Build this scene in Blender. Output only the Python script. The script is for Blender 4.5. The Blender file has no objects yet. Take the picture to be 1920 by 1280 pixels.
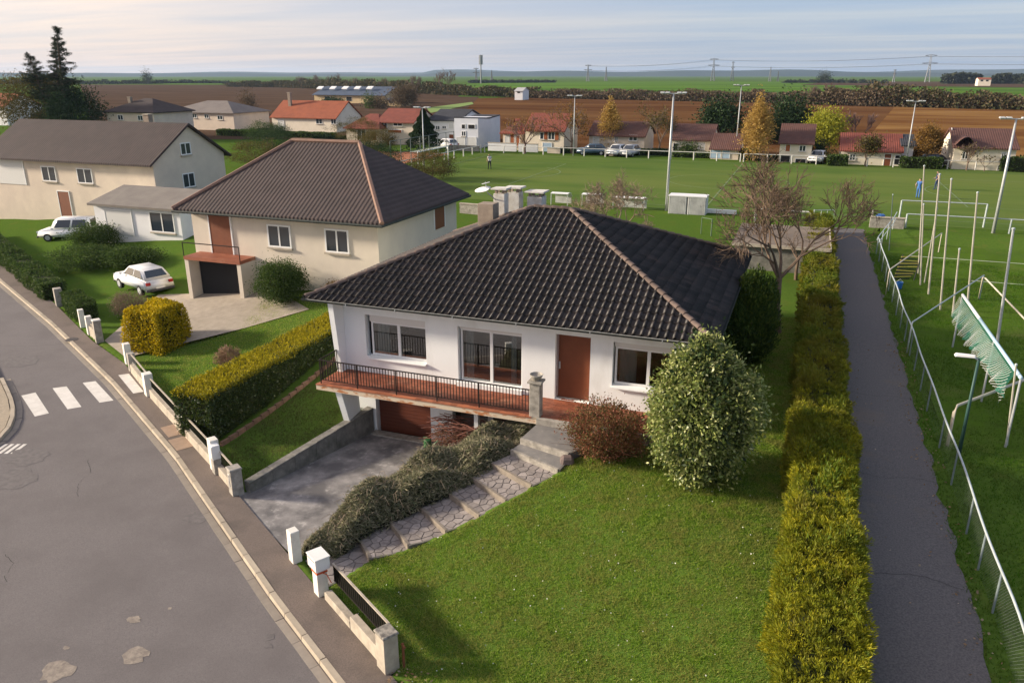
import bpy, bmesh, math, random
import numpy as np
from mathutils import Vector, Matrix
R = math.radians
sc = bpy.context.scene
COL = sc.collection
# ---------------------------------------------------------------- camera
PITCH, HEAD, FPX, CAMZ = math.atan(500 / 1450), R(20.5), 1450.0, 10.0
cam = bpy.data.objects.new('camera', bpy.data.cameras.new('camera'))
COL.objects.link(cam)
cam.location = (0, 0, CAMZ)
cam.rotation_euler = (R(90) - PITCH, 0, HEAD)
cam.data.sensor_width = 36
cam.data.lens = 36 * FPX / 1920
cam.data.clip_start = .1
cam.data.clip_end = 20000
sc.camera = cam
# ---------------------------------------------------------------- light
SUN_EL = R(17.5)
SUN_H = Vector((-.974, -.225, 0)).normalized()
SUN = Vector((SUN_H.x * math.cos(SUN_EL), SUN_H.y * math.cos(SUN_EL), math.sin(SUN_EL)))
sl = bpy.data.lights.new('sun', 'SUN')
sl.energy = 4.7
sl.angle = R(6)
sl.color = (1, .86, .68)
so = bpy.data.objects.new('sun', sl)
COL.objects.link(so)
so.rotation_euler = SUN.to_track_quat('Z', 'Y').to_euler()
so.location = (-60, -20, 60)
W = bpy.data.worlds.new('World')
sc.world = W
W.use_nodes = True
nt = W.node_tree
nt.nodes.clear()
def wn(t, **k):
    n = nt.nodes.new(t)
    for a, b in k.items(): setattr(n, a, b)
    return n
def wl(a, b): nt.links.new(a, b)
sky = wn('ShaderNodeTexSky', sky_type='NISHITA', sun_disc=False)
sky.sun_elevation = SUN_EL
sky.sun_rotation = math.atan2(SUN_H.x, SUN_H.y)
sky.altitude = 200
sky.air_density = 1.0
sky.dust_density = 1.6
sky.ozone_density = 1.5
tc = wn('ShaderNodeTexCoord')
sep = wn('ShaderNodeSeparateXYZ'); wl(tc.outputs['Generated'], sep.inputs[0])
def wm(op, a, b=None, clamp=False):
    n = wn('ShaderNodeMath', operation=op, use_clamp=clamp)
    for i, v in enumerate((a, b)):
        if v is None: continue
        if isinstance(v, (int, float)): n.inputs[i].default_value = v
        else: wl(v, n.inputs[i])
    return n.outputs[0]
zz = wm('ADD', wm('MAXIMUM', sep.outputs[2], 0), .035)
cx_ = wm('DIVIDE', sep.outputs[0], zz)
cy_ = wm('DIVIDE', sep.outputs[1], zz)
cmb = wn('ShaderNodeCombineXYZ'); wl(cx_, cmb.inputs[0]); wl(cy_, cmb.inputs[1])
mp = wn('ShaderNodeMapping'); wl(cmb.outputs[0], mp.inputs[0])
mp.inputs['Rotation'].default_value = (0, 0, R(-38))
mp.inputs['Scale'].default_value = (.10, .34, 1)
nz = wn('ShaderNodeTexNoise'); wl(mp.outputs[0], nz.inputs['Vector'])
nz.inputs['Scale'].default_value = 1.6; nz.inputs['Detail'].default_value = 8; nz.inputs['Roughness'].default_value = .58
nz.inputs['Distortion'].default_value = .4
cr = wn('ShaderNodeValToRGB'); wl(nz.outputs[0], cr.inputs[0])
cr.color_ramp.elements[0].position = .40; cr.color_ramp.elements[1].position = .68
sunw = wn('ShaderNodeVectorMath', operation='DOT_PRODUCT'); wl(tc.outputs['Generated'], sunw.inputs[0])
sunw.inputs[1].default_value = (SUN.x, SUN.y, SUN.z)
warm = wm('SMOOTH_MIN', wm('MAXIMUM', wm('ADD', wm('MULTIPLY', sunw.outputs['Value'], .95), .10), 0), 1.0)
cc = wn('ShaderNodeMix', data_type='RGBA'); wl(warm, cc.inputs['Factor'])
cc.inputs['A'].default_value = (5.0, 5.8, 7.2, 1)      # thin grey-blue veil away from the sun
cc.inputs['B'].default_value = (12.4, 9.5, 8.0, 1)      # cream where the sun stands behind the veil
base = wn('ShaderNodeMix', data_type='RGBA')            # high haze veil over the whole sky
base.inputs['Factor'].default_value = .62
wl(sky.outputs[0], base.inputs['A']); wl(cc.outputs['Result'], base.inputs['B'])
cl = wn('ShaderNodeMix', data_type='RGBA', blend_type='MULTIPLY')
cl.inputs['Factor'].default_value = 1
wl(base.outputs['Result'], cl.inputs['A'])
cshade = wn('ShaderNodeMix', data_type='RGBA'); wl(cr.outputs[0], cshade.inputs['Factor'])
cshade.inputs['A'].default_value = (.86, .92, 1.02, 1); cshade.inputs['B'].default_value = (1.16, 1.09, 1.04, 1)
wl(cshade.outputs['Result'], cl.inputs['B'])
bg = wn('ShaderNodeBackground'); bg.inputs['Strength'].default_value = .066
wl(cl.outputs['Result'], bg.inputs['Color'])
wo = wn('ShaderNodeOutputWorld'); wl(bg.outputs[0], wo.inputs['Surface'])
vs = sc.view_settings
vs.view_transform = 'Standard'; vs.look = 'None'; vs.gamma = 1; vs.use_curve_mapping = False
vs.exposure = 0.85
sc.render.engine = 'CYCLES'
sc.cycles.use_denoising = True
sc.cycles.max_bounces = 6
sc.cycles.transparent_max_bounces = 12
sc.cycles.volume_bounces = 0
rng = np.random.default_rng(7)
random.seed(7)
# ---------------------------------------------------------------- materials
MATS = {}
def mat(name, c1, c2=None, scale=4, rough=.85, bump=0., bscale=30, rnd=0., metal=0, spec=.3, detail=5,
        c3=None, s3=.3, t3=(.45, .6), sheen=0, stretch=None, ramp=(.35, .65)):
    if name in MATS: return MATS[name]
    m = bpy.data.materials.new(name); MATS[name] = m
    m.use_nodes = True
    n = m.node_tree; N = n.nodes; L = n.links
    p = N['Principled BSDF']
    p.inputs['Roughness'].default_value = rough
    p.inputs['Metallic'].default_value = metal
    p.inputs['Specular IOR Level'].default_value = spec
    t = N.new('ShaderNodeTexCoord'); vec = t.outputs['Object']
    if stretch:
        mpn = N.new('ShaderNodeMapping'); L.new(vec, mpn.inputs[0]); mpn.inputs['Scale'].default_value = stretch; vec = mpn.outputs[0]
    col = None
    if c2 is not None:
        z = N.new('ShaderNodeTexNoise'); L.new(vec, z.inputs['Vector'])
        z.inputs['Scale'].default_value = scale; z.inputs['Detail'].default_value = detail; z.inputs['Roughness'].default_value = .62
        r = N.new('ShaderNodeValToRGB'); L.new(z.outputs[0], r.inputs[0])
        r.color_ramp.elements[0].position = ramp[0]; r.color_ramp.elements[1].position = ramp[1]
        r.color_ramp.elements[0].color = (*c1, 1); r.color_ramp.elements[1].color = (*c2, 1)
        col = r.outputs[0]
        if c3 is not None:
            z3 = N.new('ShaderNodeTexNoise'); L.new(vec, z3.inputs['Vector'])
            z3.inputs['Scale'].default_value = s3; z3.inputs['Detail'].default_value = 6; z3.inputs['Roughness'].default_value = .65
            r3 = N.new('ShaderNodeValToRGB'); L.new(z3.outputs[0], r3.inputs[0])
            r3.color_ramp.elements[0].position = t3[0]; r3.color_ramp.elements[1].position = t3[1]
            mx = N.new('ShaderNodeMix'); mx.data_type = 'RGBA'
            L.new(r3.outputs[0], mx.inputs['Factor']); L.new(col, mx.inputs['A']); mx.inputs['B'].default_value = (*c3, 1)
            col = mx.outputs['Result']
    if rnd:
        g = N.new('ShaderNodeNewGeometry'); oi = N.new('ShaderNodeObjectInfo')
        a = N.new('ShaderNodeMath'); a.operation = 'ADD'; L.new(g.outputs['Random Per Island'], a.inputs[0]); L.new(oi.outputs['Random'], a.inputs[1])
        f = N.new('ShaderNodeMath'); f.operation = 'FRACT'; L.new(a.outputs[0], f.inputs[0])
        mr = N.new('ShaderNodeMapRange'); L.new(f.outputs[0], mr.inputs[0]); mr.inputs[3].default_value = 1 - rnd; mr.inputs[4].default_value = 1 + rnd
        mx = N.new('ShaderNodeMix'); mx.data_type = 'RGBA'; mx.blend_type = 'MULTIPLY'; mx.inputs['Factor'].default_value = 1
        if col is None: mx.inputs['A'].default_value = (*c1, 1)
        else: L.new(col, mx.inputs['A'])
        L.new(mr.outputs[0], mx.inputs['B']); col = mx.outputs['Result']
    if col is None: p.inputs['Base Color'].default_value = (*c1, 1)
    else: L.new(col, p.inputs['Base Color'])
    if bump:
        zb = N.new('ShaderNodeTexNoise'); L.new(vec, zb.inputs['Vector']); zb.inputs['Scale'].default_value = bscale; zb.inputs['Detail'].default_value = 4
        b = N.new('ShaderNodeBump'); b.inputs['Strength'].default_value = min(1, bump); b.inputs['Distance'].default_value = .02 if bscale > 10 else .06
        L.new(zb.outputs[0], b.inputs['Height']); L.new(b.outputs[0], p.inputs['Normal'])
    return m
def leafmat(name, cols, trans=.35, rough=.6, gloss=.012, nscale=None, ncol=None):
    """leaf colours picked leaf by leaf; some light passes through the blade"""
    if name in MATS: return MATS[name]
    m = bpy.data.materials.new(name); MATS[name] = m
    m.use_nodes = True
    n = m.node_tree; N = n.nodes; L = n.links
    N.clear()
    g = N.new('ShaderNodeNewGeometry')
    r = N.new('ShaderNodeValToRGB'); L.new(g.outputs['Random Per Island'], r.inputs[0])
    e = r.color_ramp.elements
    while len(e) < len(cols): e.new(.5)
    for i, c in enumerate(cols):
        e[i].position = i / (len(cols) - 1); e[i].color = (*c, 1)
    col = r.outputs[0]
    if nscale:
        t = N.new('ShaderNodeTexCoord'); z = N.new('ShaderNodeTexNoise'); L.new(t.outputs['Object'], z.inputs['Vector'])
        z.inputs['Scale'].default_value = nscale; z.inputs['Detail'].default_value = 4
        rr = N.new('ShaderNodeValToRGB'); L.new(z.outputs[0], rr.inputs[0]); rr.color_ramp.elements[0].position = .42; rr.color_ramp.elements[1].position = .62
        mx = N.new('ShaderNodeMix'); mx.data_type = 'RGBA'; L.new(rr.outputs[0], mx.inputs['Factor']); L.new(col, mx.inputs['A'])
        m2 = N.new('ShaderNodeMix'); m2.data_type = 'RGBA'; m2.inputs['Factor'].default_value = .6; L.new(col, m2.inputs['A']); m2.inputs['B'].default_value = (*ncol, 1)
        L.new(m2.outputs['Result'], mx.inputs['B']); col = mx.outputs['Result']
    d = N.new('ShaderNodeBsdfDiffuse'); L.new(col, d.inputs[0])
    t = N.new('ShaderNodeBsdfTranslucent'); L.new(col, t.inputs[0])
    gl = N.new('ShaderNodeBsdfGlossy'); gl.inputs['Roughness'].default_value = rough; gl.inputs[0].default_value = (.9, .9, .9, 1)
    m1 = N.new('ShaderNodeMixShader'); m1.inputs[0].default_value = trans; L.new(d.outputs[0], m1.inputs[1]); L.new(t.outputs[0], m1.inputs[2])
    m2 = N.new('ShaderNodeMixShader'); m2.inputs[0].default_value = gloss; L.new(m1.outputs[0], m2.inputs[1]); L.new(gl.outputs[0], m2.inputs[2])
    o = N.new('ShaderNodeOutputMaterial'); L.new(m2.outputs[0], o.inputs[0])
    return m
def glassmat(name='window_glass', tint=(.72, .76, .76), gl=.22):
    if name in MATS: return MATS[name]
    m = bpy.data.materials.new(name); MATS[name] = m
    m.use_nodes = True
    N = m.node_tree.nodes; L = m.node_tree.links
    N.clear()
    tr = N.new('ShaderNodeBsdfTransparent'); tr.inputs[0].default_value = (*tint, 1)
    g = N.new('ShaderNodeBsdfGlossy'); g.inputs['Roughness'].default_value = .02
    fr = N.new('ShaderNodeFresnel'); fr.inputs[0].default_value = 1.5
    a = N.new('ShaderNodeMath'); a.operation = 'ADD'; a.use_clamp = True; L.new(fr.outputs[0], a.inputs[0]); a.inputs[1].default_value = gl - .05
    mx = N.new('ShaderNodeMixShader'); L.new(a.outputs[0], mx.inputs[0]); L.new(tr.outputs[0], mx.inputs[1]); L.new(g.outputs[0], mx.inputs[2])
    o = N.new('ShaderNodeOutputMaterial'); L.new(mx.outputs[0], o.inputs[0])
    return m
GLASS = glassmat()
DGLASS = mat('far_glass', (.03, .04, .055), rough=.08, spec=.8)
WHITE = mat('white_render', (.86, .88, .88), (.81, .83, .83), scale=1.2, rough=.9, bump=.15, bscale=60, c3=(.66, .66, .63), s3=.9, t3=(.54, .85), stretch=(1, 1, .35))
CREAM = mat('cream_render', (.66, .59, .49), (.60, .535, .45), scale=1.0, rough=.9, bump=.1, bscale=50)
PVC = mat('white_frame', (.78, .78, .77), rough=.45)
CONC = mat('concrete', (.42, .39, .34), (.26, .24, .21), scale=5, rough=.95, bump=.35, bscale=25, c3=(.14, .13, .115), s3=2.2, t3=(.52, .72))
CONCL = mat('pale_concrete', (.47, .415, .335), (.36, .315, .255), scale=4, rough=.95, bump=.3, bscale=30, c3=(.25, .22, .18), s3=1.5, t3=(.58, .75))
WPOST = mat('painted_post', (.74, .72, .66), (.66, .63, .56), scale=6, rough=.8, bump=.1, bscale=30, c3=(.5, .46, .38), s3=3, t3=(.6, .8))
METALW = mat('galvanised', (.50, .52, .53), (.40, .42, .44), scale=8, rough=.5, metal=.3)
IRON = mat('dark_iron', (.018, .014, .013), (.03, .022, .02), scale=20, rough=.8, spec=.15)
BROWNP = mat('brown_paint', (.20, .060, .025), (.17, .05, .02), scale=3, rough=.55, spec=.4)
# ---------------------------------------------------------------- mesh helpers
def link(name, me, m=None, parent=None, smooth=False):
    o = bpy.data.objects.new(name, me)
    COL.objects.link(o)
    if m is not None and not me.materials: me.materials.append(m)
    if parent is not None:
        o.parent = parent
        if parent.type == 'EMPTY' and parent.get('_w', 0):
            o.matrix_parent_inverse = Matrix.Translation(-parent.location)
    if smooth: me.polygons.foreach_set('use_smooth', [True] * len(me.polygons))
    return o
class MB:
    def __init__(s): s.v = []; s.f = []
    def add(s, vs, fs):
        k = len(s.v); s.v += [tuple(v) for v in vs]; s.f += [tuple(i + k for i in f) for f in fs]; return s
    def box(s, x0, x1, y0, y1, z0, z1):
        return s.add([(x0, y0, z0), (x1, y0, z0), (x1, y1, z0), (x0, y1, z0), (x0, y0, z1), (x1, y0, z1), (x1, y1, z1), (x0, y1, z1)],
                     [(3, 2, 1, 0), (4, 5, 6, 7), (0, 1, 5, 4), (1, 2, 6, 5), (2, 3, 7, 6), (3, 0, 4, 7)])
    def obox(s, c, size, rz=0., top=1.):
        ca, sa = math.cos(rz), math.sin(rz); hx, hy = size[0] / 2, size[1] / 2
        vs = []
        for z, k in ((c[2], 1.), (c[2] + size[2], top)):
            for a, b in ((-hx, -hy), (hx, -hy), (hx, hy), (-hx, hy)):
                a *= k; b *= k
                vs.append((c[0] + a * ca - b * sa, c[1] + a * sa + b * ca, z))
        return s.add(vs, [(3, 2, 1, 0), (4, 5, 6, 7), (0, 1, 5, 4), (1, 2, 6, 5), (2, 3, 7, 6), (3, 0, 4, 7)])
    def prism(s, poly, z0, z1):
        n = len(poly)
        a = [z0] * n if isinstance(z0, (int, float)) else z0
        b = [z1] * n if isinstance(z1, (int, float)) else z1
        vs = [(p[0], p[1], a[i]) for i, p in enumerate(poly)] + [(p[0], p[1], b[i]) for i, p in enumerate(poly)]
        fs = [tuple(range(n - 1, -1, -1)), tuple(range(n, 2 * n))] + [(i, (i + 1) % n, n + (i + 1) % n, n + i) for i in range(n)]
        return s.add(vs, fs)
    def hexa(s, bot, top):
        return s.add(list(bot) + list(top), [(3, 2, 1, 0), (4, 5, 6, 7), (0, 1, 5, 4), (1, 2, 6, 5), (2, 3, 7, 6), (3, 0, 4, 7)])
    def tube(s, pts, r, n=6):
        pts = [Vector(p) for p in pts]
        rs = [r] * len(pts) if isinstance(r, (int, float)) else r
        k = len(s.v); up = Vector((0, 0, 1))
        for i, p in enumerate(pts):
            d = (pts[min(i + 1, len(pts) - 1)] - pts[max(i - 1, 0)]).normalized()
            a = d.cross(up if abs(d.z) < .95 else Vector((1, 0, 0))).normalized(); b = d.cross(a)
            for j in range(n):
                t = 2 * math.pi * j / n
                s.v.append(tuple(p + (a * math.cos(t) + b * math.sin(t)) * rs[i]))
        for i in range(len(pts) - 1):
            for j in range(n):
                j2 = (j + 1) % n
                s.f.append((k + i * n + j, k + i * n + j2, k + (i + 1) * n + j2, k + (i + 1) * n + j))
        s.f.append(tuple(k + j for j in range(n - 1, -1, -1)))
        s.f.append(tuple(k + (len(pts) - 1) * n + j for j in range(n)))
        return s
    def lathe(s, c, prof, n=12):
        k = len(s.v)
        for r, z in prof:
            for j in range(n):
                t = 2 * math.pi * j / n
                s.v.append((c[0] + r * math.cos(t), c[1] + r * math.sin(t), c[2] + z))
        for i in range(len(prof) - 1):
            for j in range(n):
                j2 = (j + 1) % n
                s.f.append((k + i * n + j, k + i * n + j2, k + (i + 1) * n + j2, k + (i + 1) * n + j))
        s.f.append(tuple(k + j for j in range(n - 1, -1, -1))); s.f.append(tuple(k + (len(prof) - 1) * n + j for j in range(n)))
        return s
    def mesh(s, name):
        me = bpy.data.meshes.new(name); me.from_pydata(s.v, [], s.f); me.update(); return me
    def build(s, name, m, parent=None, smooth=False, bevel=0.):
        me = s.mesh(name)
        bm = bmesh.new(); bm.from_mesh(me)
        bmesh.ops.recalc_face_normals(bm, faces=bm.faces)
        if bevel:
            bmesh.ops.bevel(bm, geom=[e for e in bm.edges if e.is_manifold and e.calc_face_angle(0) > .5], offset=bevel, segments=3 if smooth else 1, affect='EDGES')
        bm.to_mesh(me); bm.free()
        return link(name, me, m, parent, smooth)
def tag(o, label=None, cat=None, group=None, kind=None):
    if label: o['label'] = label
    if cat: o['category'] = cat
    if group: o['group'] = group
    if kind: o['kind'] = kind
    return o
def thing(name, loc, label, cat, group=None):
    o = bpy.data.objects.new(name, None); COL.objects.link(o)
    o.location = loc; o.empty_display_size = .2; o['_w'] = 1
    return tag(o, label, cat, group)
def copy_tree(o, parent=None):
    c = o.copy(); COL.objects.link(c)
    if parent is not None: c.parent = parent
    for ch in list(o.children): copy_tree(ch, c)
    return c
def npmesh(name, V, Fq, m, parent=None, smooth=False):
    """V (n,3) float, Fq (k,3|4) int"""
    me = bpy.data.meshes.new(name); V = np.asarray(V, np.float32); Fq = np.asarray(Fq, np.int32)
    k = Fq.shape[1]
    me.vertices.add(len(V)); me.vertices.foreach_set('co', V.ravel())
    me.loops.add(Fq.size); me.loops.foreach_set('vertex_index', Fq.ravel())
    me.polygons.add(len(Fq)); me.polygons.foreach_set('loop_start', np.arange(0, Fq.size, k, dtype=np.int32))
    me.polygons.foreach_set('loop_total', np.full(len(Fq), k, np.int32))
    me.update(calc_edges=True)
    return link(name, me, m, parent, smooth)
def unit(a): return a / (np.linalg.norm(a, axis=-1, keepdims=True) + 1e-9)
def leaves(name, P, Dr, ln, wd, m, parent=None, jit=.7):
    """one diamond blade per point; Dr = preferred growing direction"""
    n = len(P)
    a = unit(Dr + rng.normal(0, jit, (n, 3))); b = unit(np.cross(a, rng.normal(0, 1, (n, 3))))
    L_ = (ln * rng.uniform(.6, 1.3, n))[:, None]; W_ = (wd * rng.uniform(.6, 1.3, n))[:, None]
    V = np.empty((n, 4, 3)); V[:, 0] = P - a * L_ * .5; V[:, 1] = P + b * W_ * .5; V[:, 2] = P + a * L_ * .5; V[:, 3] = P - b * W_ * .5
    return npmesh(name, V.reshape(-1, 3), np.arange(4 * n).reshape(n, 4), m, parent)
def sphere_pts(n): return unit(rng.normal(0, 1, (n, 3)))
def clumps(c, rad, nclump, per, spread, shell=.55, lobes=0):
    """points gathered in clumps that fill an ellipsoid, denser outside; returns points and outward directions"""
    d = sphere_pts(nclump); rr = (shell + (1 - shell) * rng.random(nclump) ** .6)[:, None]
    rr *= rng.uniform(.86, 1.1, nclump)[:, None]
    if lobes:
        Ld = sphere_pts(lobes); rr *= (.80 + .30 * np.max(np.clip(d @ Ld.T, 0, 1) ** 10 * rng.uniform(.5, 1, lobes), 1))[:, None]
    C = d * rr
    P = np.repeat(C, per, 0) + rng.normal(0, 1, (nclump * per, 3)) * (spread / np.mean(rad))
    D = unit(np.repeat(d, per, 0) + rng.normal(0, .3, (nclump * per, 3)))
    return P * np.array(rad) + np.array(c), D
# ---------------------------------------------------------------- the lie of the land (house axes: x along the front, y away from the street)
KERB = np.array([(-160, 96), (-70, 46.2), (-47.44, 33.49), (-36.4, 27.95), (-26.7, 22.75), (-19.3, 18.4), (-14.8, 15.45), (-11.2, 13.1), (-8.1, 11.2), (0, 6.2), (40, -18)])
BOUND = np.array([(-160, 99), (-70, 48.3), (-52.33, 37.24), (-43.76, 32.77), (-39.75, 30.87), (-35.2, 28.3), (-32, 26.5), (-27.98, 24.6), (-24.1, 22.2),
                  (-21.2, 20.6), (-17.5, 18.25), (-15.6, 17.0), (-11.6, 14.5), (-7.4, 11.9), (0, 7.3), (40, -17)])
def yk(x): return np.interp(x, KERB[:, 0], KERB[:, 1])
def yb(x): return np.interp(x, BOUND[:, 0], BOUND[:, 1])
STREET = -2.4
def hill(x, y):
    x = np.asarray(x, float); y = np.asarray(y, float)
    s = .5175 * x + .856 * y - 6.29
    L_ = np.clip(9 + (-12 - x) / 3 * 5, 9, 14)
    t = np.clip(s / L_, 0, 1)
    z = STREET + 1.9 * t * t * (3 - 2 * t)
    return z + np.where(t > .2, .03 * np.sin(x * .9) * np.sin(y * .7 + x * .3), 0) * (y < 60)
def inpoly(x, y, poly):
    r = np.zeros(np.shape(x), bool); n = len(poly)
    for i in range(n):
        (x0, y0), (x1, y1) = poly[i], poly[(i + 1) % n]
        c = ((y0 > y) != (y1 > y)) & (x < (x1 - x0) * (y - y0) / ((y1 - y0) or 1e-9) + x0)
        r ^= c
    return r
DRIVE = [(-15.6, 16.95), (-15.30, 17.3), (-13.95, 22.62), (-7.7, 22.62), (-8.3, 21.3), (-9.9, 19.6), (-11.05, 17.0), (-11.75, 14.7), (-13.6, 15.75)]
STEP_R = [(-9.72, 15.19), (-8.87, 15.77), (-8.04, 16.40), (-7.33, 17.06), (-6.78, 17.67), (-6.24, 18.28), (-5.68, 18.97), (-5.55, 19.55)]
STEP_L = [(-10.66, 16.07), (-9.99, 16.69), (-9.34, 17.32), (-8.72, 17.92), (-8.22, 18.53), (-7.78, 19.11), (-7.38, 19.66), (-7.20, 20.0)]
STEP_POLY = [(-10.3, 14.0), *STEP_R, (-4.4, 20.6), (-4.4, 22.5), (-7.0, 22.5), *STEP_L[::-1], (-11.5, 14.8)]
HOUSE_POLY = [(-14.9, 22.5), (-7.0, 22.5), (-7.0, 22.8), (-2.6, 22.8), (-2.6, 33.7), (-14.9, 33.7)]
def ground_z(x, y):
    z = hill(x, y)
    z = np.where(inpoly(x, y, DRIVE), STREET - .3, z)
    z = np.where(inpoly(x, y, STEP_POLY), z - .45, z)
    z = np.where(inpoly(x, y, HOUSE_POLY), np.minimum(z, -2.6), z)
    z = np.where(inpoly(x, y, [(-11.75, 14.95), (-11.1, 17.7), (-10.35, 19.4), (-9.3, 20.8), (-8.6, 22.4), (-7.1, 22.2), (-7.15, 19.85), (-8.0, 18.4), (-9.05, 17.2), (-10.1, 16.2), (-10.7, 15.05)]), z - .3, z)
    z = np.where(inpoly(x, y, [(-9.0, 20.3), (-7.15, 20.2), (-7.03, 22.7), (-9.0, 22.7)]), np.minimum(z, -1.5), z)
    z = np.where((y < yb(x) - .06), STREET - .35, z)
    return z
def ray(px, py):
    th = PITCH; u = (px - 960) / FPX; v = (640 - py) / FPX
    fh = np.array([-math.sin(HEAD), math.cos(HEAD), 0]); r = np.array([math.cos(HEAD), math.sin(HEAD), 0]); k = np.array([0, 0, 1.])
    return fh * math.cos(th) - k * math.sin(th) + u * r + v * (fh * math.sin(th) + k * math.cos(th))
def at(px, py, z):                      # plan position of something seen at this height
    d = ray(px, py); t = (z - CAMZ) / d[2]; return d[0] * t, d[1] * t
def on(px, py, y):                      # x and z of something seen on the vertical plane y
    d = ray(px, py); t = y / d[1]; return d[0] * t, CAMZ + d[2] * t
def gz(x, y): return float(hill(x, y))
FZ = -.5
def axis(lo, hi, fine, segs):
    a = list(np.arange(lo, hi + 1e-6, fine)); st = fine
    while a[-1] < segs[1]:
        st *= 1.16; a.append(a[-1] + st)
    st = fine; b = []; x = lo
    while x > segs[0]:
        st *= 1.16; x -= st; b.append(x)
    return np.array(b[::-1] + a)
gx = axis(-36, 14, .24, (-6500, 6500)); gy = axis(6, 40, .24, (-400, 9000))
gx = np.concatenate([gx[gx < -17], np.arange(-17, 1, .1), gx[gx >= 1]]); gy = np.concatenate([gy[gy < 12], np.arange(12, 24, .1), gy[gy >= 24]])
GX, GY = np.meshgrid(gx, gy); GZ = ground_z(GX, GY)
far = np.hypot(GX, GY)
GZ = np.where((GY > 150) | (np.abs(GX) > 150), np.where(GY > 60, FZ, GZ), GZ)
nx, ny = len(gx), len(gy)
I = np.arange(nx * ny).reshape(ny, nx)
GRASS = mat('grass_ground', spec=.0, c1=(.060, .110, .018), c2=(.085, .145, .024), scale=9, rough=.95, bump=.6, bscale=30, c3=(.11, .125, .03), s3=.9, t3=(.55, .78), detail=8)
g = npmesh('ground', np.stack([GX, GY, GZ], -1).reshape(-1, 3), np.stack([I[:-1, :-1], I[:-1, 1:], I[1:, 1:], I[1:, :-1]], -1).reshape(-1, 4), GRASS, smooth=True)
tag(g, 'wide grassy ground reaching from the street to the horizon', 'ground', kind='structure')
def sheet(name, poly, z, m, label, cat='ground', parent=None, kind='structure'):
    o = MB().add([(p[0], p[1], z if isinstance(z, (int, float)) else z(p[0], p[1])) for p in poly], [tuple(range(len(poly)))]).build(name, m, parent)
    if parent is None: tag(o, label, cat, kind=kind)
    return o
# ---------------------------------------------------------------- road, kerbs, pavement
ROADZ = STREET - .11
ASPH = mat('road_asphalt', (.125, .114, .113), (.205, .186, .182), scale=38, rough=.92, bump=.6, bscale=120, detail=6, c3=(.128, .115, .113), s3=.42, t3=(.42, .78), ramp=(.3, .7))
PAVE = mat('pavement_asphalt', (.130, .104, .090), (.195, .158, .136), scale=30, rough=.93, bump=.5, bscale=110, detail=6, c3=(.105, .088, .077), s3=.7, t3=(.48, .72))
CHANM = mat('channel_concrete', (.28, .245, .205), (.23, .2, .17), scale=3, rough=.92, bump=.25, bscale=40, rnd=.08)
KERBM = mat('kerb_concrete', (.43, .37, .285), (.35, .30, .235), scale=3, rough=.92, bump=.25, bscale=40, rnd=.10)
xs = np.arange(-150, 36, 1.0)
rd = sheet('road', [(x, float(yk(x)) - .02) for x in xs] + [(36, -60), (-150, -60)], ROADZ, ASPH, 'grey asphalt street running along the front gardens', 'road')
pts = []
V = []; Fc = []
for i, x in enumerate(np.arange(-150, 36, .5)):
    V += [(x, float(yk(x)) + .05, STREET + .004), (x, float(yb(x)) + .02, STREET + .006)]
    if i: k = 2 * i; Fc.append((k - 2, k, k + 1, k - 1))
pv = MB().add(V, Fc).build('pavement', PAVE); tag(pv, 'narrow brown asphalt pavement between kerb and garden walls', 'pavement', kind='structure')
def along(P, step):
    P = np.asarray(P, float); seg = np.hypot(*np.diff(P, axis=0).T); c = np.r_[0, np.cumsum(seg)]
    q = np.arange(0, c[-1], step)
    return np.stack([np.interp(q, c, P[:, 0]), np.interp(q, c, P[:, 1])], -1)
kerb_me = None
def kerb_run(P, parent, base):
    """single kerb stones with a dished channel stone in front of each"""
    global kerb_me
    if kerb_me is None:
        b = MB(); b.hexa([(-.487, -.09, -.25), (.487, -.09, -.25), (.487, .09, -.25), (-.487, .09, -.25)], [(-.487, -.055, .015), (.487, -.055, .015), (.487, .09, .015), (-.487, .09, .015)])
        m1 = b.build('k', KERBM); kerb_me = [m1.data]; bpy.data.objects.remove(m1)
        b = MB().box(-.494, .494, -.30, -.10, -.25, -.100); m2 = b.build('k', CHANM); kerb_me.append(m2.data); bpy.data.objects.remove(m2)
    Q = along(P, 1.0)
    for a, c in zip(Q[:-1], Q[1:]):
        m = (a + c) / 2; ang = math.atan2(c[1] - a[1], c[0] - a[0])
        for me, nm in zip(kerb_me, ('kerb_stone', 'channel_stone')):
            o = link(nm, me, None, parent); o.location = (m[0], m[1], base + random.uniform(-.006, .006)); o.rotation_euler = (0, random.uniform(-.004, .004), ang + random.uniform(-.006, .006))
kp = [(x, float(yk(x))) for x in np.arange(-62, -4, .25)]
kerb_run(kp, pv, STREET)
OPP = [(-100, 62.8), (-32.15, 21.77), (-29.2, 20.0), (-27.7, 18.95), (-26.75, 18.0), (-26.1, 17.0), (-25.9, 15.6), (-26.6, 12), (-30, 5), (-60, -20), (-140, -20)]
op = MB().prism([(p[0] - .1, p[1] - .08) for p in OPP], STREET - .3, STREET + .004).build('pavement', mat('gravel_pavement', (.40, .33, .24), (.32, .27, .20), scale=8, bump=.5, bscale=90))
tag(op, 'pale gravel pavement corner across the street', 'pavement', kind='structure')
kerb_run([(p[0], p[1]) for p in reversed(OPP[1:9])], op, STREET)
PAINT = mat('road_paint', (.70, .67, .62), (.60, .57, .52), scale=3, rough=.8, bump=.2, bscale=90, c3=(.35, .31, .28), s3=5, t3=(.62, .8))
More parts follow.
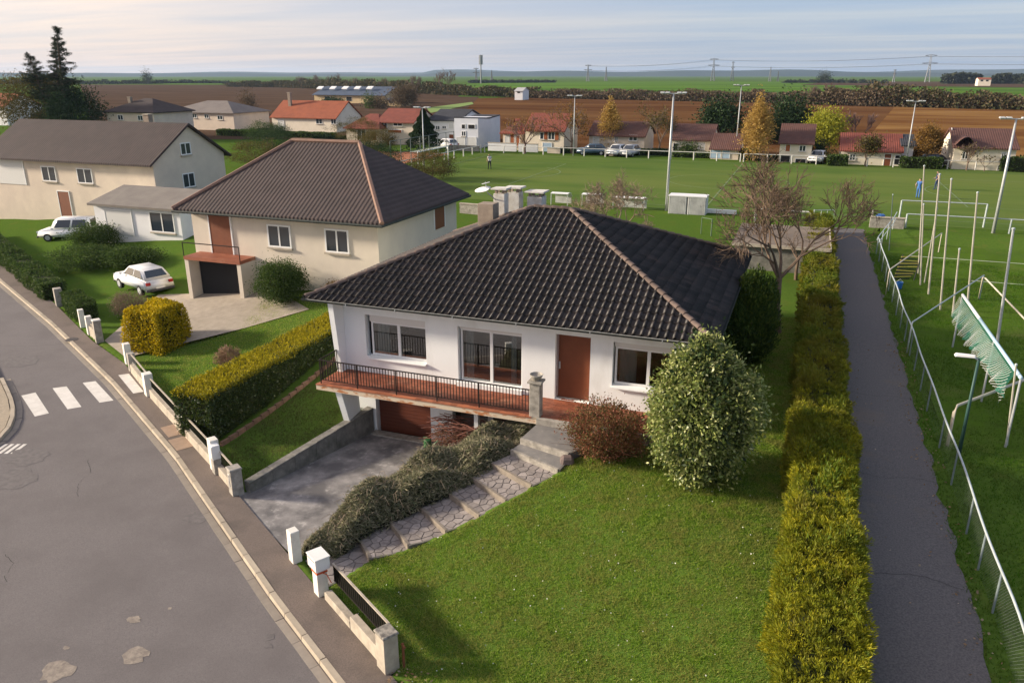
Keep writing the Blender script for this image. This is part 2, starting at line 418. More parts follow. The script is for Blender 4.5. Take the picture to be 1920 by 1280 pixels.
for q in ([(-29.27, 20.48), (-29.02, 20.93), (-26.65, 19.58), (-26.89, 19.16)], [(-28.76, 21.52), (-28.38, 21.88), (-25.98, 20.49), (-26.30, 20.12)],
          [(-28.08, 22.42), (-27.72, 22.76), (-25.3, 21.43), (-25.65, 21.06)]):
    MB().add([(*p, ROADZ + .004) for p in q], [(0, 1, 2, 3)]).build('crosswalk_stripe', PAINT, rd)
MB().add([(*p, STREET + .012) for p in [(-27.1, 23.42), (-26.82, 23.73), (-24.62, 22.36), (-24.88, 22.06)]], [(0, 1, 2, 3)]).build('crosswalk_stripe', PAINT, pv)
for k in range(4):
    a = Vector((-25.55, 16.35)) + Vector((.21, .08)) * k
    MB().add([(a.x, a.y, ROADZ + .004), (a.x + .12, a.y + .045, ROADZ + .004), (a.x - .12, a.y + .75, ROADZ + .004), (a.x - .24, a.y + .705, ROADZ + .004)], [(0, 1, 2, 3)]).build('crosswalk_stripe', PAINT, rd)
def blob(cx, cy, r, z, n=16, sx=1., jag=.25):
    return [(cx + r * sx * (1 + random.uniform(-jag, jag)) * math.cos(t), cy + r * (1 + random.uniform(-jag, jag)) * math.sin(t), z) for t in [2 * math.pi * i / n for i in range(n)]]
PATCH = mat('repair_mortar', (.33, .285, .235), (.20, .17, .145), scale=9, rough=.95, bump=.6, bscale=60)
TAR = mat('tar_stain', (.118, .108, .106), (.165, .15, .146), scale=6, rough=.85)
for cx, cy, r, sx, mm, nm in ((-14.05, 11.36, .13, 1.3, PATCH, 'repair_patch'), (-13.1, 10.44, .26, 1.2, PATCH, 'repair_patch'), (-14.3, 9.45, .33, 1.1, PATCH, 'repair_patch'), (-13.55, 12.0, .05, 1, PATCH, 'repair_patch'),
                          (-14.75, 10.05, .06, 1.4, PATCH, 'repair_patch'), (-15.9, 15.55, .3, 1.3, TAR, 'tar_patch'), (-10.6, 12.0, .12, 1, TAR, 'tar_patch'), (-10.45, 11.75, .09, 1.5, TAR, 'tar_patch'), (-24.2, 16.6, .62, 1.2, TAR, 'tar_patch'), (-23.2, 15.3, .7, 1.2, TAR, 'tar_patch'), (-33, 23.4, .7, 1.3, TAR, 'tar_patch')):
    b = blob(cx, cy, r, ROADZ + .005, sx=sx); MB().add(b, [tuple(range(len(b)))]).build(nm, mm, rd)
MANH = mat('service_cover', (.30, .215, .155), (.36, .26, .19), scale=4, rough=.9, bump=.3, bscale=60)
for c in ((-20.75, 19.93), (-19.7, 19.2)):
    MB().obox((c[0], c[1], STREET + .006), (1.05, .72, .008), R(-31)).build('repair_patch', MANH, pv)
MB().lathe((-33.1, 26.3, STREET + .006), [(.30, 0), (.30, .006), (.24, .008)], 20).build('manhole_cover', mat('cast_iron', (.09, .08, .075), rough=.6, metal=.6), pv)
# ---------------------------------------------------------------- driveway, side path
DRVM = mat('driveway_concrete', (.135, .130, .130), (.30, .285, .275), scale=1.3, rough=.93, bump=.5, bscale=50, detail=12, c3=(.42, .40, .38), s3=2.6, t3=(.58, .72), ramp=(.38, .62))
dv = MB().add([(x, y, STREET - .012 - max(0, (y - 15)) * .008) for x, y in DRIVE], [tuple(range(len(DRIVE)))]).build('driveway', DRVM)
tag(dv, 'stained grey concrete driveway sloping down to the garage', 'driveway', kind='structure')
PATHM = mat('path_asphalt', spec=.0, c1=(.105, .102, .106), c2=(.175, .165, .162), scale=26, rough=.92, bump=.5, bscale=150, detail=9, c3=(.17, .145, .125), s3=.45, t3=(.55, .75))
V = []; Fc = []
for i, y in enumerate(np.arange(4, 60.6, .4)):
    e = .04 * math.sin(y * 1.7) + .035 * math.sin(y * 4.1 + 1) + random.uniform(-.05, .05)
    for j, x in enumerate((1.6, 2.6, 3.5, 4.30 + e)): V.append((x, y, gz(x, y) + (.03 if j < 3 else .022)))
    if i:
        k = 4 * i
        for j in range(3): Fc.append((k - 4 + j, k - 3 + j, k + 1 + j, k + j))
pth = MB().add(V, Fc).build('footpath', PATHM, smooth=True); tag(pth, 'dark asphalt footpath between yellow hedge and wire fence', 'path', kind='structure')
CRK = mat('crack_dark', (.035, .033, .032), rough=1)
for y0 in (16.6, 21.4, 27.5):
    P = []; x = 2.2
    while x < 4.3: P.append((x, y0 + .12 * math.sin(x * 3 + y0) + random.uniform(-.03, .03))); x += .16
    MB().add([(a, b - .005, gz(a, b) + .036) for a, b in P] + [(a, b + .005, gz(a, b) + .036) for a, b in reversed(P)], [tuple(range(2 * len(P)))]).build('crack', CRK, pth)
# ---------------------------------------------------------------- fields
PITCHM = mat('pitch_turf', spec=.0, c1=(.075, .125, .030), c2=(.100, .155, .036), scale=.5, rough=.95, bump=.3, bscale=14, c3=(.125, .165, .044), s3=.07, t3=(.42, .62), stretch=(.35, 1.2, 1))  # broad tone bands imitate mowing and shadow bands in the turf colour
pit = sheet('sports_pitch', [(-43.4, 63.5), (40, 63.5), (40, 104), (-43.4, 104)], FZ + .02, PITCHM, 'green football pitch behind the house with faint white lines', 'pitch')
LINE = mat('pitch_line', (.17, .23, .10), (.10, .16, .05), scale=2, rough=.95)
def line(p, q, w=.14, z=FZ + .035, par=None, m=None):
    p = Vector(p); q = Vector(q); n = Vector((-(q - p).y, (q - p).x)).normalized() * w / 2
    return MB().add([(*(p + n), z), (*(p - n), z), (*(q - n), z), (*(q + n), z)], [(0, 1, 2, 3)]).build('pitch_line', m or LINE, par or pit)
for a, b in (((-41, 66.2), (26, 66.2)), ((-41, 102), (26, 102)), ((-41, 66.2), (-41, 102)), ((26, 66.2), (26, 102)), ((-7.5, 66.2), (-7.5, 102)),
             ((-41, 74), (-28, 74)), ((-41, 94), (-28, 94)), ((-28, 74), (-28, 94)), ((26, 74), (13, 74)), ((26, 94), (13, 94)), ((13, 74), (13, 94))): line(a, b)
for c, a0, a1 in (((-7.5, 84), 0, 360), ((17, 84), 120, 240), ((-32, 84), -60, 60)):
    A = [R(a0 + (a1 - a0) * i / 30) for i in range(31)]
    vv = []
    for t in A: vv += [(c[0] + 6 * math.cos(t), c[1] + 6 * math.sin(t), FZ + .035), (c[0] + 6.14 * math.cos(t), c[1] + 6.14 * math.sin(t), FZ + .035)]
    MB().add(vv, [(2 * i, 2 * i + 2, 2 * i + 3, 2 * i + 1) for i in range(30)]).build('pitch_line', LINE, pit)
trn = sheet('training_ground', [(4.9, 24), (60, 24), (60, 56), (4.9, 56)], FZ + .012, mat('training_turf', spec=.0, c1=(.070, .118, .020), c2=(.075, .138, .016), scale=3, rough=.95, bump=.7, bscale=18, c3=(.12, .14, .04), s3=.35, t3=(.52, .72)), 'bright green training ground beside the footpath', 'field')
for a, b in (((6.5, 52), (60, 52)), ((9, 46.5), (60, 46.5)), ((11.5, 34.5), (40, 34.5))): line(a, b, .12, FZ + .03, trn, mat('fresh_line', (.55, .6, .45), (.4, .48, .3), scale=3))
bank = MB(); vv = []
for i, x in enumerate(np.arange(5.2, 61, 1.2)):
    for y, z in ((56.2, FZ), (57.4, FZ + .45 + .05 * math.sin(x)), (58.6, FZ + .5), (60, FZ + .02)): vv.append((x, y, z))
n_ = len(vv) // 4
bank.add(vv, [(4 * i + j, 4 * i + 4 + j, 4 * i + 5 + j, 4 * i + 1 + j) for i in range(n_ - 1) for j in range(3)])
tag(bank.build('grass_bank', GRASS, smooth=True), 'low grass bank along the end of the training ground', 'bank', kind='structure')
PLOUGH = mat('ploughed_soil', spec=.0, c1=(.078, .035, .016), c2=(.125, .060, .026), scale=.06, rough=1, bump=1, bscale=.9, c3=(.155, .082, .036), s3=.02, t3=(.42, .66), stretch=(.3, 1.6, 1), detail=9)
PLOUGHG = mat('ploughed_soil_dark', spec=.0, c1=(.070, .046, .032), c2=(.105, .068, .046), scale=.05, rough=1, bump=1, bscale=.8, stretch=(.4, 1.4, 1))
STUB = mat('stubble_soil', spec=.0, c1=(.19, .098, .034), c2=(.27, .155, .058), scale=.08, rough=1, bump=1, bscale=.9, stretch=(.3, 1.5, 1), c3=(.13, .058, .022), s3=.03)
def band(name, pp, m, label, cat, dz):
    return sheet(name, [at(px, py, FZ) for px, py in pp], FZ + dz, m, label, cat)
band('ploughed_field', [(880, 268), (2300, 330), (2300, 202), (1000, 182), (860, 186), (760, 215)], PLOUGH, 'wide brown ploughed field behind the village houses', 'field', .05)
band('stubble_field', [(1600, 290), (2300, 318), (2300, 203), (1680, 198)], STUB, 'golden brown stubble at the right of the ploughed field', 'field', .09)
band('ploughed_field', [(180, 262), (820, 262), (880, 200), (900, 181), (560, 160), (150, 159)], PLOUGHG, 'dull brown ploughed field behind the left-hand houses', 'field', .07)
band('grass_strip', [(800, 203), (885, 192), (888, 196), (806, 213)], mat('verge_green', (.16, .24, .05), rough=1), 'pale green grass strip crossing the ploughed land', 'field', .12)
CROP = mat('young_crop', spec=.0, c1=(.085, .165, .022), c2=(.105, .19, .030), scale=.02, rough=1, c3=(.06, .125, .022), s3=.006, t3=(.5, .56), stretch=(.3, 2, 1))
band('crop_field', [(860, 182), (2600, 205), (2600, 166), (1400, 153.5), (960, 154), (860, 159)], CROP, 'bright green crop field under the horizon', 'field', .2)
band('crop_field', [(300, 159.2), (430, 159.2), (430, 153.5), (330, 153.5)], CROP, 'small green field far off behind the bare conifer', 'field', .25)
band('ploughed_field', [(1500, 160), (2500, 172), (2500, 156), (1560, 153)], PLOUGHG, 'brown strip of tilled land below the wooded hill', 'field', .3)
HILLM = mat('far_hill', spec=.0, c1=(.045, .065, .065), c2=(.06, .08, .075), scale=.004, rough=1)
for nm, dist, h0, amp, seed, lab in (('hills', 5200, 26, 16, 1, 'low blue hills along the left horizon'), ('hills', 7000, 36, 22, 5, 'faint farthest hill line on the horizon')):
    V = []; rr = random.Random(seed); ph = [rr.uniform(0, 6) for _ in range(6)]
    N_ = 160
    for i in range(N_ + 1):
        a = R(-62 + 124 * i / N_) + HEAD
        h = h0 + amp * (math.sin(i * .11 + ph[0]) * .5 + math.sin(i * .27 + ph[1]) * .3 + math.sin(i * .63 + ph[2]) * .2)
        h *= 1 if i < N_ * .55 else .62
        for d_, z in ((-500, FZ - 3), (0, h), (500, h * .8), (1200, FZ - 3)): V.append((-math.sin(a) * (dist + d_), math.cos(a) * (dist + d_), z))
    o = MB().add(V, [(4 * i + j, 4 * i + 4 + j, 4 * i + 5 + j, 4 * i + 1 + j) for i in range(N_) for j in range(3)]).build(nm, HILLM, smooth=True)
    tag(o, lab, 'hills', kind='structure')
# ================================================================ the house
HOUSE = thing('bungalow', (-9, 28, -.15), 'white hip-roofed bungalow with tiled balcony above a brown garage door', 'house')
EX0, EX1, EY0, EY1, EZ = -15.9, -1.9, 21.9, 34.45, 2.62
WX0, WX1, WY0, WY1 = -15.0, -2.4, 22.6, 33.75
RY = (EY0 + EY1) / 2; RUN = RY - EY0; RX0, RX1 = EX0 + RUN, EX1 - RUN; SL = .405; RZ = EZ + SL * RUN
def wall_boxes(b, x0, x1, z0, z1, y0, y1, ops):
    X = sorted({x0, x1, *[v for o in ops for v in o[:2]]}); Z = sorted({z0, z1, *[v for o in ops for v in o[2:4]]})
    for a, c in zip(X[:-1], X[1:]):
        run = None
        for p, q in zip(Z[:-1], Z[1:]):
            if any(o[0] <= a and c <= o[1] and o[2] <= p and q <= o[3] for o in ops):
                if run: b.box(a, c, y0, y1, *run); run = None
            else: run = (run[0], q) if run else (p, q)
        if run: b.box(a, c, y0, y1, *run)
    return b
FL = -.15
b = MB()
wall_boxes(b, WX0, WX1, -.35, 2.58, WY0, WY0 + .28, [(-14.0, -11.63, .47, 2.02), (-10.42, -8.1, 0, 1.99), (-6.95, -5.78, FL, 2.12), (-5.05, -2.85, .6, 2.08)])
b.box(WX0, WX0 + .25, WY0 + .28, WY1, -2.6, 2.58); b.box(WX1 - .25, WX1, WY0 + .28, WY1, -2.6, 2.58); b.box(WX0 + .25, WX1 - .25, WY1 - .25, WY1, -2.6, 2.58)
wall = b.build('wall', WHITE, HOUSE)
b = MB()
wall_boxes(b, WX0 + .02, WX1 - .02, -2.6, -.352, WY0 + .02, WY0 + .3, [(-13.78, -11.56, -2.6, -.55), (-10.7, -9.35, -2.6, -.62), (-9.15, -7.6, -2.6, -.62)])
b.build('basement_wall', WHITE, HOUSE)
b = MB().add([(x, y, z) for x in (WX0 - .06, WX0 + .14) for y, z in ((21.95, 2.57), (22.598, 2.57), (22.598, FL), (22.25, FL))], [(0, 1, 2, 3), (7, 6, 5, 4), (0, 4, 5, 1), (1, 5, 6, 2), (2, 6, 7, 3), (3, 7, 4, 0)])
b.build('wing_wall', WHITE, HOUSE)
for x in (-14.42,):
    b = MB().add([(x + dx, y, z) for dx in (0, .24) for y, z in ((21.05, -.36), (22.1, -.36), (22.3, -2.6), (21.75, -2.6))], [(0, 1, 2, 3), (7, 6, 5, 4), (0, 4, 5, 1), (1, 5, 6, 2), (2, 6, 7, 3), (3, 7, 4, 0)])
    b.build('slanted_pillar', WHITE, HOUSE)
INT = mat('room_wall', (.46, .43, .38), (.40, .37, .33), scale=1)
MB().box(WX0 + .26, WX1 - .26, WY0 + .3, WY1 - .26, -.34, -.02).build('room_floor', mat('room_floor', (.16, .09, .055), rough=.6), HOUSE)
MB().box(WX0 + .26, WX1 - .26, 27.2, 27.35, -.02, 2.5).build('partition', INT, HOUSE)
MB().box(-7.6, -7.45, WY0 + .3, 27.2, -.02, 2.5).box(-11.1, -10.98, WY0 + .3, 27.2, -.02, 2.5).box(-5.5, -5.4, WY0 + .3, 27.2, -.02, 2.5).build('partition', INT, HOUSE)
MB().box(WX0 + .3, WX1 - .3, 24.6, 24.8, -2.6, -.4).build('partition', INT, HOUSE)
CURT = mat('net_curtain', (.72, .72, .70), (.62, .62, .60), scale=2, rough=.95)
def curtain(x0, x1, z0, z1, y, par):
    n = max(8, int((x1 - x0) / .035)); vv = []
    for i in range(n + 1):
        x = x0 + (x1 - x0) * i / n; yy = y + .035 * math.sin(i * 1.35)
        vv += [(x, yy, z0), (x, yy, z1)]
    return MB().add(vv, [(2 * i, 2 * i + 2, 2 * i + 3, 2 * i + 1) for i in range(n)]).build('curtain', CURT, par, smooth=True)
def window(x0, x1, z0, z1, mull, y=22.78, sill=True, par=HOUSE, blind=0., fw=.065, cur=()):
    """frame bars round two sliding panes; pane, blind box, sill and curtains under the frame"""
    zt = z1 - blind
    b = MB().box(x0, x1, y - .035, y + .035, z0, z0 + fw).box(x0, x1, y - .035, y + .035, zt - fw, zt)
    b.box(x0, x0 + fw, y - .034, y + .034, z0 + fw, zt - fw).box(x1 - fw, x1, y - .034, y + .034, z0 + fw, zt - fw).box(mull - .05, mull + .05, y - .05, y + .03, z0 + fw, zt - fw)
    f = b.build('window', PVC, par)
    for a, c in ((x0 + fw, mull - .05), (mull + .05, x1 - fw)): MB().box(a, c, y - .006, y + .006, z0 + fw, zt - fw).build('pane', GLASS, f)
    if blind: MB().box(x0 - .02, x1 + .0, y - .09, y + .06, zt + .002, z1 - .002).box(x0 - .02, x1, y - .085, y - .075, zt + blind * .45, zt + blind * .47).build('blind_box', mat('blind_white', (.66, .64, .61), rough=.6), f)
    if sill: MB().hexa([(x0 - .05, y - .30, z0 - .09), (x1 + .02, y - .30, z0 - .09), (x1 + .02, y + .03, z0 - .06), (x0 - .05, y + .03, z0 - .06)], [(x0 - .05, y - .30, z0 - .05), (x1 + .02, y - .30, z0 - .05), (x1 + .02, y + .03, z0 - .004), (x0 - .05, y + .03, z0 - .004)]).build('sill', WHITE, f)
    for a, c in cur: curtain(a, c, z0 + .02, zt - .03, y + .22, f)
    return f
window(-13.84, -11.64, .50, 2.018, -12.74, blind=.26, cur=((-13.76, -13.25),))
window(-10.36, -8.11, .0, 1.988, -9.24, sill=False, blind=.10, fw=.06, cur=((-10.28, -9.98), (-8.62, -8.42)))
MB().box(-10.45, -8.08, 22.5, 22.84, FL, -.002).build('door_sill', WHITE, HOUSE)
window(-5.0, -2.87, .64, 2.078, -3.93, blind=.18, cur=((-4.9, -4.36), (-3.3, -2.98)))
d = MB().box(-6.94, -5.79, 22.84, 22.89, FL + .02, 2.11).build('front_door', BROWNP, HOUSE)
MB().tube([(-6.86, 22.79, .92), (-6.86, 22.79, 1.05)], .016).box(-6.885, -6.835, 22.8, 22.838, .86, 1.11).build('handle', METALW, d)
MB().box(-6.95, -5.78, 22.78, 22.838, FL - .05, FL + .02).build('threshold', CONC, HOUSE)
MB().box(-6.95, -6.90, 22.75, 22.838, FL + .02, 2.12).build('door_frame', mat('mauve_jamb', (.34, .27, .26), rough=.8), HOUSE)
gd = MB().box(-13.77, -11.57, 22.87, 22.9, -2.55, -.56).build('garage_door', mat('garage_back', (.09, .03, .018)), HOUSE)
GPAN = mat('garage_brown', (.135, .036, .018), (.11, .03, .016), scale=2, rough=.5, spec=.4)
for i in range(14): MB().box(-13.76, -11.58, 22.845, 22.869, -2.52 + i * .14, -2.52 + i * .14 + .132).build('panel', GPAN, gd)
MB().box(-13.85, -11.5, 22.25, 22.62, -2.6, -2.42).build('garage_threshold', CONC, HOUSE)
d = MB().box(-10.69, -9.36, 23.2, 23.26, -2.6, -.63).build('basement_door', mat('grey_door', (.12, .12, .115), rough=.7), HOUSE)
MB().box(-10.1, -10.04, 23.17, 23.199, -1.6, -1.45).build('handle', METALW, d)
MB().box(-9.14, -7.61, 23.4, 23.46, -2.6, -.63).build('basement_door', mat('brown_boards', (.10, .032, .02), rough=.7), HOUSE)
MB().box(-9.32, -9.18, 21.35, 21.5, -2.6, -.352).build('pillar', WHITE, HOUSE)
MB().box(-7.55, -7.3, 21.2, 21.45, -2.6, -.352).build('pillar', CONC, HOUSE)
# terrace: slab, brick-sized floor tiles, tiled edge
SLABM = mat('stained_slab', (.60, .50, .38), (.42, .17, .07), scale=2.3, rough=.9, bump=.3, bscale=40, c3=(.30, .25, .2), s3=3.2, t3=(.6, .78), ramp=(.5, .6), stretch=(1, 1, 3))
TX0, TX1, TY0 = -15.1, -2.45, 20.95
MB().box(TX0, -7.02, TY0, WY0 - .002, -.35, FL - .03).build('balcony_slab', SLABM, HOUSE)
MB().box(-7.018, TX1, TY0 + .02, WY0 - .002, -2.0, FL - .03).build('terrace_base', CONC, HOUSE)
TILEM = mat('terracotta_tile', (.30, .098, .050), (.24, .075, .040), scale=2, rough=.6, bump=.1, bscale=50, rnd=.28, spec=.35, c3=(.36, .19, .12), s3=.8, t3=(.55, .75))
b = MB(); y = TY0 + .13; row = 0
while y < WY0 + .2:
    x = TX0 + .005 - (row % 2) * .11
    while x < TX1 - .02:
        a, c = max(x, TX0 + .005), min(x + .214, TX1 - .01); y1 = min(y + .104, WY0 - .004 if not (-6.94 < a and c < -5.79) else 22.77)
        if c - a > .03 and y1 - y > .02:
            h = random.uniform(-.002, .002); b.box(a, c, y, y1, FL - .032, FL + h)
        x += .22
    y += .11; row += 1
o = b.build('floor_tiles', TILEM, HOUSE); o['kind'] = 'stuff'
edge = MB().box(TX0, -7.03, TY0 - .02, TY0 + .12, FL - .032, FL - .012).build('edge_bed', mat('edge_mortar', (.45, .36, .27), (.35, .28, .2), scale=6), HOUSE)
te_me = MB().box(-.104, .104, -.075, .07, -.018, .012).build('tmp', mat('edge_tile', (.40, .14, .065), (.30, .10, .05), scale=5, rough=.6, rnd=.3)); me_te = te_me.data; bpy.data.objects.remove(te_me)
x = TX0 + .1
while x < -7.1:
    o = link('edge_tile', me_te, None, edge); o.location = (x, TY0 + .05, FL + random.uniform(-.003, .003)); x += .214
MB().box(-7.018, -4.2, TY0 - .05, TY0 + .10, -.36, FL + .012).build('kerb', CONC, HOUSE, bevel=.012)
# balustrade
bal = MB()
ry, zt, zb = TY0 + .13, .73, -.02
bal.box(-14.98, -7.28, ry - .022, ry + .022, zt - .03, zt).box(-14.98, -7.28, ry - .012, ry + .012, zb, zb + .022)
bal.box(-15.0, -14.96, ry, 22.55, zt - .03, zt - .001).box(-14.99, -14.97, ry, 22.55, zb, zb + .022)
rail = bal.build('balustrade', IRON, HOUSE)
bb = MB().box(-.010, .010, -.010, .010, zb, zt - .03).build('tmp', IRON); bar_me = bb.data; bpy.data.objects.remove(bb)
x = -14.88
while x < -7.3:
    o = link('baluster', bar_me, None, rail); o.location = (x, ry, 0); x += .108
y = ry + .1
while y < 22.5:
    o = link('baluster', bar_me, None, rail); o.location = (-14.98, y, 0); y += .108
for x in (-14.95, -13.5, -12.0, -10.5, -9.0): MB().box(x - .017, x + .017, ry - .045, ry - .02, -.26, zt - .031).build('post', IRON, rail)
b = MB().box(-7.27, -6.93, 20.98, 21.3, FL - .01, .98).build('pier', CONC, HOUSE, bevel=.012)
MB().box(-7.33, -6.87, 20.92, 21.36, .982, 1.05).build('cap', CONC, b, bevel=.01)
o = MB().lathe((-7.10, 21.14, 1.05), [(.10, 0), (.12, .03), (.19, .13), (.215, .19), (.20, .20), (.17, .15), (.0, .12)], 16).build('planter_bowl', CONC, smooth=False)
tag(o, 'small weathered stone bowl on the pier beside the front steps', 'planter')
# roof
ROOF = MB().prism([(EX0 + .04, EY0 + .04), (EX1 - .04, EY0 + .04), (EX1 - .04, EY1 - .04), (EX0 + .04, EY1 - .04)], 2.50, 2.575).build('roof', mat('soffit_white', (.60, .59, .57), rough=.9), HOUSE)
dk = MB().add([(EX0, EY0, EZ - .03), (EX1, EY0, EZ - .03), (EX1, EY1, EZ - .03), (EX0, EY1, EZ - .03), (RX0, RY, RZ - .03), (RX1, RY, RZ - .03)], [(0, 1, 5, 4), (1, 2, 5), (2, 3, 4, 5), (3, 0, 4), (3, 2, 1, 0)])
dk.build('roof_deck', mat('roof_felt', (.02, .018, .017)), ROOF)
RT = mat('roof_tile', (.026, .020, .0185), (.015, .0125, .0125), scale=6, rough=.5, bump=.25, bscale=60, rnd=.5, spec=.35, c3=(.060, .038, .031), s3=1.1, t3=(.54, .72))
TW, TL = .243, .372
def tile_mb(b, M=None, l=TL + .05):
    prof = [(0, .006), (.06, 0), (.115, .0), (.150, .030), (.183, .070), (.213, .060), (.243, .010)]
    vs = []
    for y, k in ((0, 1), (l, 0)):
        for x, z in prof: vs.append(Vector((x - .002, y, z * (1 if k else .9) + (.040 if k else .002))))
    for x, z in prof: vs.append(Vector((x - .002, .006, z - .005)))
    fs = [(i, i + 1, 8 + i, 7 + i) for i in range(6)] + [(14 + i, 15 + i, i + 1, i) for i in range(6)]
    if M is not None: vs = [M @ v for v in vs]
    b.add(vs, fs)
t_o = MB(); tile_mb(t_o); t_ob = t_o.build('tmp', RT); tile_me = t_ob.data; bpy.data.objects.remove(t_ob)
tile_me.polygons.foreach_set('use_smooth', [True] * len(tile_me.polygons))
singles = []
def roof_face(O, u, up_h, length, run, hipL, hipR, single):
    """rows of interlocking tiles up one slope; tiles cut by a hip are trimmed along it"""
    O = Vector(O); u = Vector(u); v = (Vector(up_h) + Vector((0, 0, SL))).normalized(); n = u.cross(v).normalized()
    slope = run * math.sqrt(1 + SL * SL); full = MB(); part = MB(); k = 1 / math.sqrt(1 + SL * SL)
    rows = int(slope / TL) + 1
    for r_ in range(rows):
        y = r_ * TL - .04; ym = (y + TL) * k; y0 = y * k
        for c in range(int(length / TW) + 1):
            x = c * TW + .01
            lo, hi = ym + .0, length - ym
            if x + TW < y0 or x > length - y0 or y > slope - .05: continue
            M = Matrix.Translation(O + u * x + v * y) @ Matrix((u, v, n)).transposed().to_4x4()
            if x >= lo and x + TW <= hi and y + TL <= slope:
                if single: singles.append(M)
                else: tile_mb(full, M)
            else: tile_mb(part, M)
    me = part.mesh('t'); bm = bmesh.new(); bm.from_mesh(me)
    for co, no in (hipL, hipR):
        bmesh.ops.bisect_plane(bm, geom=bm.verts[:] + bm.edges[:] + bm.faces[:], plane_co=co, plane_no=no, clear_outer=True)
    bmesh.ops.bisect_plane(bm, geom=bm.verts[:] + bm.edges[:] + bm.faces[:], plane_co=O + v * slope, plane_no=v, clear_outer=True)
    bm.to_mesh(me); bm.free()
    full.add([tuple(q.co) for q in me.vertices], [tuple(p.vertices) for p in me.polygons])
    return full
q = 1 / math.sqrt(2)
LX, LY = EX1 - EX0, EY1 - EY0
rest = MB()
F1 = roof_face((EX0, EY0, EZ), (1, 0, 0), (0, 1, 0), LX, RUN, ((EX0, EY0, 0), (-q, q, 0)), ((EX1, EY0, 0), (q, q, 0)), True)
F2 = roof_face((EX1, EY0, EZ), (0, 1, 0), (-1, 0, 0), LY, RUN, ((EX1, EY0, 0), (-q, -q, 0)), ((EX1, EY1, 0), (-q, q, 0)), False)
F3 = roof_face((EX1, EY1, EZ), (-1, 0, 0), (0, -1, 0), LX, RUN, ((EX1, EY1, 0), (q, -q, 0)), ((EX0, EY1, 0), (-q, -q, 0)), False)
F4 = roof_face((EX0, EY1, EZ), (0, -1, 0), (1, 0, 0), LY, RUN, ((EX0, EY1, 0), (q, q, 0)), ((EX0, EY0, 0), (q, -q, 0)), False)
singles.sort(key=lambda M: (M.translation - Vector((0, 0, CAMZ))).length)
HINV = Matrix.Translation(-HOUSE.location)
for M in singles[:300]:
    o = link('roof_tile', tile_me, None, ROOF); o.matrix_basis = M @ Matrix.Rotation(random.uniform(-.008, .008), 4, 'Z') @ Matrix.Translation((0, 0, random.uniform(-.004, .004)))
for M in singles[300:]: tile_mb(rest, M @ Matrix.Translation((0, random.uniform(-.006, .006), random.uniform(-.004, .004))))
for F in (F1, F2, F3, F4): rest.add(F.v, F.f)
o = link('roof_tiles', rest.mesh('roof_tiles'), RT, ROOF, smooth=True); o['kind'] = 'stuff'
RIDGE = mat('ridge_tile', (.150, .108, .09), (.10, .073, .062), scale=4, rough=.8, bump=.3, bscale=40, rnd=.22, c3=(.085, .065, .055), s3=2.5, t3=(.55, .75))
b = MB(); vs = []
for y, r, z in ((0, .108, .02), (.06, .110, .024), (.42, .09, 0)):
    for j in range(9):
        t = math.pi * j / 8; vs.append((r * math.cos(t), y, z + r * .85 * math.sin(t)))
vs += [(.095 * math.cos(math.pi * j / 8), .004, .08 * math.sin(math.pi * j / 8)) for j in range(9)]
b.add(vs, [(9 * i + j, 9 * i + j + 1, 9 * i + 10 + j, 9 * i + 9 + j) for i in range(2) for j in range(8)] + [(27 + j, 28 + j, j + 1, j) for j in range(8)])
ro = b.build('tmp', RIDGE); ridge_me = ro.data; bpy.data.objects.remove(ro)
def capline(p, q_):
    p, q_ = Vector(p), Vector(q_); v = (q_ - p).normalized(); u = v.cross(Vector((0, 0, 1))).normalized(); n = u.cross(v); L_ = (q_ - p).length; k = max(1, round(L_ / .385))
    for i in range(k):
        o = link('ridge_tile', ridge_me, None, ROOF)
        o.matrix_basis = Matrix.Translation(p + v * (L_ * i / k) + n * .025) @ Matrix((u, v, n)).transposed().to_4x4() @ Matrix.Rotation(random.uniform(-.02, .02), 4, 'Z')
for c, e in (((EX0, EY0), RX0), ((EX1, EY0), RX1), ((EX1, EY1), RX1), ((EX0, EY1), RX0)): capline((*c, EZ + .01), (e, RY, RZ + .01))
capline((RX0, RY, RZ + .01), (RX1, RY, RZ + .01))
GUT = mat('gutter', (.028, .036, .033), (.04, .048, .045), scale=4, rough=.7, spec=.2)
FASC = mat('fascia', (.50, .50, .48), rough=.7)
def ring(b, o, z0, z1, t):
    x0, x1, y0, y1 = EX0 - o, EX1 + o, EY0 - o, EY1 + o
    b.box(x0, x1, y0, y0 + t, z0, z1).box(x0, x1, y1 - t, y1, z0, z1).box(x0, x0 + t, y0 + t, y1 - t, z0, z1).box(x1 - t, x1, y0 + t, y1 - t, z0, z1); return b
ring(MB(), .015, 2.505, 2.60, .03).build('fascia', FASC, ROOF)
b = MB()
for p, q_ in (((EX0 - .1, EY0 - .07), (EX1 + .1, EY0 - .07)), ((EX1 + .07, EY0 - .1), (EX1 + .07, EY1 + .1)), ((EX0 - .07, EY0 - .1), (EX0 - .07, EY1 + .1)), ((EX0 - .1, EY1 + .07), (EX1 + .1, EY1 + .07))):
    p = Vector((*p, 2.60)); q_ = Vector((*q_, 2.60)); d_ = (q_ - p).normalized(); s_ = d_.cross(Vector((0, 0, 1)))
    vs = []
    for e in (p, q_):
        for j in range(7):
            t = math.pi * (1 + j / 6); vs.append(tuple(e + s_ * .062 * math.cos(t) + Vector((0, 0, .075 * math.sin(t)))))
    b.add(vs, [(j, j + 1, 8 + j, 7 + j) for j in range(6)])
    b.tube([p + s_ * .062, q_ + s_ * .062], .009, 5); b.tube([p - s_ * .062, q_ - s_ * .062], .009, 5)
b.build('gutter', GUT, ROOF)
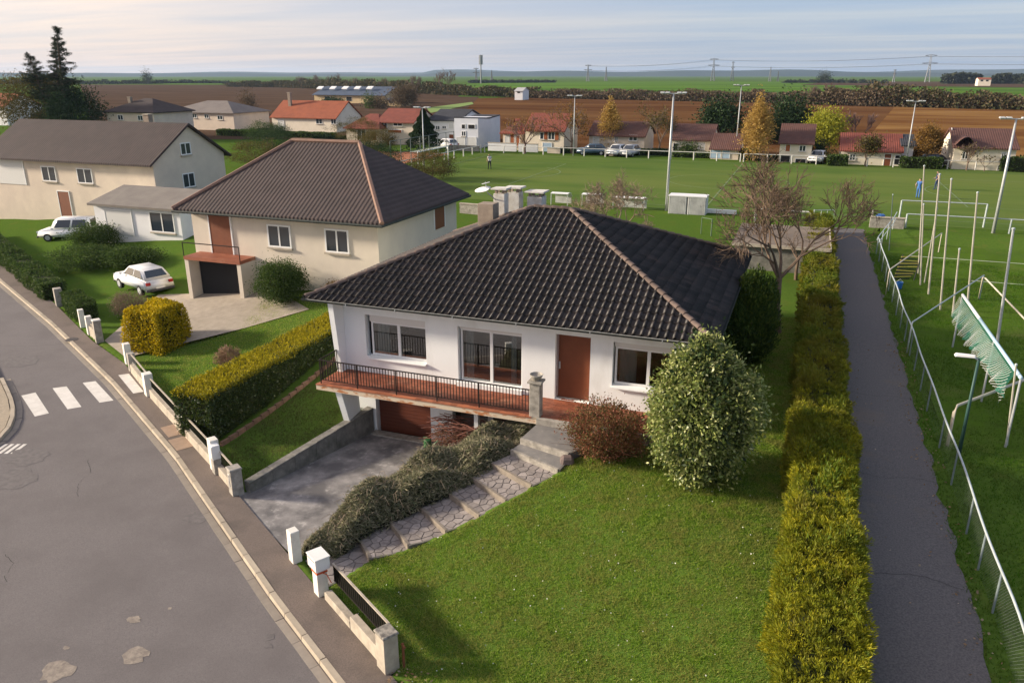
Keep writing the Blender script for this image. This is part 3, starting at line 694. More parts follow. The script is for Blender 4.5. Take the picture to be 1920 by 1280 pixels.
for x in (-14.2, -12.3, -10.2, -8.0, -5.6, -3.4): MB().box(x - .012, x + .012, EY0 - .15, EY0 - .01, 2.515, 2.53).box(x - .012, x + .012, EY0 - .16, EY0 - .145, 2.53, 2.60).build('gutter_bracket', METALW, ROOF)
MB().tube([(-2.33, 22.3, 2.52), (-2.33, 22.5, 2.3), (-2.33, 22.75, 2.1), (-2.33, 22.75, -.5)], .045, 8).build('downpipe', mat('pipe_dark', (.12, .13, .14), rough=.5), HOUSE)
MB().lathe((0, 0, 0), [(.17, 0), (.17, .03), (.13, .035)], 18).build('wall_vent', mat('vent_dark', (.05, .055, .07), rough=.5), HOUSE).matrix_basis = Matrix.Translation((-2.4, 24.6, 1.75)) @ Matrix.Rotation(R(90), 4, 'Y')
CHW = mat('chimney_white', (.66, .65, .62), (.5, .47, .42), scale=4, rough=.9, bump=.3, bscale=30, c3=(.25, .21, .17), s3=3, t3=(.6, .75))
CHB = mat('chimney_render', (.34, .28, .22), (.25, .2, .16), scale=4, rough=.95, bump=.4, bscale=25)
def chimney(x0, x1, y0, y1, z1, m, cap, pots):
    c = MB().box(x0, x1, y0, y1, 3.2, z1).build('chimney', m, HOUSE, bevel=.01)
    if cap:
        for a in (x0 + .05, x1 - .15):
            for e in (y0 + .04, y1 - .14): MB().box(a, a + .1, e, e + .1, z1, z1 + .17).build('cap_stub', CHB, c)
        MB().prism([(x0 - .1, y0 - .08), (x1 + .1, y0 - .08), (x1 + .1, y1 + .08), (x0 - .1, y1 + .08)], z1 + .172, [z1 + .22, z1 + .24, z1 + .24, z1 + .22]).build('cap', CHW, c)
    for px_, py_ in pots: MB().lathe((px_, py_, z1), [(.1, 0), (.09, .22), (.11, .24), (.11, .28), (.07, .28)], 10).build('chimney_pot', mat('clay_pot', (.30, .13, .07), rough=.9), c)
    return c
chimney(-12.42, -11.74, 29.2, 29.85, 5.02, CHB, False, ())
chimney(-12.28, -11.78, 30.6, 31.1, 5.24, CHW, True, ())
chimney(-12.0, -11.42, 31.4, 31.95, 5.20, CHW, True, ())
chimney(-11.02, -10.36, 31.3, 31.95, 5.08, CHW, True, ())
MB().lathe((0, 0, 0), [(.02, 0), (.2, .03), (.33, .09), (.34, .095), (.2, .045), (.0, .02)], 20).build('satellite_dish', PVC, HOUSE, smooth=True).matrix_basis = Matrix.Translation((-12.45, 29.9, 5.42)) @ Matrix.Rotation(R(14), 4, 'X') @ Matrix.Rotation(R(-8), 4, 'Y')
MB().tube([(-12.3, 30.0, 5.35), (-12.3, 30.35, 5.2), (-12.2, 30.6, 5.0)], .025).tube([(-12.35, 30.1, 5.35), (-12.4, 30.0, 5.8)], .015).tube([(-12.55, 30, 5.7), (-12.2, 30, 5.8)], .02).build('aerial_mount', METALW, HOUSE)
# ---------------------------------------------------------------- front steps
STEPS = thing('front_steps', (-9, 16, -2.2), 'broad garden steps of crazy paving climbing from the gate to the terrace', 'steps')
MORT = mat('mortar_joint', (.185, .165, .15), (.13, .115, .105), scale=8, rough=1, bump=.4, bscale=50)
FLAG = mat('flagstone', (.30, .265, .245), (.215, .19, .18), scale=5, rough=.9, bump=.35, bscale=35, rnd=.22, c3=(.13, .11, .105), s3=3, t3=(.58, .75))
SLATE = mat('slate_slab', (.155, .15, .145), (.20, .19, .18), scale=3, rough=.9, bump=.3, bscale=50, c3=(.30, .27, .23), s3=6, t3=(.62, .75))
NOSE = mat('pale_nosing', (.27, .23, .185), (.18, .155, .13), scale=5, rough=.95, bump=.4, bscale=30)
def clip(poly, a, b_, c):            # keep a*x+b*y<=c
    out = []
    for i in range(len(poly)):
        p, q_ = poly[i], poly[(i + 1) % len(poly)]; dp = a * p[0] + b_ * p[1] - c; dq = a * q_[0] + b_ * q_[1] - c
        if dp <= 0: out.append(p)
        if dp * dq < 0: t = dp / (dp - dq); out.append((p[0] + (q_[0] - p[0]) * t, p[1] + (q_[1] - p[1]) * t))
    return out
def crazy(quad, zq, n, parent):
    """irregular flagstones fitted together inside a quadrilateral tread"""
    x0, x1 = min(p[0] for p in quad), max(p[0] for p in quad); y0, y1 = min(p[1] for p in quad), max(p[1] for p in quad)
    A = np.c_[[p[0] for p in quad], [p[1] for p in quad], np.ones(4)]; co = np.linalg.lstsq(A, np.array(zq), rcond=None)[0]
    P = []; tries = 0
    area = 0.
    while len(P) < n and tries < 3000:
        tries += 1; p = (random.uniform(x0, x1), random.uniform(y0, y1))
        if inpoly(np.array(p[0]), np.array(p[1]), quad) and all((p[0] - o_[0]) ** 2 + (p[1] - o_[1]) ** 2 > .036 for o_ in P): P.append(p)
    for p in P:
        poly = list(quad)
        for o_ in P:
            if o_ is p: continue
            a, b_ = o_[0] - p[0], o_[1] - p[1]; L_ = math.hypot(a, b_); poly = clip(poly, a / L_, b_ / L_, (a * (o_[0] + p[0]) + b_ * (o_[1] + p[1])) / 2 / L_ - .011)
            if len(poly) < 3: break
        if len(poly) < 3: continue
        # also hold back from the tread edge, so neighbouring treads keep a joint
        cx = sum(v[0] for v in poly) / len(poly); cy = sum(v[1] for v in poly) / len(poly)
        poly = [(cx + (v[0] - cx) * .975, cy + (v[1] - cy) * .975) for v in poly]
        h = random.uniform(.010, .022)
        zz_ = [co[0] * v[0] + co[1] * v[1] + co[2] for v in poly]
        MB().prism(poly, [z - .01 for z in zz_], [z + h for z in zz_]).build('flagstone', FLAG, parent)
ZB = [-2.36 + .25 * i for i in range(8)]
RISE = .16
def tread(quad, zq, m):
    bse = MB().prism(quad, [z - .6 for z in zq], zq).build('tread', m, STEPS); return bse
q0 = [(-10.30, 13.95), STEP_R[0], STEP_L[0], (-11.45, 14.72)]
t0_ = tread(q0, [-2.385] * 4, MORT); crazy(q0, [-2.385] * 4, 24, t0_)
for i in range(8):
    r0, l0 = STEP_R[i], STEP_L[i]
    r1, l1 = (STEP_R[i + 1], STEP_L[i + 1]) if i < 7 else ((-4.6, 20.88), (-7.0, 20.88))
    z0_ = ZB[i] + RISE; z1_ = ZB[i + 1] if i < 7 else -.34
    qd = [r0, r1, l1, l0]; zq = [z0_, z1_, z1_, z0_]
    last = i >= 6
    t_ = tread(qd, zq, SLATE if last else MORT)
    if not last: crazy(qd, zq, 26, t_)
    # pale nosing along the riser
    rv, lv = Vector(r0), Vector(l0); n_ = Vector((-(lv - rv).y, (lv - rv).x)).normalized()
    if n_.dot(Vector(l1) - lv) > 0: n_ = -n_
    a, c = rv + n_ * .03, lv + n_ * .03
    MB().prism([tuple(a), tuple(c), tuple(lv - n_ * .05), tuple(rv - n_ * .05)], ZB[i] - .02, z0_ + .024).build('nosing', NOSE if not last else CONC, t_)
V = []
for (r0, z_) in zip([(-10.30, 13.95)] + STEP_R, [-2.39] + [z + RISE for z in ZB]): V.append((*r0, z_))
b = MB()
for p, q_ in zip(V[:-1], V[1:]):
    d_ = Vector(q_[:2]) - Vector(p[:2]); n_ = Vector((d_.y, -d_.x)).normalized() * .06
    za, zb_ = (p[2] + .0, q_[2] - RISE)
    b.hexa([(p[0], p[1], za - .5), (p[0] + n_.x, p[1] + n_.y, za - .5), (q_[0] + n_.x, q_[1] + n_.y, zb_ - .5), (q_[0], q_[1], zb_ - .5)], [(p[0], p[1], za + .015), (p[0] + n_.x, p[1] + n_.y, za + .015), (q_[0] + n_.x, q_[1] + n_.y, zb_ + .02), (q_[0], q_[1], zb_ + .02)])
b.build('side_kerb', mat('dark_stone', (.16, .15, .13), (.1, .095, .085), scale=6, bump=.3), STEPS)
# ================================================================ front walls, posts, fences
ST = R(-31.2)                                     # the street's bearing
sd = Vector((math.cos(ST), math.sin(ST), 0)); sn = Vector((-sd.y, sd.x, 0))
def post(name, x, y, w, d, h, m, label, cat='gate post', cap=None, top=.97, group=None, z=STREET):
    t = thing(name, (x, y, z), label, cat, group)
    MB().obox((x, y, z - .05), (w, d, h + .05), ST, top).build('shaft', m, t, bevel=.012)
    if cap: MB().obox((x, y, z + h), (w + .05, d + .05, .05), ST, .9).build('cap', cap, t, bevel=.01)
    return t
LICH = mat('lichen_stone', (.36, .33, .28), (.12, .11, .10), scale=9, rough=1, bump=.5, bscale=30)
post('gate_post', -11.72, 14.66, .30, .26, .95, WPOST, 'cream painted gate post at the driveway corner beside the grey shrubs')
B_ = (-10.28, 13.72)
t = post('gate_post', *B_, .30, .28, .78, WPOST, 'cream gate post with orange tape carrying the white mailbox')
TAPE = mat('orange_tape', (.62, .12, .05), rough=.6)
MB().obox((B_[0], B_[1], STREET + .66), (.315, .295, .05), ST).build('tape', TAPE, t)
MB().tube([(B_[0] + .14, B_[1] - .1, STREET + .7), (B_[0] + .22, B_[1] - .02, STREET + .62), (B_[0] + .34, B_[1] - .02, STREET + .4)], .012, 5).build('tape', TAPE, t)
mb = thing('mailbox', (*B_, STREET + .79), 'white metal mailbox standing on the taped gate post', 'mailbox')
MBX = mat('mailbox_white', (.80, .79, .76), (.74, .73, .70), scale=4, rough=.4)
MB().obox((B_[0], B_[1], STREET + .79), (.50, .38, .34), ST).build('box', MBX, mb, bevel=.015)
MB().obox((B_[0] - .0, B_[1], STREET + 1.13), (.53, .41, .025), ST, .98).build('lid', MBX, mb)
MB().add([tuple(Vector((B_[0], B_[1], 0)) + sd * a - sn * .193 + Vector((0, 0, STREET + z))) for a, z in ((-.2, 1.06), (.2, 1.06), (.2, 1.085), (-.2, 1.085))], [(0, 1, 2, 3)]).build('letter_slot', mat('slot_dark', (.12, .12, .12)), mb)
post('fence_post', -7.42, 12.02, .40, .36, .93, CONCL, 'weathered stone end post with lichen top near the lawn corner', 'post', cap=LICH)
MB().add([tuple(Vector((-7.16, 12.2, STREET)) + sd * a + Vector((0, 0, z))) for a, z in ((0, 0), (.03, 0), (.03, .7), (0, .7))], [(0, 1, 2, 3)])
t = thing('garden_rail_stub', (-7.1, 12.2, STREET), 'rusty flat rail stub behind the stone end post', 'rail')
MB().obox((-7.08, 12.12, STREET), (.05, .04, .66), ST).build('upright', mat('rust', (.26, .10, .045), (.15, .06, .03), scale=12, rough=.9), t)
MB().tube([(-7.12, 12.14, STREET + .62), (-6.98, 12.03, STREET + .64)], .025).build('arm', MATS['rust'], t)
def wall_fence(name, p, q_, label, hw=.34, rail_h=.95, m=CONCL, wt=.2, bars=True, infill=True, z=STREET, off=.0, mats=(IRON, CONCL), cat='fence', gap=.11, broken=False):
    """low wall of cast blocks with an iron railing standing behind it"""
    p, q_ = Vector((*p, z)), Vector((*q_, z)); L_ = (q_ - p).length; d = (q_ - p) / L_; n = Vector((-d.y, d.x, 0)); ang = math.atan2(d.y, d.x)
    t = thing(name, tuple((p + q_) / 2), label, cat)
    k = max(1, round(L_ / 1.25)); bl = L_ / k
    for i in range(k):
        c = p + d * bl * (i + .5); h = hw + random.uniform(-.012, .012) - (.14 if broken and i == 0 else 0)
        MB().obox((c.x, c.y, z - .1), (bl - .012, wt, h + .1), ang, .99).build('wall_block', m, t, bevel=.015)
    o = n * off
    def seg(h0, h1, w, mm, nm):
        a = p + o; c = q_ + o; nn = n * w / 2
        MB().hexa([(*(a - nn).to_2d(), z + h0), (*(c - nn).to_2d(), z + h0), (*(c + nn).to_2d(), z + h0), (*(a + nn).to_2d(), z + h0)],
                  [(*(a - nn).to_2d(), z + h1), (*(c - nn).to_2d(), z + h1), (*(c + nn).to_2d(), z + h1), (*(a + nn).to_2d(), z + h1)]).build(nm, mm, t)
    seg(rail_h - .035, rail_h, .05, mats[1], 'top_rail')
    seg(hw + .06, hw + .085, .03, mats[0], 'bottom_rail')
    if bars:
        s = gap / 2
        while s < L_:
            c = p + d * s + o; MB().obox((c.x, c.y, z + hw + .086), (.018, .018, rail_h - hw - .122), ang).build('bar', mats[0], t); s += gap
    if infill: seg(hw + .09, rail_h - .04, .008, mat('dark_plate', (.008, .009, .007), rough=1, spec=0), 'infill_plate')
    return t
wall_fence('front_wall', (-10.02, 13.62), (-7.62, 12.14), 'low cast wall with black railing between mailbox and stone end post', hw=.36, rail_h=.93, off=.2, broken=True, wt=.2)
post('fence_post', -15.58, 17.02, .36, .36, .86, CONC, 'grey concrete pillar with a white scrawl at the driveway corner', 'post', cap=CONC)
SCR = mat('white_scrawl', (.72, .70, .66), rough=.8)
pc = Vector((-15.58, 17.02, STREET)) - sn * .186
t = bpy.data.objects['fence_post.001']
for P in ([(-.10, .66), (-.04, .70), (.07, .72), (.11, .66)], [(.0, .70), (.02, .55), (.0, .42), (.04, .30)], [(.05, .6), (.09, .52)]):
    MB().tube([tuple(pc + sd * a + Vector((0, 0, h))) for a, h in P], .011, 4).build('scrawl', SCR, t)
E_ = Vector((-17.25, 18.05, STREET))
post('gate_post', E_.x, E_.y, .36, .28, 1.12, WPOST, 'tall white meter post at the end of the trimmed hedge', 'post')
t = thing('meter_box', (E_.x + .22, E_.y - .2, STREET), 'white and grey electricity meter cabinet against the tall post', 'cabinet')
MB().obox((E_.x + .21, E_.y - .19, STREET), (.30, .24, .55), ST).build('base', CONC, t, bevel=.01)
MB().obox((E_.x + .21, E_.y - .19, STREET + .552), (.31, .26, .48), ST).build('cabinet', PVC, t, bevel=.012)
MB().obox((E_.x + .21 - sn.x * .135, E_.y - .19 - sn.y * .135, STREET + .58), (.26, .012, .42), ST).build('door', mat('meter_door', (.62, .62, .6), rough=.5), t)
wall_fence('front_wall', (-17.0, 17.92), (-15.82, 17.18), 'short low wall with grey rail between meter post and concrete pillar', hw=.3, rail_h=.82, infill=False, off=.05, gap=.16)
wall_fence('front_wall', (-23.85, 22.05), (-17.5, 18.22), 'long low wall with pale rail in front of the trimmed hedge', hw=.36, rail_h=.82, bars=False, infill=True, off=.02, mats=(CONC, CONCL), m=CONCL)
post('gate_post', -24.15, 22.22, .40, .34, .95, WPOST, 'square white post beside the pavement crossing stripe', 'post')
wall_fence('front_wall', (-26.75, 23.92), (-24.4, 22.42), 'low wall with pale rail between white post and dark post', hw=.4, rail_h=.86, bars=False, infill=False, off=.02, mats=(CONC, CONCL))
post('fence_post', -26.95, 24.1, .30, .30, .82, CONC, 'short dark concrete post at the end of the low wall', 'post')
post('gate_post', -27.85, 24.75, .34, .28, .95, WPOST, 'cream gate post by the paved neighbour entrance', 'post')
post('fence_post', -31.55, 26.55, .34, .34, 1.1, CONC, 'tall grey neighbour pillar with pale cap', 'post', cap=WPOST)
post('gate_post', -32.95, 27.3, .32, .28, .95, WPOST, 'white neighbour post nearest the grey pillar', 'post')
post('gate_post', -34.3, 28.05, .28, .26, .95, WPOST, 'white neighbour post farthest up the street', 'post')
wall_fence('front_wall', (-32.75, 27.2), (-31.8, 26.7), 'short cream wall between white post and grey pillar', hw=.5, rail_h=.62, bars=False, infill=False)
post('fence_post', -38.9, 30.6, .45, .4, 1.0, CONC, 'dark pillar in front of the clipped green hedge', 'post')
# driveway retaining wall with stepped coping
t = thing('retaining_wall', (-14.6, 19.5, STREET), 'sloping grey retaining wall along the left edge of the driveway', 'wall')
a, c = Vector((-15.22, 17.2)), Vector((-13.86, 22.55)); d_ = (c - a).normalized(); n_ = Vector((-d_.y, d_.x))
N_ = 6
for i in range(N_):
    p = a + (c - a) * (i / N_); q_ = a + (c - a) * ((i + .985) / N_); za = -2.14 + .095 * i; zb_ = za + .085
    w = n_ * .24
    MB().hexa([(p.x, p.y, -2.7), (q_.x, q_.y, -2.7), (q_.x + w.x, q_.y + w.y, -2.7), (p.x + w.x, p.y + w.y, -2.7)], [(p.x, p.y, za), (q_.x, q_.y, zb_), (q_.x + w.x, q_.y + w.y, zb_), (p.x + w.x, p.y + w.y, za)]).build('wall_block', mat('old_wall', (.25, .235, .21), (.15, .145, .13), scale=4, rough=.95, bump=.4, bscale=22, c3=(.09, .095, .075), s3=1.6, t3=(.5, .75)), t)
    o_ = n_ * -.03; w = n_ * .27
    MB().hexa([(p.x + o_.x, p.y + o_.y, za + .003), (q_.x + o_.x, q_.y + o_.y, zb_ + .003), (q_.x + w.x, q_.y + w.y, zb_ + .003), (p.x + w.x, p.y + w.y, za + .003)], [(p.x + o_.x, p.y + o_.y, za + .07), (q_.x + o_.x, q_.y + o_.y, zb_ + .07), (q_.x + w.x, q_.y + w.y, zb_ + .07), (p.x + w.x, p.y + w.y, za + .07)]).build('coping', MATS['old_wall'], t, bevel=.01)
t = thing('brick_edging', (-18.0, 23, -2), 'reddish brick edging at the foot of the trimmed hedge', 'edging')
EDGB = mat('edging_brick', (.22, .125, .085), (.15, .09, .065), scale=5, rough=.95, bump=.3, rnd=.2)
bo = MB().box(-.055, .055, -.2, .2, -.3, .11).build('tmp', EDGB, bevel=.01); bme = bo.data; bpy.data.objects.remove(bo)
y = 19.6
while y < 27.5:
    x = -18.18 + (y - 19.6) * .06; o = link('brick', bme, None, t); o.location = (x, y, gz(x, y) + .06 + random.uniform(-.01, .01)); o.rotation_euler = (0, 0, -.06 + random.uniform(-.03, .03)); y += .415
# ================================================================ hedges and shrubs of the garden
def hedge_pts(n, x0, x1, y0, y1, top, z_of, bulge=.12):
    """points over the two long sides, the ends and the top of a hedge; returns points, outward directions"""
    H_ = top; A = np.array([(x1 - x0) * (y1 - y0), H_ * (y1 - y0), H_ * (y1 - y0), H_ * (x1 - x0), H_ * (x1 - x0)]); w = A / A.sum()
    f = rng.choice(5, n, p=w); u = rng.random(n); v = rng.random(n)
    X = np.where(f == 0, x0 + u * (x1 - x0), np.where(f == 1, x0, np.where(f == 2, x1, x0 + u * (x1 - x0))))
    Y = np.where(f <= 2, y0 + v * (y1 - y0), np.where(f == 3, y0, y1))
    hz = np.where(f == 0, H_, u * H_); hz = np.where(f >= 3, v * H_, hz)
    lump = bulge * (np.sin(Y * 2.3 + X * 1.7) * .5 + np.sin(Y * 5.1 + 2 * hz) * .3 + np.sin(Y * .9 + 1.3) * .5)
    D = np.zeros((n, 3)); D[f == 0, 2] = 1; D[f == 1, 0] = -1; D[f == 2, 0] = 1; D[f == 3, 1] = -1; D[f == 4, 1] = 1
    depth = rng.random(n) ** 2 * .22
    P = np.stack([X, Y, z_of(X, Y) + hz], -1) + D * (lump - depth)[:, None] + rng.normal(0, .03, (n, 3))
    return P, D, f
def hedge_core(x0, x1, y0, y1, h, z_of, m, parent, step=.5):
    b = MB(); ys = np.arange(y0, y1 + step, step); vv = []
    for y in ys:
        y = min(y, y1); z = float(z_of((x0 + x1) / 2, y))
        vv += [(x0, y, z - .1), (x0 + .05, y, z + h), (x1 - .05, y, z + h), (x1, y, z - .1)]
    n = len(ys)
    b.add(vv, [(4 * i + j, 4 * i + 4 + j, 4 * i + 5 + j, 4 * i + 1 + j) for i in range(n - 1) for j in range(3)] + [(0, 1, 2, 3), (4 * n - 1, 4 * n - 2, 4 * n - 3, 4 * n - 4)])
    return b.build('inner_branches', m, parent)
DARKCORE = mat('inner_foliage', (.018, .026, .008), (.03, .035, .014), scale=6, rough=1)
# the long golden hedge beside the footpath: soft bushy plants grown together
gh = thing('golden_hedge', (1.25, 30, -.6), 'long shaggy yellow-green conifer hedge between the garden and the footpath', 'hedge')
GOLD = leafmat('golden_sprays', [(.17, .20, .012), (.30, .30, .016), (.45, .39, .022), (.23, .26, .015)], trans=.35, nscale=.8, ncol=(.08, .14, .014))
def tufted(n, per, y0, y1, ln, wd, nm, lm):
    """feathery tufts: many sprays fan out of each shoot"""
    C_, D, f = hedge_pts(n, .55, 1.92, y0, y1, 1.26, hill, .17)
    D = unit(D * .75 + np.array([0, 0, .7]) + rng.normal(0, .28, (n, 3))); C_ = np.repeat(C_, per, 0); Dr = np.repeat(D, per, 0)
    dd = unit(Dr + rng.normal(0, .42, C_.shape)); u = rng.random(len(C_))[:, None] ** .8 * .16
    leaves(nm, C_ + dd * u, dd, ln, wd, lm, gh, jit=.16)
GOLD_SHADE = leafmat('green_shade_sprays', [(.065, .115, .010), (.105, .16, .012), (.18, .195, .016), (.095, .145, .012)], trans=.3, nscale=.5, ncol=(.23, .17, .02))  # greener, darker copy: the house's shadow on the far hedge put into leaf colour
tufted(6200, 30, 11.0, 21.5, .095, .019, 'near_sprays', GOLD)
tufted(1500, 28, 12, 22, .10, .02, 'green_sprays', GOLD_SHADE)
tufted(700, 26, 20, 27, .11, .024, 'golden_tips', GOLD)
tufted(2600, 26, 19.5, 30, .11, .024, 'middle_sprays', GOLD_SHADE)
tufted(3200, 16, 30, 58, .18, .044, 'far_sprays', GOLD_SHADE)
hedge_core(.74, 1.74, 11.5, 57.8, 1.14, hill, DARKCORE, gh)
k = 46; yy = rng.uniform(11.3, 57, k)          # taller tufts break the outline
PP = []; DD = []
for y in yy:
    n = 260; x = rng.uniform(.7, 1.8); q_ = rng.normal(0, 1, (n, 3)) * np.array([.16, .22, .13]); PP.append(q_ + np.array([x, y, gz(x, y) + 1.42])); DD.append(np.tile([0, 0, 1.], (n, 1)) + q_ * 2)
leaves('tufts', np.concatenate(PP), np.concatenate(DD), .13, .03, GOLD_SHADE, gh, jit=.35)
# the trimmed hedge on the left
th = thing('trimmed_hedge', (-19.3, 24, -2), 'thick trimmed hedge with top coloured as sunlit yellow-green and dark glossy side left of the house', 'hedge')
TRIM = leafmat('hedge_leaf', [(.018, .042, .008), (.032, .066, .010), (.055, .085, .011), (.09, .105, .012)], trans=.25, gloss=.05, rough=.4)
TRIMT = leafmat('sunlit_top_leaf', [(.22, .205, .010), (.34, .29, .012), (.44, .36, .018), (.16, .17, .010)], trans=.35)  # sunlight on the hedge top is put into these brighter yellow leaves
def ztrim(x, y): return np.asarray(hill(x, y))
def hedge_h(y): return 1.72
P, D, f = hedge_pts(62000, -20.15, -18.55, 19.45, 30.5, 1.72, lambda x, y: np.interp(y, [19, 30.5], [-2.25, -2.2]), .05)
up = f == 0
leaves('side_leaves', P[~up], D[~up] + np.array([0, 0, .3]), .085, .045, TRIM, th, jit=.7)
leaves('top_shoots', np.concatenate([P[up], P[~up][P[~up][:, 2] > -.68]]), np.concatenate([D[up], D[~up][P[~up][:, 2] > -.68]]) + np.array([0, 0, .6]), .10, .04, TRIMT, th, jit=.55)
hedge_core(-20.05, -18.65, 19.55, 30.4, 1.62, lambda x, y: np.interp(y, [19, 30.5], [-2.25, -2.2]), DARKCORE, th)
# round evergreen with cream-edged leaves
def stems(c, n, h, r, spread, m, parent, name='stem', lean=.5):
    for i in range(n):
        a = 2 * math.pi * i / n + random.uniform(-.3, .3); k = spread * random.uniform(.5, 1)
        MB().tube([(c[0] + .1 * math.cos(a), c[1] + .1 * math.sin(a), c[2] - .05), (c[0] + k * .4 * math.cos(a), c[1] + k * .4 * math.sin(a), c[2] + h * .45), (c[0] + k * math.cos(a), c[1] + k * math.sin(a), c[2] + h)], [r, r * .75, r * .35], 6).build(name, m, parent)
BARK = mat('bark', (.12, .085, .06), (.07, .052, .04), scale=14, rough=1, bump=.6, bscale=30)
tc_ = (-1.84, 19.55); tz = gz(*tc_)
ev = thing('variegated_holly', (*tc_, tz), 'big rounded evergreen bush with cream-flecked leaves at the house corner', 'bush')
VAR = leafmat('variegated_leaf', [(.10, .145, .030), (.17, .22, .050), (.23, .275, .070), (.30, .325, .10), (.42, .43, .19)], trans=.22, gloss=.03, rough=.4)
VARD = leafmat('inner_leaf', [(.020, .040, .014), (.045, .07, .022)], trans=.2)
cP, cD = clumps((tc_[0], tc_[1], tz + 2.05), (1.34, 1.36, 2.02), 360, 110, .15, .66, lobes=26)
k = np.clip(1.14 - .42 * np.clip((cP[:, 2] - tz - 2.0) / 2.1, 0, 1) ** 1.3, .5, 1.2); cP[:, 0] = tc_[0] + (cP[:, 0] - tc_[0]) * k; cP[:, 1] = tc_[1] + (cP[:, 1] - tc_[1]) * k
ok = cP[:, 2] > tz + .03; leaves('outer_leaves', cP[ok], cD[ok] + np.array([0, 0, -.25]), .115, .058, VAR, ev, jit=.8)
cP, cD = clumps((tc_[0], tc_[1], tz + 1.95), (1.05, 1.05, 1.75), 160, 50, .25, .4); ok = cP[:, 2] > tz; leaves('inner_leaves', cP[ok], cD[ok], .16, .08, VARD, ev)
stems((*tc_, tz), 6, 2.4, .055, .9, BARK, ev)
# red-tinged barberry
rb = (-4.55, 20.0); rz_ = gz(*rb)
rbo = thing('barberry_bush', (*rb, rz_), 'reddish brown barberry bush between the steps and the evergreen', 'bush')
RED = leafmat('barberry_leaf', [(.085, .095, .030), (.15, .105, .040), (.22, .085, .045), (.27, .095, .06), (.11, .12, .04)], trans=.3)
cP, cD = clumps((rb[0], rb[1], rz_ + .78), (1.30, .98, .95), 300, 52, .12, .6, lobes=16); ok = cP[:, 2] > rz_ + .02
leaves('leaves', cP[ok], cD[ok] + np.array([0, 0, .5]), .075, .036, RED, rbo, jit=.7)
b = MB()
for i in range(170):
    d = sphere_pts(1)[0]; d[2] = abs(d[2]) * .9 + .25; d /= np.linalg.norm(d); L_ = random.uniform(.9, 1.5); p0 = np.array([rb[0], rb[1], rz_]) + rng.normal(0, .12, 3) * np.array([1, 1, 0])
    p2 = p0 + d * L_ * np.array([1.05, .85, 1]); b.tube([p0, (p0 + p2) / 2 + np.array([0, 0, .12]), p2], [.012, .008, .003], 3)
b.build('twigs', mat('barberry_twig', (.17, .07, .045), rough=.95), rbo)
o = MB().obox((-5.55, 19.42, gz(-5.5, 19.4) - .05), (.42, .36, .26), .4, .8).build('garden_boulder', mat('boulder', (.11, .085, .08), (.16, .12, .11), scale=6, bump=.5), bevel=.06)
tag(o, 'dark reddish boulder where the steps meet the lawn', 'boulder')
# grey-green shrub bank between the driveway and the steps
sb = thing('shrub_bank', (-10, 17.5, -2.2), 'bank of arching grey-green shrubs between driveway and steps', 'shrubs')
def bank_pts(n):
    u = rng.random(n); v = rng.random(n)
    Lp = np.array([(-11.75, 14.95), (-11.6, 16.1), (-11.1, 17.7), (-10.35, 19.4), (-9.3, 20.8), (-8.5, 22.4)]); Rp = np.array([(-10.75, 15.1), (-10.15, 16.3), (-9.15, 17.25), (-8.1, 18.4), (-7.25, 19.75), (-7.08, 22.2)])
    s = np.linspace(0, 1, 6); lx = np.interp(u, s, Lp[:, 0]); ly = np.interp(u, s, Lp[:, 1]); rx = np.interp(u, s, Rp[:, 0]); ry_ = np.interp(u, s, Rp[:, 1])
    X = lx + (rx - lx) * v; Y = ly + (ry_ - ly) * v
    base = np.interp(u, [0, 1], [-2.42, -.95]); pro = np.clip(np.minimum(v * 3.2, (1 - v) * 5 + .25), 0, 1) ** .7
    lum = .12 * np.sin(X * 3.1 + Y * 1.7) + .10 * np.sin(Y * 4.3 - X * 2.2)
    hh = np.interp(u, [0, .12, .35, .7, 1], [.38, .70, .85, .72, .42]) + lum
    low = -2.45 * (1 - v) + base * v; return np.stack([X, Y, low * (1 - pro) + np.maximum(base, low) * pro + hh * pro], -1), u, v
P, u, v = bank_pts(72000)
dep = rng.random(len(P)) ** 1.5 * .3; P[:, 2] -= dep
P[:, :2] += rng.normal(0, .05, (len(P), 2))
GREY = leafmat('greygreen_leaf', [(.11, .13, .065), (.175, .18, .10), (.26, .245, .15), (.34, .295, .20), (.08, .105, .045)], trans=.25)
a_ = rng.uniform(0, 2 * np.pi, len(P)); D = np.stack([np.cos(a_), np.sin(a_), rng.uniform(-.2, .9, len(P))], -1)
leaves('arching_shoots', P, D, .19, .030, GREY, sb, jit=.3)
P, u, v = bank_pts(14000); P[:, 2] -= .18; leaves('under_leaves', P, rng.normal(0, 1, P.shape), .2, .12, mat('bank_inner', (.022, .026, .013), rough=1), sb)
b = MB()
P, u, v = bank_pts(420)
for p in P:
    a = random.uniform(0, 6.28); L_ = random.uniform(.2, .55); d = np.array([math.cos(a), math.sin(a), 0])
    b.tube([p - np.array([0, 0, .1]), p + d * L_ * .5 + np.array([0, 0, .12]), p + d * L_ + np.array([0, 0, -.02])], [.007, .006, .003], 3)
b.build('stems', mat('grey_stem', (.24, .19, .14), rough=1), sb)
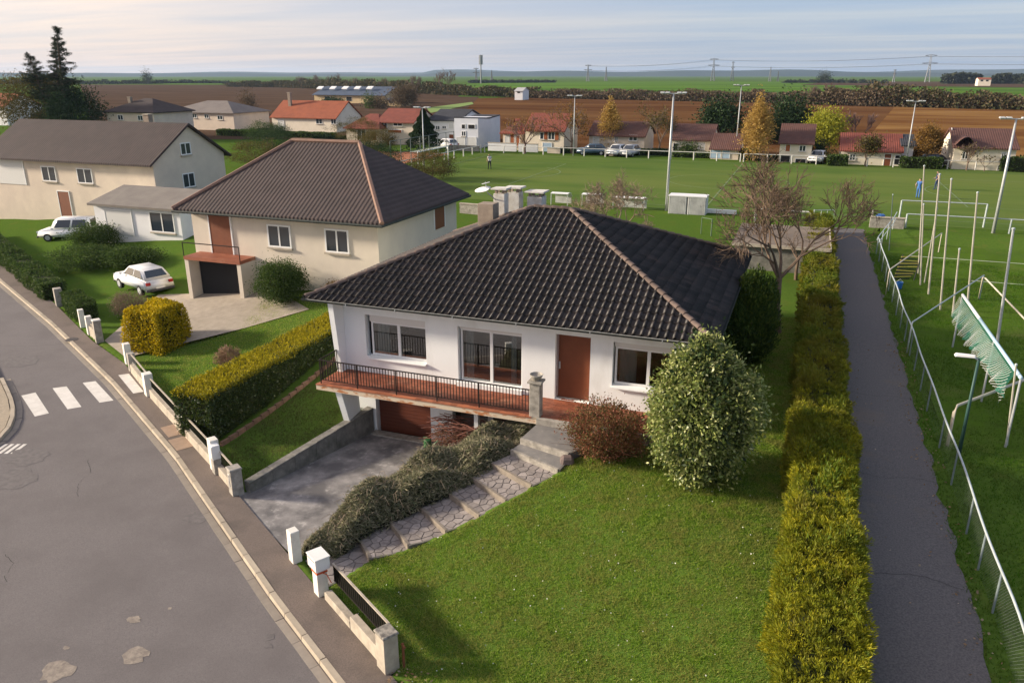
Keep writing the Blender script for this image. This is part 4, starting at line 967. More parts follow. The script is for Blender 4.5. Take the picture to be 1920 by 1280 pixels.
# heap of cut branches with a green watering can by the garage
t = thing('branch_heap', (-10.1, 21.0, -2.4), 'heap of cut reddish branches by the basement door', 'branches')
b = MB()
for i in range(260):
    c = np.array([random.uniform(-10.8, -7.9), random.uniform(20.9, 22.0), -2.3 + random.uniform(.4, 1.35)]); a = random.uniform(-.6, .5); L_ = random.uniform(.4, 1.3); d = np.array([math.cos(a), math.sin(a), random.uniform(-.25, .4)])
    b.tube([c - d * L_ / 2, c + np.array([0, 0, .06]), c + d * L_ / 2], [.016, .013, .006], 4)
b.build('branches', mat('red_branch', (.21, .085, .06), (.13, .06, .045), scale=9, rough=.95), t)
P = rng.uniform([-10.7, 20.8, -2.2], [-7.9, 21.9, -1.15], (5200, 3)); leaves('dead_leaves', P, rng.normal(0, 1, P.shape), .1, .03, leafmat('dead_leaf', [(.15, .06, .045), (.22, .12, .08), (.11, .09, .05)]), t)
t = thing('watering_can', (-10.75, 20.75, -1.75), 'green watering can on the branch heap by the garage', 'watering can')
GRN = mat('green_plastic', (.03, .10, .035), rough=.4)
MB().lathe((-10.75, 20.75, -1.72), [(.13, 0), (.14, .02), (.125, .26), (.09, .29)], 14).build('body', GRN, t)
MB().tube([(-10.63, 20.72, -1.65), (-10.45, 20.7, -1.5), (-10.32, 20.68, -1.36)], [.03, .022, .02]).build('spout', GRN, t)
MB().tube([(-10.87, 20.77, -1.62), (-10.98, 20.78, -1.5), (-10.9, 20.77, -1.38), (-10.75, 20.75, -1.36)], .013).build('handle', GRN, t)
# pale pink shrub on the neighbour's lawn, conical conifer by the house
def twig_shrub(c, r, h, n, m, parent, name='twigs', rad=.008):
    b = MB()
    for i in range(n):
        d = sphere_pts(1)[0]; d[2] = abs(d[2]) + .3; d /= np.linalg.norm(d); L_ = random.uniform(.7, 1)
        p0 = np.array(c) + rng.normal(0, .08, 3) * [1, 1, 0]; p2 = p0 + d * L_ * np.array([r, r, h]); b.tube([p0, (p0 + p2) / 2 + np.array([0, 0, .06]), p2], [rad, rad * .7, rad * .4], 3)
    return b.build(name, m, parent)
c = (-22.6, 25.2, gz(-22.6, 25.2))
t = thing('hydrangea_shrub', c, 'small faded pinkish shrub on the lawn behind the trimmed hedge', 'shrub')
twig_shrub(c, .62, .85, 160, mat('pink_twig', (.28, .17, .12), rough=1), t, rad=.012)
P, D = clumps((c[0], c[1], c[2] + .5), (.55, .55, .42), 70, 26, .08, .6); leaves('faded_leaves', P, D, .09, .05, leafmat('faded_leaf', [(.30, .19, .14), (.24, .16, .10), (.20, .15, .08)]), t)
c = (-1.3, 29.4, gz(-1.3, 29.4))
t = thing('cypress', c, 'dark green rounded cypress beside the right wall of the house', 'tree')
CYP = leafmat('cypress_leaf', [(.020, .048, .010), (.050, .090, .014), (.11, .145, .018)], trans=.25)
P, D = clumps((c[0], c[1], c[2] + 1.85), (1.02, 1.05, 1.9), 420, 62, .12, .62, lobes=34)
kz = np.clip((P[:, 2] - c[2]) / 3.8, 0, 1); f = 1.08 - .35 * kz ** 2; P[:, 0] = c[0] + (P[:, 0] - c[0]) * f; P[:, 1] = c[1] + (P[:, 1] - c[1]) * f; ok = P[:, 2] > c[2] + .02
leaves('crown', P[ok], D[ok] * .5 + np.array([0, 0, .9]), .16, .05, CYP, t, jit=.35)
MB().tube([(*c[:2], c[2] - .05), (*c[:2], c[2] + 2.6)], [.12, .04], 7).build('trunk', BARK, t)
# ---------------------------------------------------------------- bare trees
def grow(p, d, L_, r, depth, spec, out, rr):
    """one limb of three pieces, then its side limbs"""
    pts = [np.array(p, float)]; dd = np.array(d, float); rs = [r]
    for k in range(3):
        dd = dd + np.array([rr.gauss(0, spec['wob']), rr.gauss(0, spec['wob']), rr.gauss(spec['lift'], spec['wob'] * .6)]); dd /= np.linalg.norm(dd)
        pts.append(pts[-1] + dd * L_ / 3); rs.append(r * (1 - .22 * (k + 1)))
    out.append((pts, rs, depth))
    if depth == 0: return
    for k in range(rr.randint(*spec['n'])):
        f = rr.uniform(.35, 1); i = min(2, int(f * 3)); q_ = pts[i] + (pts[i + 1] - pts[i]) * (f * 3 - i)
        a = rr.uniform(0, 6.283); sp = spec['sp'] * rr.uniform(.7, 1.2); s = np.cross(dd, [math.cos(a), math.sin(a), .3]); s /= np.linalg.norm(s) + 1e-9
        nd = dd * math.cos(sp) + s * math.sin(sp); grow(q_, nd, L_ * rr.uniform(.55, .82), max(r * .55, spec['rmin']), depth - 1, spec, out, rr)
def bare_tree(name, c, h, label, seed, m, cat='tree', depth=5, spec=None, leaf=None, nleaf=0, trunk=.25, r0=None, lean=(0, 0), group=None, lsize=.1):
    rr = random.Random(seed); S = dict(wob=.16, lift=.02, n=(2, 4), sp=.75, rmin=.006); S.update(spec or {})
    t = thing(name, c, label, cat, group); r0 = r0 or h * .022
    top = np.array(c) + np.array([lean[0], lean[1], h * trunk]); c0 = np.array(c)
    MB().tube([c0 - [0, 0, .1], (c0 + top) / 2 + np.array([rr.gauss(0, .04) * h * .2, rr.gauss(0, .04) * h * .2, 0]), top], [r0 * 1.25, r0, r0 * .85], 8).build('trunk', m, t)
    out = []
    k0 = rr.randint(3, 4)
    for i in range(k0):
        a = 6.283 * i / k0 + rr.uniform(-.4, .4); e = rr.uniform(.55, 1.1); grow(top, (math.cos(a) * math.cos(e), math.sin(a) * math.cos(e), math.sin(e)), h * .34, r0 * .62, depth - 1, S, out, rr)
    big, small = MB(), MB()
    for pts, rs, dp in out: (big if dp >= depth - 2 else small).tube(pts, rs, 5 if dp >= depth - 2 else 3)
    big.build('limbs', m, t); small.build('twigs', m, t)
    if leaf:
        tips = np.array([pts[k] for pts, rs, dp in out if dp <= 1 for k in (1, 2, 3)]); idx = rng.integers(0, len(tips), nleaf)
        P = tips[idx] + rng.normal(0, lsize * 1.6, (nleaf, 3)); leaves('leaves', P, rng.normal(0, 1, P.shape), lsize, lsize * .6, leaf, t)
    return t
TWIG = mat('fruit_bark', (.11, .078, .056), (.18, .125, .088), scale=6, rough=1)
def tall(b_, px, py):                        # height of something at plan position b_ whose top is seen at this pixel
    d = ray(px, py); k = math.hypot(b_[0], b_[1]) / math.hypot(d[0], d[1]); return CAMZ + d[2] * k
c = (-.35, 33.6, gz(-.35, 33.6))
bare_tree('fruit_tree', c, 6.9, 'gnarled bare fruit tree behind the right end of the house', 11, TWIG, depth=6, spec=dict(wob=.20, n=(3, 4), sp=.62, lift=.09, rmin=.015), trunk=.34, r0=.14, lean=(-.2, .1), leaf=leafmat('last_leaf', [(.16, .10, .05), (.20, .14, .06)]), nleaf=3200, lsize=.06)
c = (.15, 43.5, FZ)
bare_tree('fruit_tree', c, 3.6, 'smaller bare fruit tree next to the yellow hedge', 5, TWIG, depth=4, spec=dict(wob=.2, n=(2, 3), sp=.8), trunk=.3, r0=.08)
c = (-10.6, 47, FZ)
bare_tree('fruit_tree', c, 5.0, 'pale bare tree showing above the roof ridge', 21, mat('pale_bark', (.25, .19, .13), (.19, .14, .10), scale=6, rough=1), depth=6, spec=dict(wob=.2, n=(3, 4), sp=.75, lift=.05, rmin=.013), trunk=.3, r0=.11)
c = (-13.0, 50, FZ)
bare_tree('thicket', c, 3.9, 'pale leafless thicket left of the bare tree behind the roof', 22, mat('thicket_twig', (.30, .22, .15), rough=1), cat='shrub', depth=5, spec=dict(wob=.12, n=(3, 4), sp=.5, lift=.15), trunk=.08, r0=.05)
# ---------------------------------------------------------------- grass
def blades(name, poly, n, h, w, m, label, mask=None, wind=.5):
    x0, x1 = min(p[0] for p in poly), max(p[0] for p in poly); y0, y1 = min(p[1] for p in poly), max(p[1] for p in poly)
    X = rng.uniform(x0, x1, n * 3); Y = rng.uniform(y0, y1, n * 3); k = inpoly(X, Y, poly)
    if mask is not None: k &= mask(X, Y)
    X, Y = X[k][:n], Y[k][:n]; n = len(X); Zg = hill(X, Y)
    tuft = .45 + .5 * (.5 + .5 * np.sin(X * 2.1 + 1.3 * np.sin(Y * 1.9)) * np.sin(Y * 2.7 + .8 * np.sin(X * 3.1))) + .45 * (.5 + .5 * np.sin(X * 9.7 + 2.1 * np.sin(Y * 7.3)) * np.sin(Y * 11.3 + 1.7 * np.sin(X * 6.1)))
    a = rng.uniform(0, 6.283, n); H_ = h * rng.uniform(.5, 1.3, n) * tuft; dx = np.cos(a) * w / 2; dy = np.sin(a) * w / 2
    lx = rng.normal(0, wind, n) * H_; ly = rng.normal(0, wind, n) * H_
    V = np.empty((n, 3, 3)); V[:, 0] = np.stack([X - dx, Y - dy, Zg - .01], -1); V[:, 1] = np.stack([X + dx, Y + dy, Zg - .01], -1); V[:, 2] = np.stack([X + lx, Y + ly, Zg + H_], -1)
    o = npmesh(name, V.reshape(-1, 3), np.arange(3 * n).reshape(n, 3), m)
    return tag(o, label, 'grass', kind='stuff')
LAWN = leafmat('lawn_blade', [(.10, .19, .016), (.165, .285, .026), (.25, .36, .044), (.44, .46, .14)], trans=.5, gloss=.0, nscale=2.2, ncol=(.32, .29, .09))
FRONT = [(-10.2, 13.95), (-7.3, 12.1), (.45, 7.4), (.45, 36), (-2.2, 36), (-2.2, 20.8), (-4.2, 20.8), (-5.55, 19.4), *[(p[0] + .09, p[1] - .05) for p in reversed(STEP_R[:7])]]
blades('lawn_grass', FRONT, 250000, .062, .019, LAWN, 'sunlit front lawn grass between steps and golden hedge', wind=1.0)
blades('lawn_grass', [(-18.1, 18.6), (-15.6, 17.3), (-14.3, 22.2), (-15.2, 30), (-17.6, 30)], 42000, .05, .017, leafmat('mossy_shaded_blade', [(.035, .055, .012), (.055, .08, .016), (.09, .10, .03), (.12, .10, .045)], trans=.3, nscale=1.2, ncol=(.11, .085, .04)), 'shaded lawn strip between trimmed hedge and driveway', wind=.7)  # dull moss tone, darkened further to put the strip's shade into the blades
blades('lawn_grass', [(-26.8, 24.2), (-20.2, 20.2), (-20.2, 33), (-31, 33)], 45000, .06, .022, LAWN, 'neighbour lawn grass behind the trimmed hedge', wind=.7)
RGR = leafmat('field_blade', [(.036, .110, .008), (.055, .150, .010), (.08, .18, .014), (.12, .18, .03)], trans=.4, gloss=.0, nscale=.5, ncol=(.10, .13, .03))
blades('field_grass', [(4.24, 8), (9.5, 8), (16, 34), (16, 50), (4.26, 52)], 140000, .08, .026, RGR, 'rough grass around the wire fence on the training ground', wind=.8)
P = np.stack([rng.uniform(-9.5, .3, 900), rng.uniform(9, 20, 900)], -1); P = P[inpoly(P[:, 0], P[:, 1], FRONT)][:260]
o = leaves('daisies', np.c_[P, hill(P[:, 0], P[:, 1]) + .055], np.tile([1., .3, .1], (len(P), 1)), .032, .032, leafmat('daisy', [(.7, .7, .66), (.6, .6, .5)], trans=.1), jit=.5); tag(o, 'tiny white daisies scattered over the front lawn', 'daisies', kind='stuff')
for P0 in ([(-22, 17.2), (-21.2, 16.6), (-20.9, 15.8), (-20.2, 15.2)], [(-19.5, 12.2), (-18.9, 12.0), (-18.6, 11.5), (-18.2, 11.3)], [(-36, 24.6), (-34.6, 25.0), (-33.2, 25.9)]):
    P0 = along(P0, .12); P0 = [(a + random.uniform(-.02, .02), c_ + random.uniform(-.02, .02)) for a, c_ in P0]
    MB().add([(a, c_ - .006, ROADZ + .004) for a, c_ in P0] + [(a, c_ + .006, ROADZ + .004) for a, c_ in reversed(P0)], [tuple(range(2 * len(P0)))]).build('crack', CRK, rd)
# fallen leaves along the path edge
P = np.stack([rng.uniform(3.9, 4.6, 240), rng.uniform(13, 34, 240)], -1); P = np.concatenate([P, np.stack([rng.uniform(2.2, 4.3, 40), rng.uniform(13, 34, 40)], -1)])
o = leaves('fallen_leaves', np.c_[P, hill(P[:, 0], P[:, 1]) + .05], np.tile([1., .3, 0], (len(P), 1)), .07, .05, leafmat('leaf_litter', [(.34, .25, .16), (.26, .15, .07), (.45, .38, .28)]), jit=.5)
tag(o, 'scattered dry leaves along the footpath edge', 'leaves', kind='stuff')
P = np.stack([rng.uniform(-7.3, -6.2, 90), rng.uniform(11.0, 12.1, 90)], -1)
o = leaves('fallen_leaves', np.c_[P, hill(P[:, 0], P[:, 1]) + .06], np.tile([1., .3, 0], (len(P), 1)), .09, .06, MATS['leaf_litter'], jit=.5); tag(o, 'dry leaf litter behind the stone end post', 'leaves', kind='stuff')
# ---------------------------------------------------------------- wire fence beside the path
FEN = thing('wire_fence', (4.62, 30, -.5), 'low chain-link fence with pale tube rail along the footpath', 'fence')
TUBE = mat('pale_tube', (.50, .55, .55), (.40, .45, .46), scale=5, rough=.45, metal=.2)
TUBEG = mat('green_grey_tube', (.22, .27, .27), (.17, .21, .22), scale=5, rough=.6)
FX = 4.64
fy = np.arange(8, 52.5, .5)
rail_pts = [(FX + .02 * math.sin(y), y, gz(FX, y) + 1.0) for y in fy]
MB().tube(rail_pts, .028, 8).build('top_rail', TUBE, FEN, smooth=True)
for y in (9.5, 13.0, 15.9, 17.5, 19.05, 21.5, 23.85, 26.75, 28.6, 30.6, 32.3, 34.3, 36.2, 38.2, 40.4, 42.6, 44.8, 47.2, 49.6, 52): MB().tube([(FX, y, gz(FX, y) - .1), (FX, y, gz(FX, y) + .99)], .024, 6).build('post', TUBEG, FEN)
V = []; Fq = []
step = .085
for sgn in (1, -1):
    y = 8.0
    while y < 52:
        ya, yb_ = (y, y + .92) if sgn > 0 else (y + .92, y)
        za, zb_ = gz(FX, ya) + .03, gz(FX, yb_) + .95; k = len(V); w = .0022
        V += [(FX, ya - w, za), (FX, ya + w, za), (FX, yb_ + w, zb_), (FX, yb_ - w, zb_)]; Fq.append((k, k + 1, k + 2, k + 3)); y += step
npmesh('chain_link', V, Fq, mat('wire', (.16, .19, .17), rough=.6), FEN)
t = thing('tube_railing', (5.4, 55, FZ), 'pale tube railing climbing the bank by the path end', 'railing')
pp = [(4.55, 51.6, FZ + .95), (4.7, 52.6, FZ + 1.0), (6.0, 58.4, FZ + 1.35), (6.3, 60.2, FZ + 1.4)]
MB().tube(pp, .03).tube([(p[0], p[1], p[2] - .45) for p in pp[1:]], .024).build('rail', TUBE, t)
for y, x in ((52.6, 4.7), (54.5, 5.1), (56.5, 5.55), (58.4, 6.0)): MB().tube([(x, y, FZ - .1), (x, y, FZ + 1.0 + (y - 52.6) * .06)], .028).build('post', TUBE, t)
POLE = mat('weathered_pole', (.42, .40, .33), (.33, .31, .26), scale=4, rough=.7)
POLED = mat('dark_pole', (.10, .13, .13), rough=.6)
for i, (bx, by, tx, ty, r, m_, lab) in enumerate((
        (1722, 514, 1733, 312, .045, POLE, 'tall bare net pole farthest back in the row by the path fence'), (1726, 535, 1732, 384, .04, POLE, 'shorter grey net pole in front of the farthest tall pole'),
        (1733, 531, 1757, 392, .035, POLE, 'slanting thin net pole in the middle of the pole group'), (1741, 552, 1762, 328, .05, POLE, 'tall net pole leaning right in the pole group'),
        (1763, 582, 1784, 337, .045, POLE, 'tall straight net pole right of the pole group'), (1786, 594, 1799, 468, .045, POLE, 'short net pole with pale cap on the training ground'),
        (1815, 563, 1833, 362, .05, POLE, 'tall net pole with clamp, right of the short one'), (1868, 655, 1900, 430, .06, METALW, 'thick galvanised pole behind the green goal net'),
        (1888, 835, 1905, 685, .035, POLE, 'short pale pole nearest the frame edge below the goal'), (1667, 470, 1674, 366, .03, POLED, 'thin dark pole beside the path corner'))):
    x, y = at(bx, by, FZ); h = tall((x, y), tx, ty)
    xt, _ = on(tx, ty, y)
    t = thing('net_pole', (x, y, FZ), lab, 'pole', 'ball net poles on the training ground')
    MB().tube([(x, y, FZ - .1), (xt, y, h)], [r, r * .8], 7).build('shaft', m_, t); MB().lathe((xt, y, h), [(r * 1.1, 0), (r * 1.2, .05), (r * .5, .08)], 7).build('cap', TUBE, t)
def bent(name, pxs, zs, r, m_, label, cat='railing', extra=None):
    P = [(*at(px, py, z), z) for (px, py), z in zip(pxs, zs)]
    t = thing(name, (P[0][0], P[0][1], FZ), label, cat); MB().tube([(P[0][0], P[0][1], FZ - .1)] + P, r, 8).build('tube', m_, t, smooth=True)
    e = P[-1]; MB().tube([(e[0], e[1], FZ - .1), (e[0], e[1], e[2])], r * .9, 8).build('leg', m_, t)
    return t, P
CTUBE = mat('cream_tube', (.62, .56, .45), (.52, .47, .38), scale=4, rough=.5)
bent('tube_barrier', [(1789, 772), (1796, 760), (1960, 697)], [.62, .7, .72], .045, CTUBE, 'cream bent tube barrier running out of frame at the right')
bent('tube_barrier', [(1709, 612), (1711, 604), (1845, 516)], [.62, .7, .72], .03, TUBE, 'thin grey tube barrier across the training ground')
bent('tube_barrier', [(1667, 512), (1669, 505), (1766, 437)], [.62, .7, .72], .03, CTUBE, 'short cream tube barrier behind the path fence')
bent('tube_barrier', [(1843, 520), (1848, 522), (1935, 612)], [.62, .7, .72], .035, CTUBE, 'cream tube arm slanting to the right frame edge')
# goal with bunched green net
t = thing('folding_goal', (6.45, 29.5, FZ), 'white and blue goal bar with bunched green net beside the path', 'goal')
GA, GB_ = Vector((6.40, 34.1, 1.72)), Vector((6.50, 24.6, 1.72))
MB().tube([GA, GA.lerp(GB_, .36)], .055, 10).build('crossbar', PVC, t, smooth=True)
MB().tube([GA.lerp(GB_, .36), GB_], .055, 10).build('crossbar', mat('blue_white_tube', (.42, .58, .68), rough=.35), t, smooth=True)
for p in (GA, GB_, GA.lerp(GB_, .62)): MB().tube([(p.x, p.y, FZ - .1), (p.x, p.y, 1.68)], .035, 8).build('upright', METALW, t)
def netsheet(name, m_, off, phase, n=110, k=16, w=.010, par=None):
    V = []; Fq = []
    def pt(i, j):
        s = i / n; f = j / k; p = GA.lerp(GB_, s * .93); drop = (.85 + .08 * math.sin(s * 31 + phase) + .15 * math.sin(s * 7)) * f
        return np.array([p.x + off + .09 * f * math.sin(s * 40 + 5 * f + phase) - .18 * f, p.y + .10 * f * math.sin(s * 33 + phase), p.z - .05 - drop])
    G_ = [[pt(i, j) for j in range(k + 1)] for i in range(n + 1)]
    for i in range(n):
        for j in range(k):
            for a, c in ((G_[i][j], G_[i + 1][j + 1]), (G_[i + 1][j], G_[i][j + 1])):
                q_ = len(V); wv = np.array([0, w, w]); V += [a - wv, a + wv, c + wv, c - wv]; Fq.append((q_, q_ + 1, q_ + 2, q_ + 3))
    npmesh(name, np.array(V), Fq, m_, par)
netsheet('net', mat('green_net', (.02, .14, .095), rough=.9), 0, 0, par=t, w=.008)
netsheet('net', mat('white_net', (.55, .58, .55), rough=.8), -.1, 2.1, n=60, k=9, par=t, w=.004)
# small path lamp
bx, by = 5.15, 23.7
h = tall((bx, by), 1812, 668)
t = thing('path_lamp', (bx, by, FZ), 'slim green lamp post with white head above the path fence', 'street lamp')
MB().tube([(bx, by, FZ - .1), (bx, by, h)], [.055, .035], 8).build('post', mat('lamp_green', (.035, .085, .075), rough=.5), t, smooth=True)
MB().tube([(bx, by, h - .05), (bx - .12, by, h + .02)], .03).build('arm', METALW, t)
MB().hexa([(bx - .62, by - .10, h), (bx - .08, by - .07, h), (bx - .08, by + .07, h), (bx - .62, by + .10, h)], [(bx - .58, by - .06, h + .09), (bx - .1, by - .04, h + .09), (bx - .1, by + .04, h + .09), (bx - .58, by + .06, h + .09)]).build('lamp_head', PVC, t, bevel=.02)
# bits by the path end
t = thing('hurdle_stack', (5.0, 46, FZ), 'stack of yellow and black training hurdles behind the path fence', 'hurdles')
YB = mat('hurdle_yellow', (.50, .42, .10), rough=.6); BK = mat('hurdle_black', (.03, .03, .03), rough=.6)
for i in range(14):
    x, y, z = 5.2 + .02 * i, 45.4 + .04 * i, FZ + .06 + .085 * i; w = .95 - .25 * abs(i - 7) / 7
    MB().tube([(x - .1, y, z), (x + w, y + .25, z + .05 * math.sin(i))], .026, 5).build('hurdle_bar', YB if i % 2 else BK, t)
for x in (5.2, 6.1): MB().tube([(x, 45.5, FZ - .05), (x + .25, 46.1, FZ + 1.25)], .03).build('stand', BK, t)
def barrel(x, y, z, m_, lab):
    t = thing('waste_bin', (x, y, z), lab, 'bin'); MB().lathe((x, y, z), [(.26, 0), (.3, .1), (.3, .75), (.28, .8)], 12).build('body', m_, t); MB().lathe((x, y, z + .8), [(.31, 0), (.31, .06), (.2, .12)], 12).build('lid', m_, t)
BLUE = mat('blue_plastic', (.03, .14, .42), rough=.4)
x, y = at(1648, 425, FZ); barrel(x, y, FZ, BLUE, 'blue barrel bin at the end of the footpath')
t = thing('bucket', (5.2, 43.4, FZ), 'small blue bucket among the training gear behind the fence', 'bucket'); MB().lathe((5.2, 43.4, FZ), [(.13, 0), (.17, .34), (.18, .36), (.15, .35), (.12, .05)], 12).build('body', BLUE, t); MB().tube([(5.03, 43.4, FZ + .35), (5.2, 43.4, FZ + .52), (5.37, 43.4, FZ + .35)], .012, 5).build('handle', METALW, t)
t = thing('field_gate', (1.6, 60.8, FZ), 'open pale tube gate at the end of the footpath', 'gate')
MB().tube([(.9, 60.9, FZ - .05), (.9, 60.9, FZ + 1.15)], .05).tube([(.9, 60.9, FZ + 1.1), (2.3, 61.6, FZ + 1.1), (2.3, 61.6, FZ + .15), (.9, 60.9, FZ + .15)], .03).build('gate_leaf', TUBE, t)
for k in (.35, .65): MB().tube([(.9 + 1.4 * k, 60.9 + .7 * k, FZ + .15), (.9 + 1.4 * k, 60.9 + .7 * k, FZ + 1.1)], .02).build('bar', TUBE, t)
t = thing('low_wall', (5.6, 61.4, FZ), 'short grey wall right of the footpath gate', 'wall'); MB().box(4.75, 7.0, 61.3, 61.55, FZ - .1, FZ + .75).build('body', CONC, t); MB().box(4.7, 7.05, 61.25, 61.6, FZ + .752, FZ + .82).build('coping', CONCL, t); MB().tube([(4.85, 61.42, FZ - .1), (4.85, 61.42, FZ + 1.25)], .06).build('post', WPOST, t)
def barrier(name, p, q_, label, h=1.0, every=3., r=.04, m_=PVC, z=FZ, mid=False):
    p, q_ = Vector((*p, z)), Vector((*q_, z)); L_ = (q_ - p).length; n = max(1, round(L_ / every)); t = thing(name, tuple((p + q_) / 2), label, 'barrier')
    up = Vector((0, 0, h)); MB().tube([p + up, q_ + up], r, 6).build('rail', m_, t)
    if mid: MB().tube([p + up * .5, q_ + up * .5], r * .8, 6).build('rail', m_, t)
    for i in range(n + 1):
        c = p.lerp(q_, i / n); MB().tube([c - Vector((0, 0, .1)), c + up], r * 1.5, 6).build('post', m_, t)
    return t
WRAIL = mat('barrier_white', (.62, .61, .58), (.5, .49, .46), scale=2, rough=.6)
barrier('pitch_barrier', (-43.2, 104.4), (-8, 104.4), 'white rail along the far left touchline', m_=WRAIL, r=.055)
barrier('pitch_barrier', (-7.6, 104.4), (27, 104.4), 'white rail along the far right touchline', m_=WRAIL, r=.055)
barrier('pitch_barrier', (-44.2, 78), (-43.6, 104.0), 'pale rail behind the left goal', m_=WRAIL, r=.05)
barrier('pitch_barrier', (7.2, 62.2), (40, 62.6), 'long blue-grey rail along the near touchline', m_=TUBE, r=.045, every=6)
barrier('pitch_barrier', (6.9, 64.0), (12.5, 64.2), 'shorter high blue-grey rail behind the tall poles', m_=TUBE, r=.045, h=1.7, every=5)
barrier('pitch_barrier', (-3.2, 61.0), (.7, 60.9), 'white topped rail left of the footpath gate', m_=WRAIL, r=.06, h=.95)
t = thing('clothes_frame', (-6.5, 50, FZ), 'green metal frame on the grass behind the roof', 'frame')
xa, ya = at(1314, 438, FZ); xb, yb_ = at(1333, 442, FZ); GF = mat('frame_green', (.10, .15, .09), rough=.7)
MB().tube([(xa, ya, FZ - .1), (xa, ya, FZ + 1.15)], .035).build('post', GF, t); MB().tube([(xb, yb_, FZ - .1), (xb, yb_, FZ + 1.15)], .05).build('post', GF, t); MB().tube([(xa, ya, FZ + 1.13), (xb, yb_, FZ + 1.13)], .03).build('bar', GF, t)
xa, ya = at(862, 400, FZ); xb, yb_ = at(912, 404, FZ); t = thing('low_wall', (xa, ya, FZ), 'low grey wall on the grass between neighbour house and chimneys', 'wall')
MB().prism([(xa, ya), (xb, yb_), (xb, yb_ + .25), (xa, ya + .25)], FZ - .1, FZ + .75).build('body', CONC, t); MB().prism([(xa - .03, ya - .04), (xb + .03, yb_ - .04), (xb + .03, yb_ + .29), (xa - .03, ya + .29)], FZ + .752, FZ + .82).build('coping', CONCL, t)
# flat-roofed shed behind the hedge
x0, y0 = at(1372, 455, 1.0); x1, y1 = at(1556, 455, 1.0); _, y2 = at(1562, 428, 1.0)
t = thing('flat_shed', (x0, y0, FZ), 'low flat-roofed shed with felt roof behind the bare fruit tree', 'shed')
MB().box(x0 + .15, x1 - .15, y0 + .15, y2 - .15, FZ - .1, .88).build('wall', MATS['old_wall'], t)
MB().box(x0, x1, y0, y2, .882, 1.0).build('roof', mat('felt_roof', (.20, .165, .135), (.155, .13, .11), scale=.8, rough=.95, spec=0, c3=(.25, .21, .17), s3=.4), t)
MB().box(x1 + .002, x1 + .07, y0 - .06, y2 + .05, .86, 1.04).box(x0, x1, y0 - .07, y0 - .004, .86, 1.03).build('roof_trim', CONCL, t)
# lockers, bench board, dugouts by the near touchline
COR = mat('corrugated_white', (.62, .62, .60), (.46, .46, .45), scale=2, rough=.6, c3=(.3, .29, .27), s3=1.5, t3=(.6, .78))
bx, by = at(1286, 402, FZ)
for i, (dx, lab) in enumerate(((-1.42, 'left one of two white corrugated lockers by the pitch'), (.08, 'right one of two white corrugated lockers by the pitch'))):
    x0 = bx + dx; t = thing('corrugated_locker', (x0, by, FZ), lab, 'locker', 'lockers beside the floodlight mast')
    MB().box(x0, x0 + 1.42, by, by + 1.3, FZ - .05, FZ + 1.38).build('body', COR, t)
    for k in range(11): MB().box(x0 + .04 + k * .125, x0 + .10 + k * .125, by - .03, by - .002, FZ + .03, FZ + 1.36).build('rib', COR, t)
    MB().box(x0 - .04, x0 + 1.46, by - .06, by + 1.36, FZ + 1.382, FZ + 1.46).build('lid', PVC, t)
x0, y0 = at(1322, 400, FZ); o = MB().box(x0, x0 + 2.4, y0, y0 + .3, FZ + .05, FZ + .34).box(x0 + .1, x0 + .2, y0 + .05, y0 + .25, FZ - .05, FZ + .05).box(x0 + 2.2, x0 + 2.3, y0 + .05, y0 + .25, FZ - .05, FZ + .05).build('bench_board', PVC)
tag(o, 'long white bench board right of the corrugated lockers', 'bench')
for px0, px1, py, lab in ((1148, 1212, 392, 'white team shelter behind the bare tree'), (1032, 1068, 384, 'white team shelter nearest the chimneys'), (1090, 1130, 386, 'white team shelter between the two others')):
    x0, y0 = at(px0, py, FZ); x1, _ = at(px1, py, FZ)
    t = thing('team_shelter', (x0, y0, FZ), lab, 'shelter', 'team shelters along the near touchline')
    pr = [(y0, FZ + .95), (y0 + .5, FZ + 1.0), (y0 + 1.0, FZ + .9), (y0 + 1.3, FZ + .6)]
    vs = [(x, y, z + d_) for x in (x0, x1) for d_ in (0, .04) for y, z in pr]
    MB().add(vs, [(i, i + 1, i + 9, i + 8) for i in (0, 1, 2)] + [(4 + i, 12 + i, 13 + i, 5 + i) for i in (0, 1, 2)] + [(0, 8, 12, 4), (3, 7, 15, 11), (0, 4, 5, 1), (1, 5, 6, 2), (2, 6, 7, 3), (8, 9, 13, 12), (9, 10, 14, 13), (10, 11, 15, 14)]).build('roof', PVC, t)
    MB().box(x0 + .05, x1 - .05, y0 + 1.22, y0 + 1.26, FZ - .05, FZ + .58).build('back_panel', COR, t)
    for x in (x0 + .04, x1 - .04): MB().tube([(x, y0 + .05, FZ - .05), (x, y0 + .05, FZ + .94)], .03).build('leg', METALW, t)
